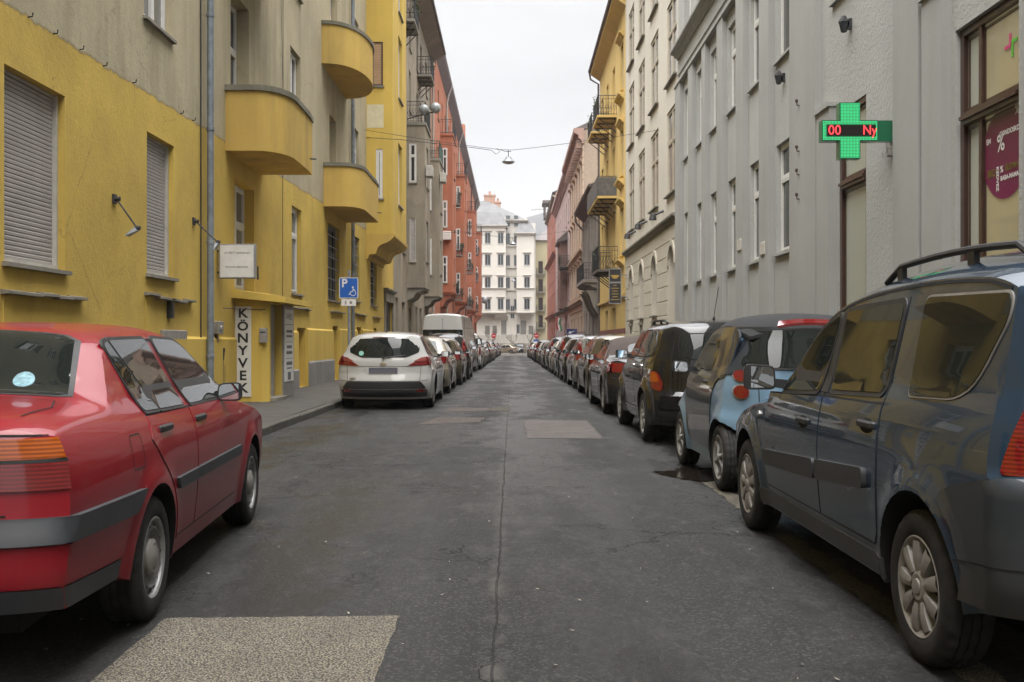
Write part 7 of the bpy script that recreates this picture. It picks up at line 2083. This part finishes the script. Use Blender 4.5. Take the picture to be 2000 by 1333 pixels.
def saloon(name, label, group, L=4.5, W=1.76, H=1.44):
    s = Shape(L, W, [(.10, .99), (.17, 1.03), (.5, 1.055), (.62, 1.065), (.85, 1.2), (1.15, 1.35), (1.4, 1.41), (1.9, 1.44), (2.3, 1.42), (2.55, 1.35), (2.95, 1.13), (3.25, .97), (3.4, .93), (4.0, .84), (4.3, .72), (4.4, .64)],
              [(.22, .14), (.34, .03), (.5, .0), (.62, .01), (.68, .035), (.95, .075), (.99, .10)], [(.22, 4.4), (.36, 4.49), (.5, 4.5), (.64, 4.4)], (1.0, 3.66), .312, belt=.94, tum=.5, bottom=.2, edge=.05, rc=(.26, .4), pw=(4.5, 3.5), sweep=(.08, .16), crown=.04, flare=.022, ra=.36)
    c = Car(name, label, 'car', s, P_A, 0, 0, 0, group, nu=76, nv=22)
    c.patch('rear_window', 'roof', mirror_poly([(0, .66), (.52, .68), (.56, .72), (.48, 1.10), (0, 1.14)]), M['glass'], .006, .02, dens=.08)
    c.patch('tail_lamp', 'back', rpoly([(.42, .76), (.80, .76), (.80, .93), (.50, .91)], .03), M['red_lamp'], .014, .03, sides='pair'); c.patch('tail_lamp', 'side', rpoly([(.22, .76), (.33, .78), (.38, .92), (.24, .93)], .02), M['red_lamp'], .012, .02)
    c.plate(.76); c.patch('bumper', 'back', [(-.76, .27), (.76, .27), (.78, .38), (-.78, .38)], M['black'], .01, .02, dens=.1); c.lines('back', [[(-.82, .66), (.82, .66)]], .008)
    c.window([rpoly([(1.12, .985), (1.86, .97), (1.82, 1.33), (1.36, 1.31), (1.25, 1.24)], [.04, .03, .03, .08, .08]), rpoly([(1.93, .97), (2.98, .965), (2.52, 1.23), (2.35, 1.30), (1.90, 1.33)], [.03, .03, .1, .06, .03])], .018)
    c.door([(1.89, .33), (1.42, .33), (1.38, .48), (1.26, .66), (1.12, .78), (1.12, .94), (1.89, .94)], (1.30, .85), 'black'); c.door([(1.91, .33), (3.04, .33), (3.08, .6), (3.02, .92), (1.91, .94)], (2.10, .85), 'black')
    c.patch('windscreen', 'roof', mirror_poly([(0, 2.48), (.52, 2.46), (.64, 3.12), (0, 3.24)]), M['glass'], .006, .02, dens=.1); c.wheels(.205, .208, 'seven', 'silver', inset=.01); c.door_mirror(2.80, .94, w=.19, h=.12)
    return c
P_VAN = paint('van_white_paint', (0.46, 0.455, 0.44), rough=.35, dust=.3)
def van(name, label, L=5.9, W=1.98, H=2.56, belt=1.25, low=False):
    k = H / 2.56
    s = Shape(L, W, [(.08, H - .08), (.16, H - .02), (.8, H), (L * .45, H - .01), (L * .60, H - .06), (L * .68, H - .25 * k), (L * .80, 1.45 * (k * .3 + .7)), (L * .84, 1.22 * (k * .3 + .7)), (L * .93, 1.05), (L - .1, .78)],
              [(.26, .06), (.36, .0), (.55, .0), (.62, .03), (1.0, .03), (H * .6, .04), (H - .08, .08)], [(.26, L - .1), (.4, L), (.6, L), (.78, L - .1)], (L * .21, L * .21 + L * .56), .335, belt=belt, tum=.13 if not low else .2, bottom=.26, edge=.07, rc=(.05, .4), pw=(8, 3.5), sweep=(.01, .14), crown=.04, flare=.01, ra=.39, taper=(.02, .08), under=.03)
    c = Car(name, label, 'van', s, P_VAN, 0, 0, 0, None, nu=72, nv=26)
    z0, z1 = (1.30, 1.88) if not low else (1.08, 1.55)
    c.patch('rear_window', 'back', rpoly([(-W * .43, z0), (W * .43, z0), (W * .42, z1), (-W * .42, z1)], .05), M['glass'], .01, .02, dens=.1)
    c.lines('back', [[(0, .5), (0, H - .2)], [(-W * .45, .52), (-W * .45, H - .25)], [(W * .45, .52), (W * .45, H - .25)]], .014)
    c.patch('tail_lamp', 'back', rpoly([(W * .44, .75), (W * .475, .75), (W * .475, 1.15), (W * .44, 1.15)], .02), M['red_lamp'], .02, .04, sides='pair'); c.patch('tail_lamp', 'side', rpoly([(.06, .75), (.16, .75), (.16, 1.15), (.06, 1.15)], .02), M['red_lamp'], .016, .03)
    c.patch('bumper', 'back', rpoly([(-W * .46, .32), (W * .46, .32), (W * .46, .55), (-W * .46, .55)], .03), M['trim'], .05, .07, dens=.1); c.plate(.62)
    c.patch('rub_strip', 'side', rpoly([(.9, .62), (L * .62, .62), (L * .62, .74), (.9, .74)], .02), M['trim'], .02, .03, dens=.12)
    c.lines('side', [[(.14, 1.95), (L * .6, 1.95)], [(L * .42, .45), (L * .42, H - .3)], [(L * .63, .45), (L * .63, H - .35)]] if not low else [[(L * .42, .45), (L * .42, H - .3)], [(L * .63, .45), (L * .63, H - .35)]], .012)
    c.window([rpoly([(L * .65, belt), (L * .79, belt), (L * .745, belt + .42), (L * .65, belt + .5)], [.04, .04, .08, .04])], .02)
    c.patch('windscreen', 'roof', mirror_poly([(0, L * .69), (W * .36, L * .69), (W * .40, L * .79), (0, L * .815)]), M['glass'], .01, .02, dens=.12)
    c.wheels(.215, .21, 'six', 'silver_dull', inset=.02); c.door_mirror(L * .74, belt, w=.2, h=.28 * k, out=.08)
    return c
# ================================================================== rows of parked cars
GL, GR = 'cars parked along the left kerb', 'cars parked along the right kerb'
proto_h = hatch('parked_car', 'x', GR)
proto_hl = hatch('parked_car', 'x', GR, L=3.95, H=1.50, slope=.14, lamp='tall', wheel='seven')
proto_c = hatch('parked_car', 'x', GR, L=3.65, W=1.66, H=1.50, slope=.18, lamp='round', wheel='six', R_=.285)
proto_s = saloon('parked_car', 'x', GR)
proto_u = hatch('parked_car', 'x', GR, L=4.35, W=1.80, H=1.64, belt=1.05, slope=.24, lamp='tall', wheel='five', R_=.34, rails=True)
USED = set()
def park(proto, label, x, y, pm, rz=0.0, group=None, cat='car'):
    if proto.root.name in USED: o = copy_tree(proto.root)
    else: o = proto.root; USED.add(o.name)
    o.location = (x, y, gz(y + 2)); o.rotation_euler = (math.atan(-.005) if y > 25 else 0, 0, R(rz))
    o['label'] = label; o['category'] = cat
    if group: o['group'] = group
    elif 'group' in o: del o['group']
    if pm is not None and pm != proto.p: respray(o, proto.p, pm)
    return o
PC = {k: paint(k.replace(' ', '_') + '_car_paint', c, metal=m, rough=.26, dust=.14) for k, c, m in (
    ('beige', (.33, .29, .22), .4), ('gold brown', (.12, .095, .06), .6), ('dark brown', (.024, .018, .014), .4), ('bronze', (.055, .040, .028), .5), ('silver', (.33, .33, .325), .6),
    ('dark green', (.008, .060, .028), .3), ('charcoal', (.02, .021, .024), .5), ('black', (.006, .006, .007), 0), ('white', (.46, .455, .44), 0), ('maroon', (.10, .012, .016), .2), ('navy', (.014, .022, .05), .4), ('grey', (.12, .122, .125), .6), ('red', (.30, .02, .02), 0))}
# left kerb
park(proto_s, 'beige saloon parked directly ahead of the white estate', -2.40, 24.0, PC['beige'], .3, GL)
park(proto_h, 'gold brown hatchback two places ahead of the white estate', -2.36, 29.3, PC['gold brown'], 0, GL)
park(proto_u, 'charcoal off-roader with roof rails parked just behind the tall white van', -2.36, 34.2, PC['charcoal'], .2, GL)
v1 = van('parked_van', 'tall white panel van with black rear window and dented doors, left row')
v1.root.location = (-2.88, 41.2, gz(46)); v1.root.rotation_euler.z = R(-4); v1.root['group'] = GL
v2 = van('parked_van', 'low white delivery van parked ahead of the tall white van', L=4.4, W=1.8, H=1.84, belt=1.1, low=True)
v2.root.location = (-2.40, 48.4, gz(50)); v2.root['group'] = GL
kinds = (proto_h, proto_s, proto_hl, proto_u, proto_c)
kname = {proto_h: 'hatchback', proto_s: 'saloon', proto_hl: 'short hatchback', proto_u: 'off-roader', proto_c: 'small rounded car'}
ordn = ['first', 'second', 'third', 'fourth', 'fifth', 'sixth', 'seventh', 'eighth', 'ninth', 'tenth', 'eleventh', 'twelfth', 'thirteenth', 'fourteenth', 'fifteenth', 'sixteenth', 'seventeenth', 'eighteenth', 'nineteenth', 'twentieth']
rn = random.Random(12)
cols = ['maroon', 'dark brown', 'silver', 'black', 'charcoal', 'bronze', 'navy', 'grey', 'dark brown', 'black', 'silver', 'maroon', 'charcoal', 'bronze', 'black', 'grey', 'dark brown', 'navy']
y = 53.6
for i in range(18):
    p = kinds[(i * 3 + 1) % 5]; col = cols[i]
    park(p, f'{col} {kname[p]} in the left row, {ordn[i]} beyond the low white delivery van', -2.36 + rn.uniform(-.06, .06), y, PC[col], rn.uniform(-.5, .5), GL)
    y += 5.05 + rn.uniform(-.15, .25)
# right kerb
park(proto_h, 'bronze hatchback parked directly ahead of the dark convertible', 2.55, 22.1, PC['bronze'], .2, GR)
park(proto_hl, 'dark brown hatchback two places ahead of the dark convertible', 2.55, 27.0, PC['dark brown'], .4, GR)
park(proto_c, 'dark green small rounded car with round red tail lamps', 2.50, 31.7, PC['dark green'], .5, GR)
park(proto_u, 'dark brown off-roader with roof rails ahead of the dark green small car', 2.56, 36.0, PC['dark brown'], .2, GR)
cols = ['dark brown', 'bronze', 'navy', 'charcoal', 'black', 'grey', 'bronze', 'black', 'dark brown', 'grey', 'dark brown', 'charcoal', 'navy', 'black']
y = 41.2
for i in range(14):
    p = kinds[(i * 2 + 1) % 5]; col = cols[i]
    park(p, f'{col} {kname[p]} in the right row, {ordn[i]} beyond the brown off-roader with roof rails', 2.56 + rn.uniform(-.06, .06), y, PC[col], rn.uniform(-.5, .5), GR)
    y += 5.1 + rn.uniform(-.15, .25)
# cars standing across the junction at the far end
GJ = 'cars standing at the far junction'
park(proto_u, 'white off-roader facing down the street at the far junction, beside the red car', 1.4, 158, PC['white'], 172, GJ)
park(proto_u, 'white off-roader at the far junction, farther from the red car', 4.2, 160, PC['white'], 165, GJ)
park(proto_s, 'red saloon standing across the far junction in front of the ivory building', 1.0, 152, PC['red'], 78, GJ)
park(proto_h, 'navy hatchback at the left corner of the far junction', -3.6, 156, PC['navy'], 180, GJ)
park(proto_hl, 'silver hatchback at the right corner of the far junction', 7.2, 157, PC['silver'], 150, GJ)
# ================================================================== signs, wires, lamps and trees
# disabled parking sign
sg = empty('parking_sign', (-3.70, 22.6, .13)); tag(sg, 'blue square disabled parking sign on a grey pole by the white estate', 'road sign')
mb = MB(); mb.tube([(0, 0, 0), (0, 0, 2.78)], .032, 10); mb.build('pole', M['steel'], sg)
zs = EYE - .13 + (666.5 - 563) * 22.6 / FPX
BLUE = plain('sign_blue', (0.010, 0.095, 0.40), .4)
mb = MB(); mb.prism(rpoly([(-.215, zs - .235), (.215, zs - .235), (.215, zs + .235), (-.215, zs + .235)], .03), 'y', -.045, -.035); mb.build('sign_border', M['white'], sg)
mb = MB(); mb.prism(rpoly([(-.20, zs - .22), (.20, zs - .22), (.20, zs + .22), (-.20, zs + .22)], .025), 'y', -.048, -.0455); mb.build('sign_panel', BLUE, sg)
text_on('P', sg, (-.095, -.050, zs + .10), .26, WHITE_INK, bold=.006)
mb = MB(); cx, cz = .10, zs - .07
mb.add([(cx - .005 + .022 * math.cos(a), -.050, cz + .085 + .022 * math.sin(a)) for a in [k * math.pi / 5 for k in range(10)]], [tuple(range(10))])
def bar(a, b, w=.010):
    a, b = Vector(a), Vector(b); d = (b - a).normalized(); q = Vector((-d.y, d.x)) * w
    mb.add([(p.x, -.050, p.y) for p in (a - q, b - q, b + q, a + q)], [(0, 1, 2, 3)])
bar((cx, cz + .06), (cx, cz - .005)); bar((cx, cz + .03), (cx + .045, cz + .03), .007); bar((cx, cz - .005), (cx - .055, cz - .02)); bar((cx - .055, cz - .02), (cx - .095, cz - .085))
n = 16
for k in range(n - 3):
    a0, a1 = math.pi * .75 + 2 * math.pi * k / n, math.pi * .75 + 2 * math.pi * (k + 1) / n
    bar((cx + .062 * math.cos(a0), cz - .045 + .062 * math.sin(a0)), (cx + .062 * math.cos(a1), cz - .045 + .062 * math.sin(a1)), .007)
mb.build('wheelchair_symbol', WHITE_INK, sg)
mb = MB(); mb.box(-.165, .165, -.042, -.036, zs - .405, zs - .255); mb.build('supplementary_plate', M['white'], sg)
mb = MB(); mb.box(-.085, -.055, -.0445, -.042, zs - .375, zs - .29); mb.box(.02, .075, -.0445, -.042, zs - .365, zs - .30); mb.build('plate_marks', plain('grey_print', (.25, .2, .2), .6), sg)

# square light box of the bookshop
lb = empty('shop_sign', (-4.93, 17.9, 2.73)); tag(lb, 'square white projecting shop sign above the bookshop doorway beside the zinc downpipe', 'sign')
mb = MB(); mb.bbox(-.325, .325, -.06, .06, -.31, .31, .008); mb.build('casing', M['silver'], lb)
mb = MB(); mb.box(-.30, .30, -.064, -.061, -.285, .285); mb.build('face', M['white'], lb)
mb = MB(); mb.box(-.40, -.325, -.02, .02, .18, .21); mb.box(-.40, -.325, -.02, .02, -.21, -.18); mb.build('wall_bracket', M['iron'], lb)
text_on('„A HELY” antikvárium', lb, (0, -.066, .15), .052, INK); text_on('könyvek adásvétele', lb, (0, -.066, -.10), .052, INK)

kb = empty('vertical_sign', (-5.13, 18.995, .24)); tag(kb, 'tall white sign reading KÖNYVEK in black stacked letters on the porch wall', 'sign')
mb = MB(); mb.box(-.15, .155, -.018, .004, 0, 1.72); mb.build('board', plain('white_board', (.60, .59, .565), .45, var=.06), kb)
for i, ch in enumerate('KÖNYVEK'):
    text_on(ch, kb, (0, -.021, 1.585 - .238 * i - (.012 if ch == 'Ö' else 0)), .25 if ch != 'Ö' else .235, INK, bold=.007, sx=1.12, name='letter')

ab = empty('shop_sign', (-4.625, 20.65, 1.2)); tag(ab, 'narrow white notice board headed A HELY beside the peeling shop door', 'sign')
mb = MB(); mb.box(-.012, .006, -.40, .40, -.73, .75); mb.build('board', plain('bright_board', (.74, .73, .70), .4), ab)
RL_ = (R(90), 0, R(90))
text_on('A HELY', ab, (.008, 0, .60), .17, INK, RL_, bold=.002)
mb = MB()
for z, hw, h in ((.44, .33, .012), (.30, .26, .05), (.20, .26, .04), (.08, .33, .010), (-.02, .22, .06), (-.14, .26, .06), (-.26, .33, .010), (-.36, .27, .07), (-.46, .22, .03), (-.62, .14, .16)):
    mb.box(.006, .009, -hw, hw, z - h / 2, z + h / 2)
mb.build('printed_lines', plain('faded_print', (.12, .12, .12), .6), ab)

# span wires with hanging street lamps
def span(Y, z0, zm, z1, xl, label, lamp_label, xlamp, aux=None):
    w = empty('span_wire', (0, Y, zm)); tag(w, label, 'cable', 'wires across the street')
    mb = MB(); pts = []
    for k in range(25):
        t = k / 24; x = xl + (5.28 - xl) * t
        f = abs(x - xlamp) / (abs(xl - xlamp) if x < xlamp else 5.28 - xlamp); e = z0 if x < xlamp else z1
        pts.append((x, 0, (e - zm) * (f ** 1.15)))
    mb.tube(pts, .008, 5); 
    mb.tube([(xl, .6, z0 - zm - .15), (xl + 1.3, .1, (z0 - zm) * .55), (xlamp - 1.2, .0, (z0 - zm) * .05 + .05), (xlamp - .6, 0, .0), (xlamp - .45, 0, -.14), (xlamp - .3, 0, -.05), (xlamp - .42, 0, .06), (xlamp - .1, 0, -.04)], .010, 5)
    mb.build('wire', M['black'], w)
    l = empty('street_lamp', (xlamp, Y, zm - .42)); tag(l, lamp_label, 'street lamp', 'lamps hung over the street')
    mb = MB(); mb.tube([(0, 0, .18), (0, 0, .42)], .015, 6); mb.tube([(-.10, 0, .38), (.10, 0, .38)], .012, 6); mb.build('hanger', M['iron'], l)
    mb = MB(); mb.lathe([(.001, .17), (.10, .165), (.12, .10), (.22, .02), (.235, .0), (.22, .0)], 'z', n=16); mb.build('hood', M['steel'], l)
    mb = MB(); mb.lathe([(.20, .005), (.185, -.04), (.12, -.065), (.001, -.07)], 'z', n=16); mb.build('lamp_glass', plain('opal_bowl', (.5, .5, .48), .2, coat=.5), l)
span(35.6, 8.85, 8.12, 8.85, -5.28, 'thin dark wire spanning the street from the yellow bay, nearest of the wires', 'grey hooded street lamp hanging from the nearest wire', -.13)
span(64.0, 8.5, 7.95, 8.6, -4.4, 'second thin wire spanning the street, carrying the smaller-looking lamp', 'grey hooded street lamp hanging in front of the ivory building', .05)
span(102.0, 8.4, 7.9, 8.4, -5.28, 'farthest thin wire across the street in front of the ivory building', 'small distant street lamp, farthest of those hung over the street', .15)

# no-entry signs at the junction
def no_entry(x, y, label, blue=False):
    s = empty('no_entry_sign', (x, y, gz(y))); tag(s, label, 'road sign', 'red signs at the far junction')
    mb = MB(); mb.tube([(0, 0, 0), (0, 0, 3.0)], .035, 6); mb.build('pole', M['steel'], s)
    mb = MB(); mb.lathe([(.001, -.06), (.38, -.06), (.38, -.04)], 'y', (0, 0, 2.7), 20); mb.build('disc', plain('sign_red', (.5, .02, .025), .4), s)
    mb = MB(); mb.box(-.26, .26, -.065, -.061, 2.64, 2.76); mb.build('bar', M['white'], s)
    if blue: mb = MB(); mb.box(-.45, .45, -.05, -.04, 1.5, 2.15); mb.build('blue_plate', BLUE, s)
no_entry(-2.75, 149, 'red round no-entry sign at the far end of the left row of cars')
no_entry(3.65, 148, 'red round no-entry sign over a blue plate at the far end of the right row', True)

# bare street trees before the ivory building
BARK = plain('bark', (.10, .085, .07), .9, var=.3)
def bare_tree(x, y, h, seed, label):
    t = empty('bare_tree', (x, y, gz(y))); tag(t, label, 'tree', 'bare trees by the far junction')
    rn = random.Random(seed); trunk = MB(); crown = MB()
    trunk.tube([(0, 0, 0), (.05, 0, h * .2), (0, .05, h * .42)], [.13, .11, .09], 7)
    def grow_(p, d, L, r, n):
        q = p + d * L
        crown.tube([tuple(p), tuple(p + d * L * .5 + Vector((rn.uniform(-.1, .1), 0, rn.uniform(0, .1)))), tuple(q)], [r, r * .8, r * .55], 4, caps=False)
        if n:
            for k in range(rn.choice((2, 3))):
                e = (d + Vector((rn.uniform(-.8, .8), rn.uniform(-.6, .6), rn.uniform(-.1, .6)))).normalized(); grow_(q, e, L * rn.uniform(.6, .8), r * .55, n - 1)
    for k in range(5): grow_(Vector((0, .05, h * (.30 + .03 * k))), Vector((rn.uniform(-.9, .9), rn.uniform(-.6, .6), .8)).normalized(), h * .2, .06, 3)
    trunk.build('trunk', BARK, t); tag(crown.build('crown', BARK, t, fix=False), kind='stuff')
bare_tree(wx(962) * .96, 163, 4.6, 1, 'bare leafless tree before the ivory building, left of the red car')
bare_tree(wx(1036) * .96, 163, 4.8, 2, 'bare leafless tree before the ivory building, behind the white off-roaders')
bare_tree(wx(1003) * .96, 166, 4.0, 3, 'slim bare tree against the middle of the ivory building')
bb = MB(); bb.box(wx(958), wx(1046), YW - 5, YW - 4.7, -1, .9)
tag(bb.build('garden_wall', M['stone']), 'low grey stone wall at the foot of the ivory building', 'wall')

# tower crane far behind the roofs
cr = empty('tower_crane', (24.0, 420, -1)); tag(cr, 'distant tower crane with its pale jib above the rooftops', 'crane')
mb = MB()
for s in (-.6, .6): mb.tube([(s, 0, 0), (s, 0, 58)], .12, 4)
mb.build('mast', M['silver_dull'], cr)
mb = MB(); mb.tube([(-16, 0, 57.6), (8, 0, 58.8)], .18, 4); mb.tube([(-16, 0, 57.8), (0, 0, 59.8), (8, 0, 59)], .10, 4)
for k in range(16): mb.tube([(-16 + k * 1.2, 0, 57.6 + .06 * k), (-15.4 + k * 1.2, 0, 57.8 + .13 * k)], .06, 3)
mb.build('jib', M['silver_dull'], cr)
# thin winter haze: one even volume round the whole scene

hz = MB(); hz.box(-600, 700, -60, 1250, -2.6, 125)
hm = bpy.data.materials.new('haze_air'); hm.use_nodes = True
hn = hm.node_tree.nodes; hn.clear()
ho = hn.new('ShaderNodeOutputMaterial'); hv = hn.new('ShaderNodeVolumePrincipled')
hv.inputs['Color'].default_value = (.95, .96, 1, 1); hv.inputs['Density'].default_value = 0.0004; hv.inputs['Anisotropy'].default_value = 0.2
hm.node_tree.links.new(hv.outputs[0], ho.inputs['Volume'])
tag(hz.build('haze', hm), kind='stuff')
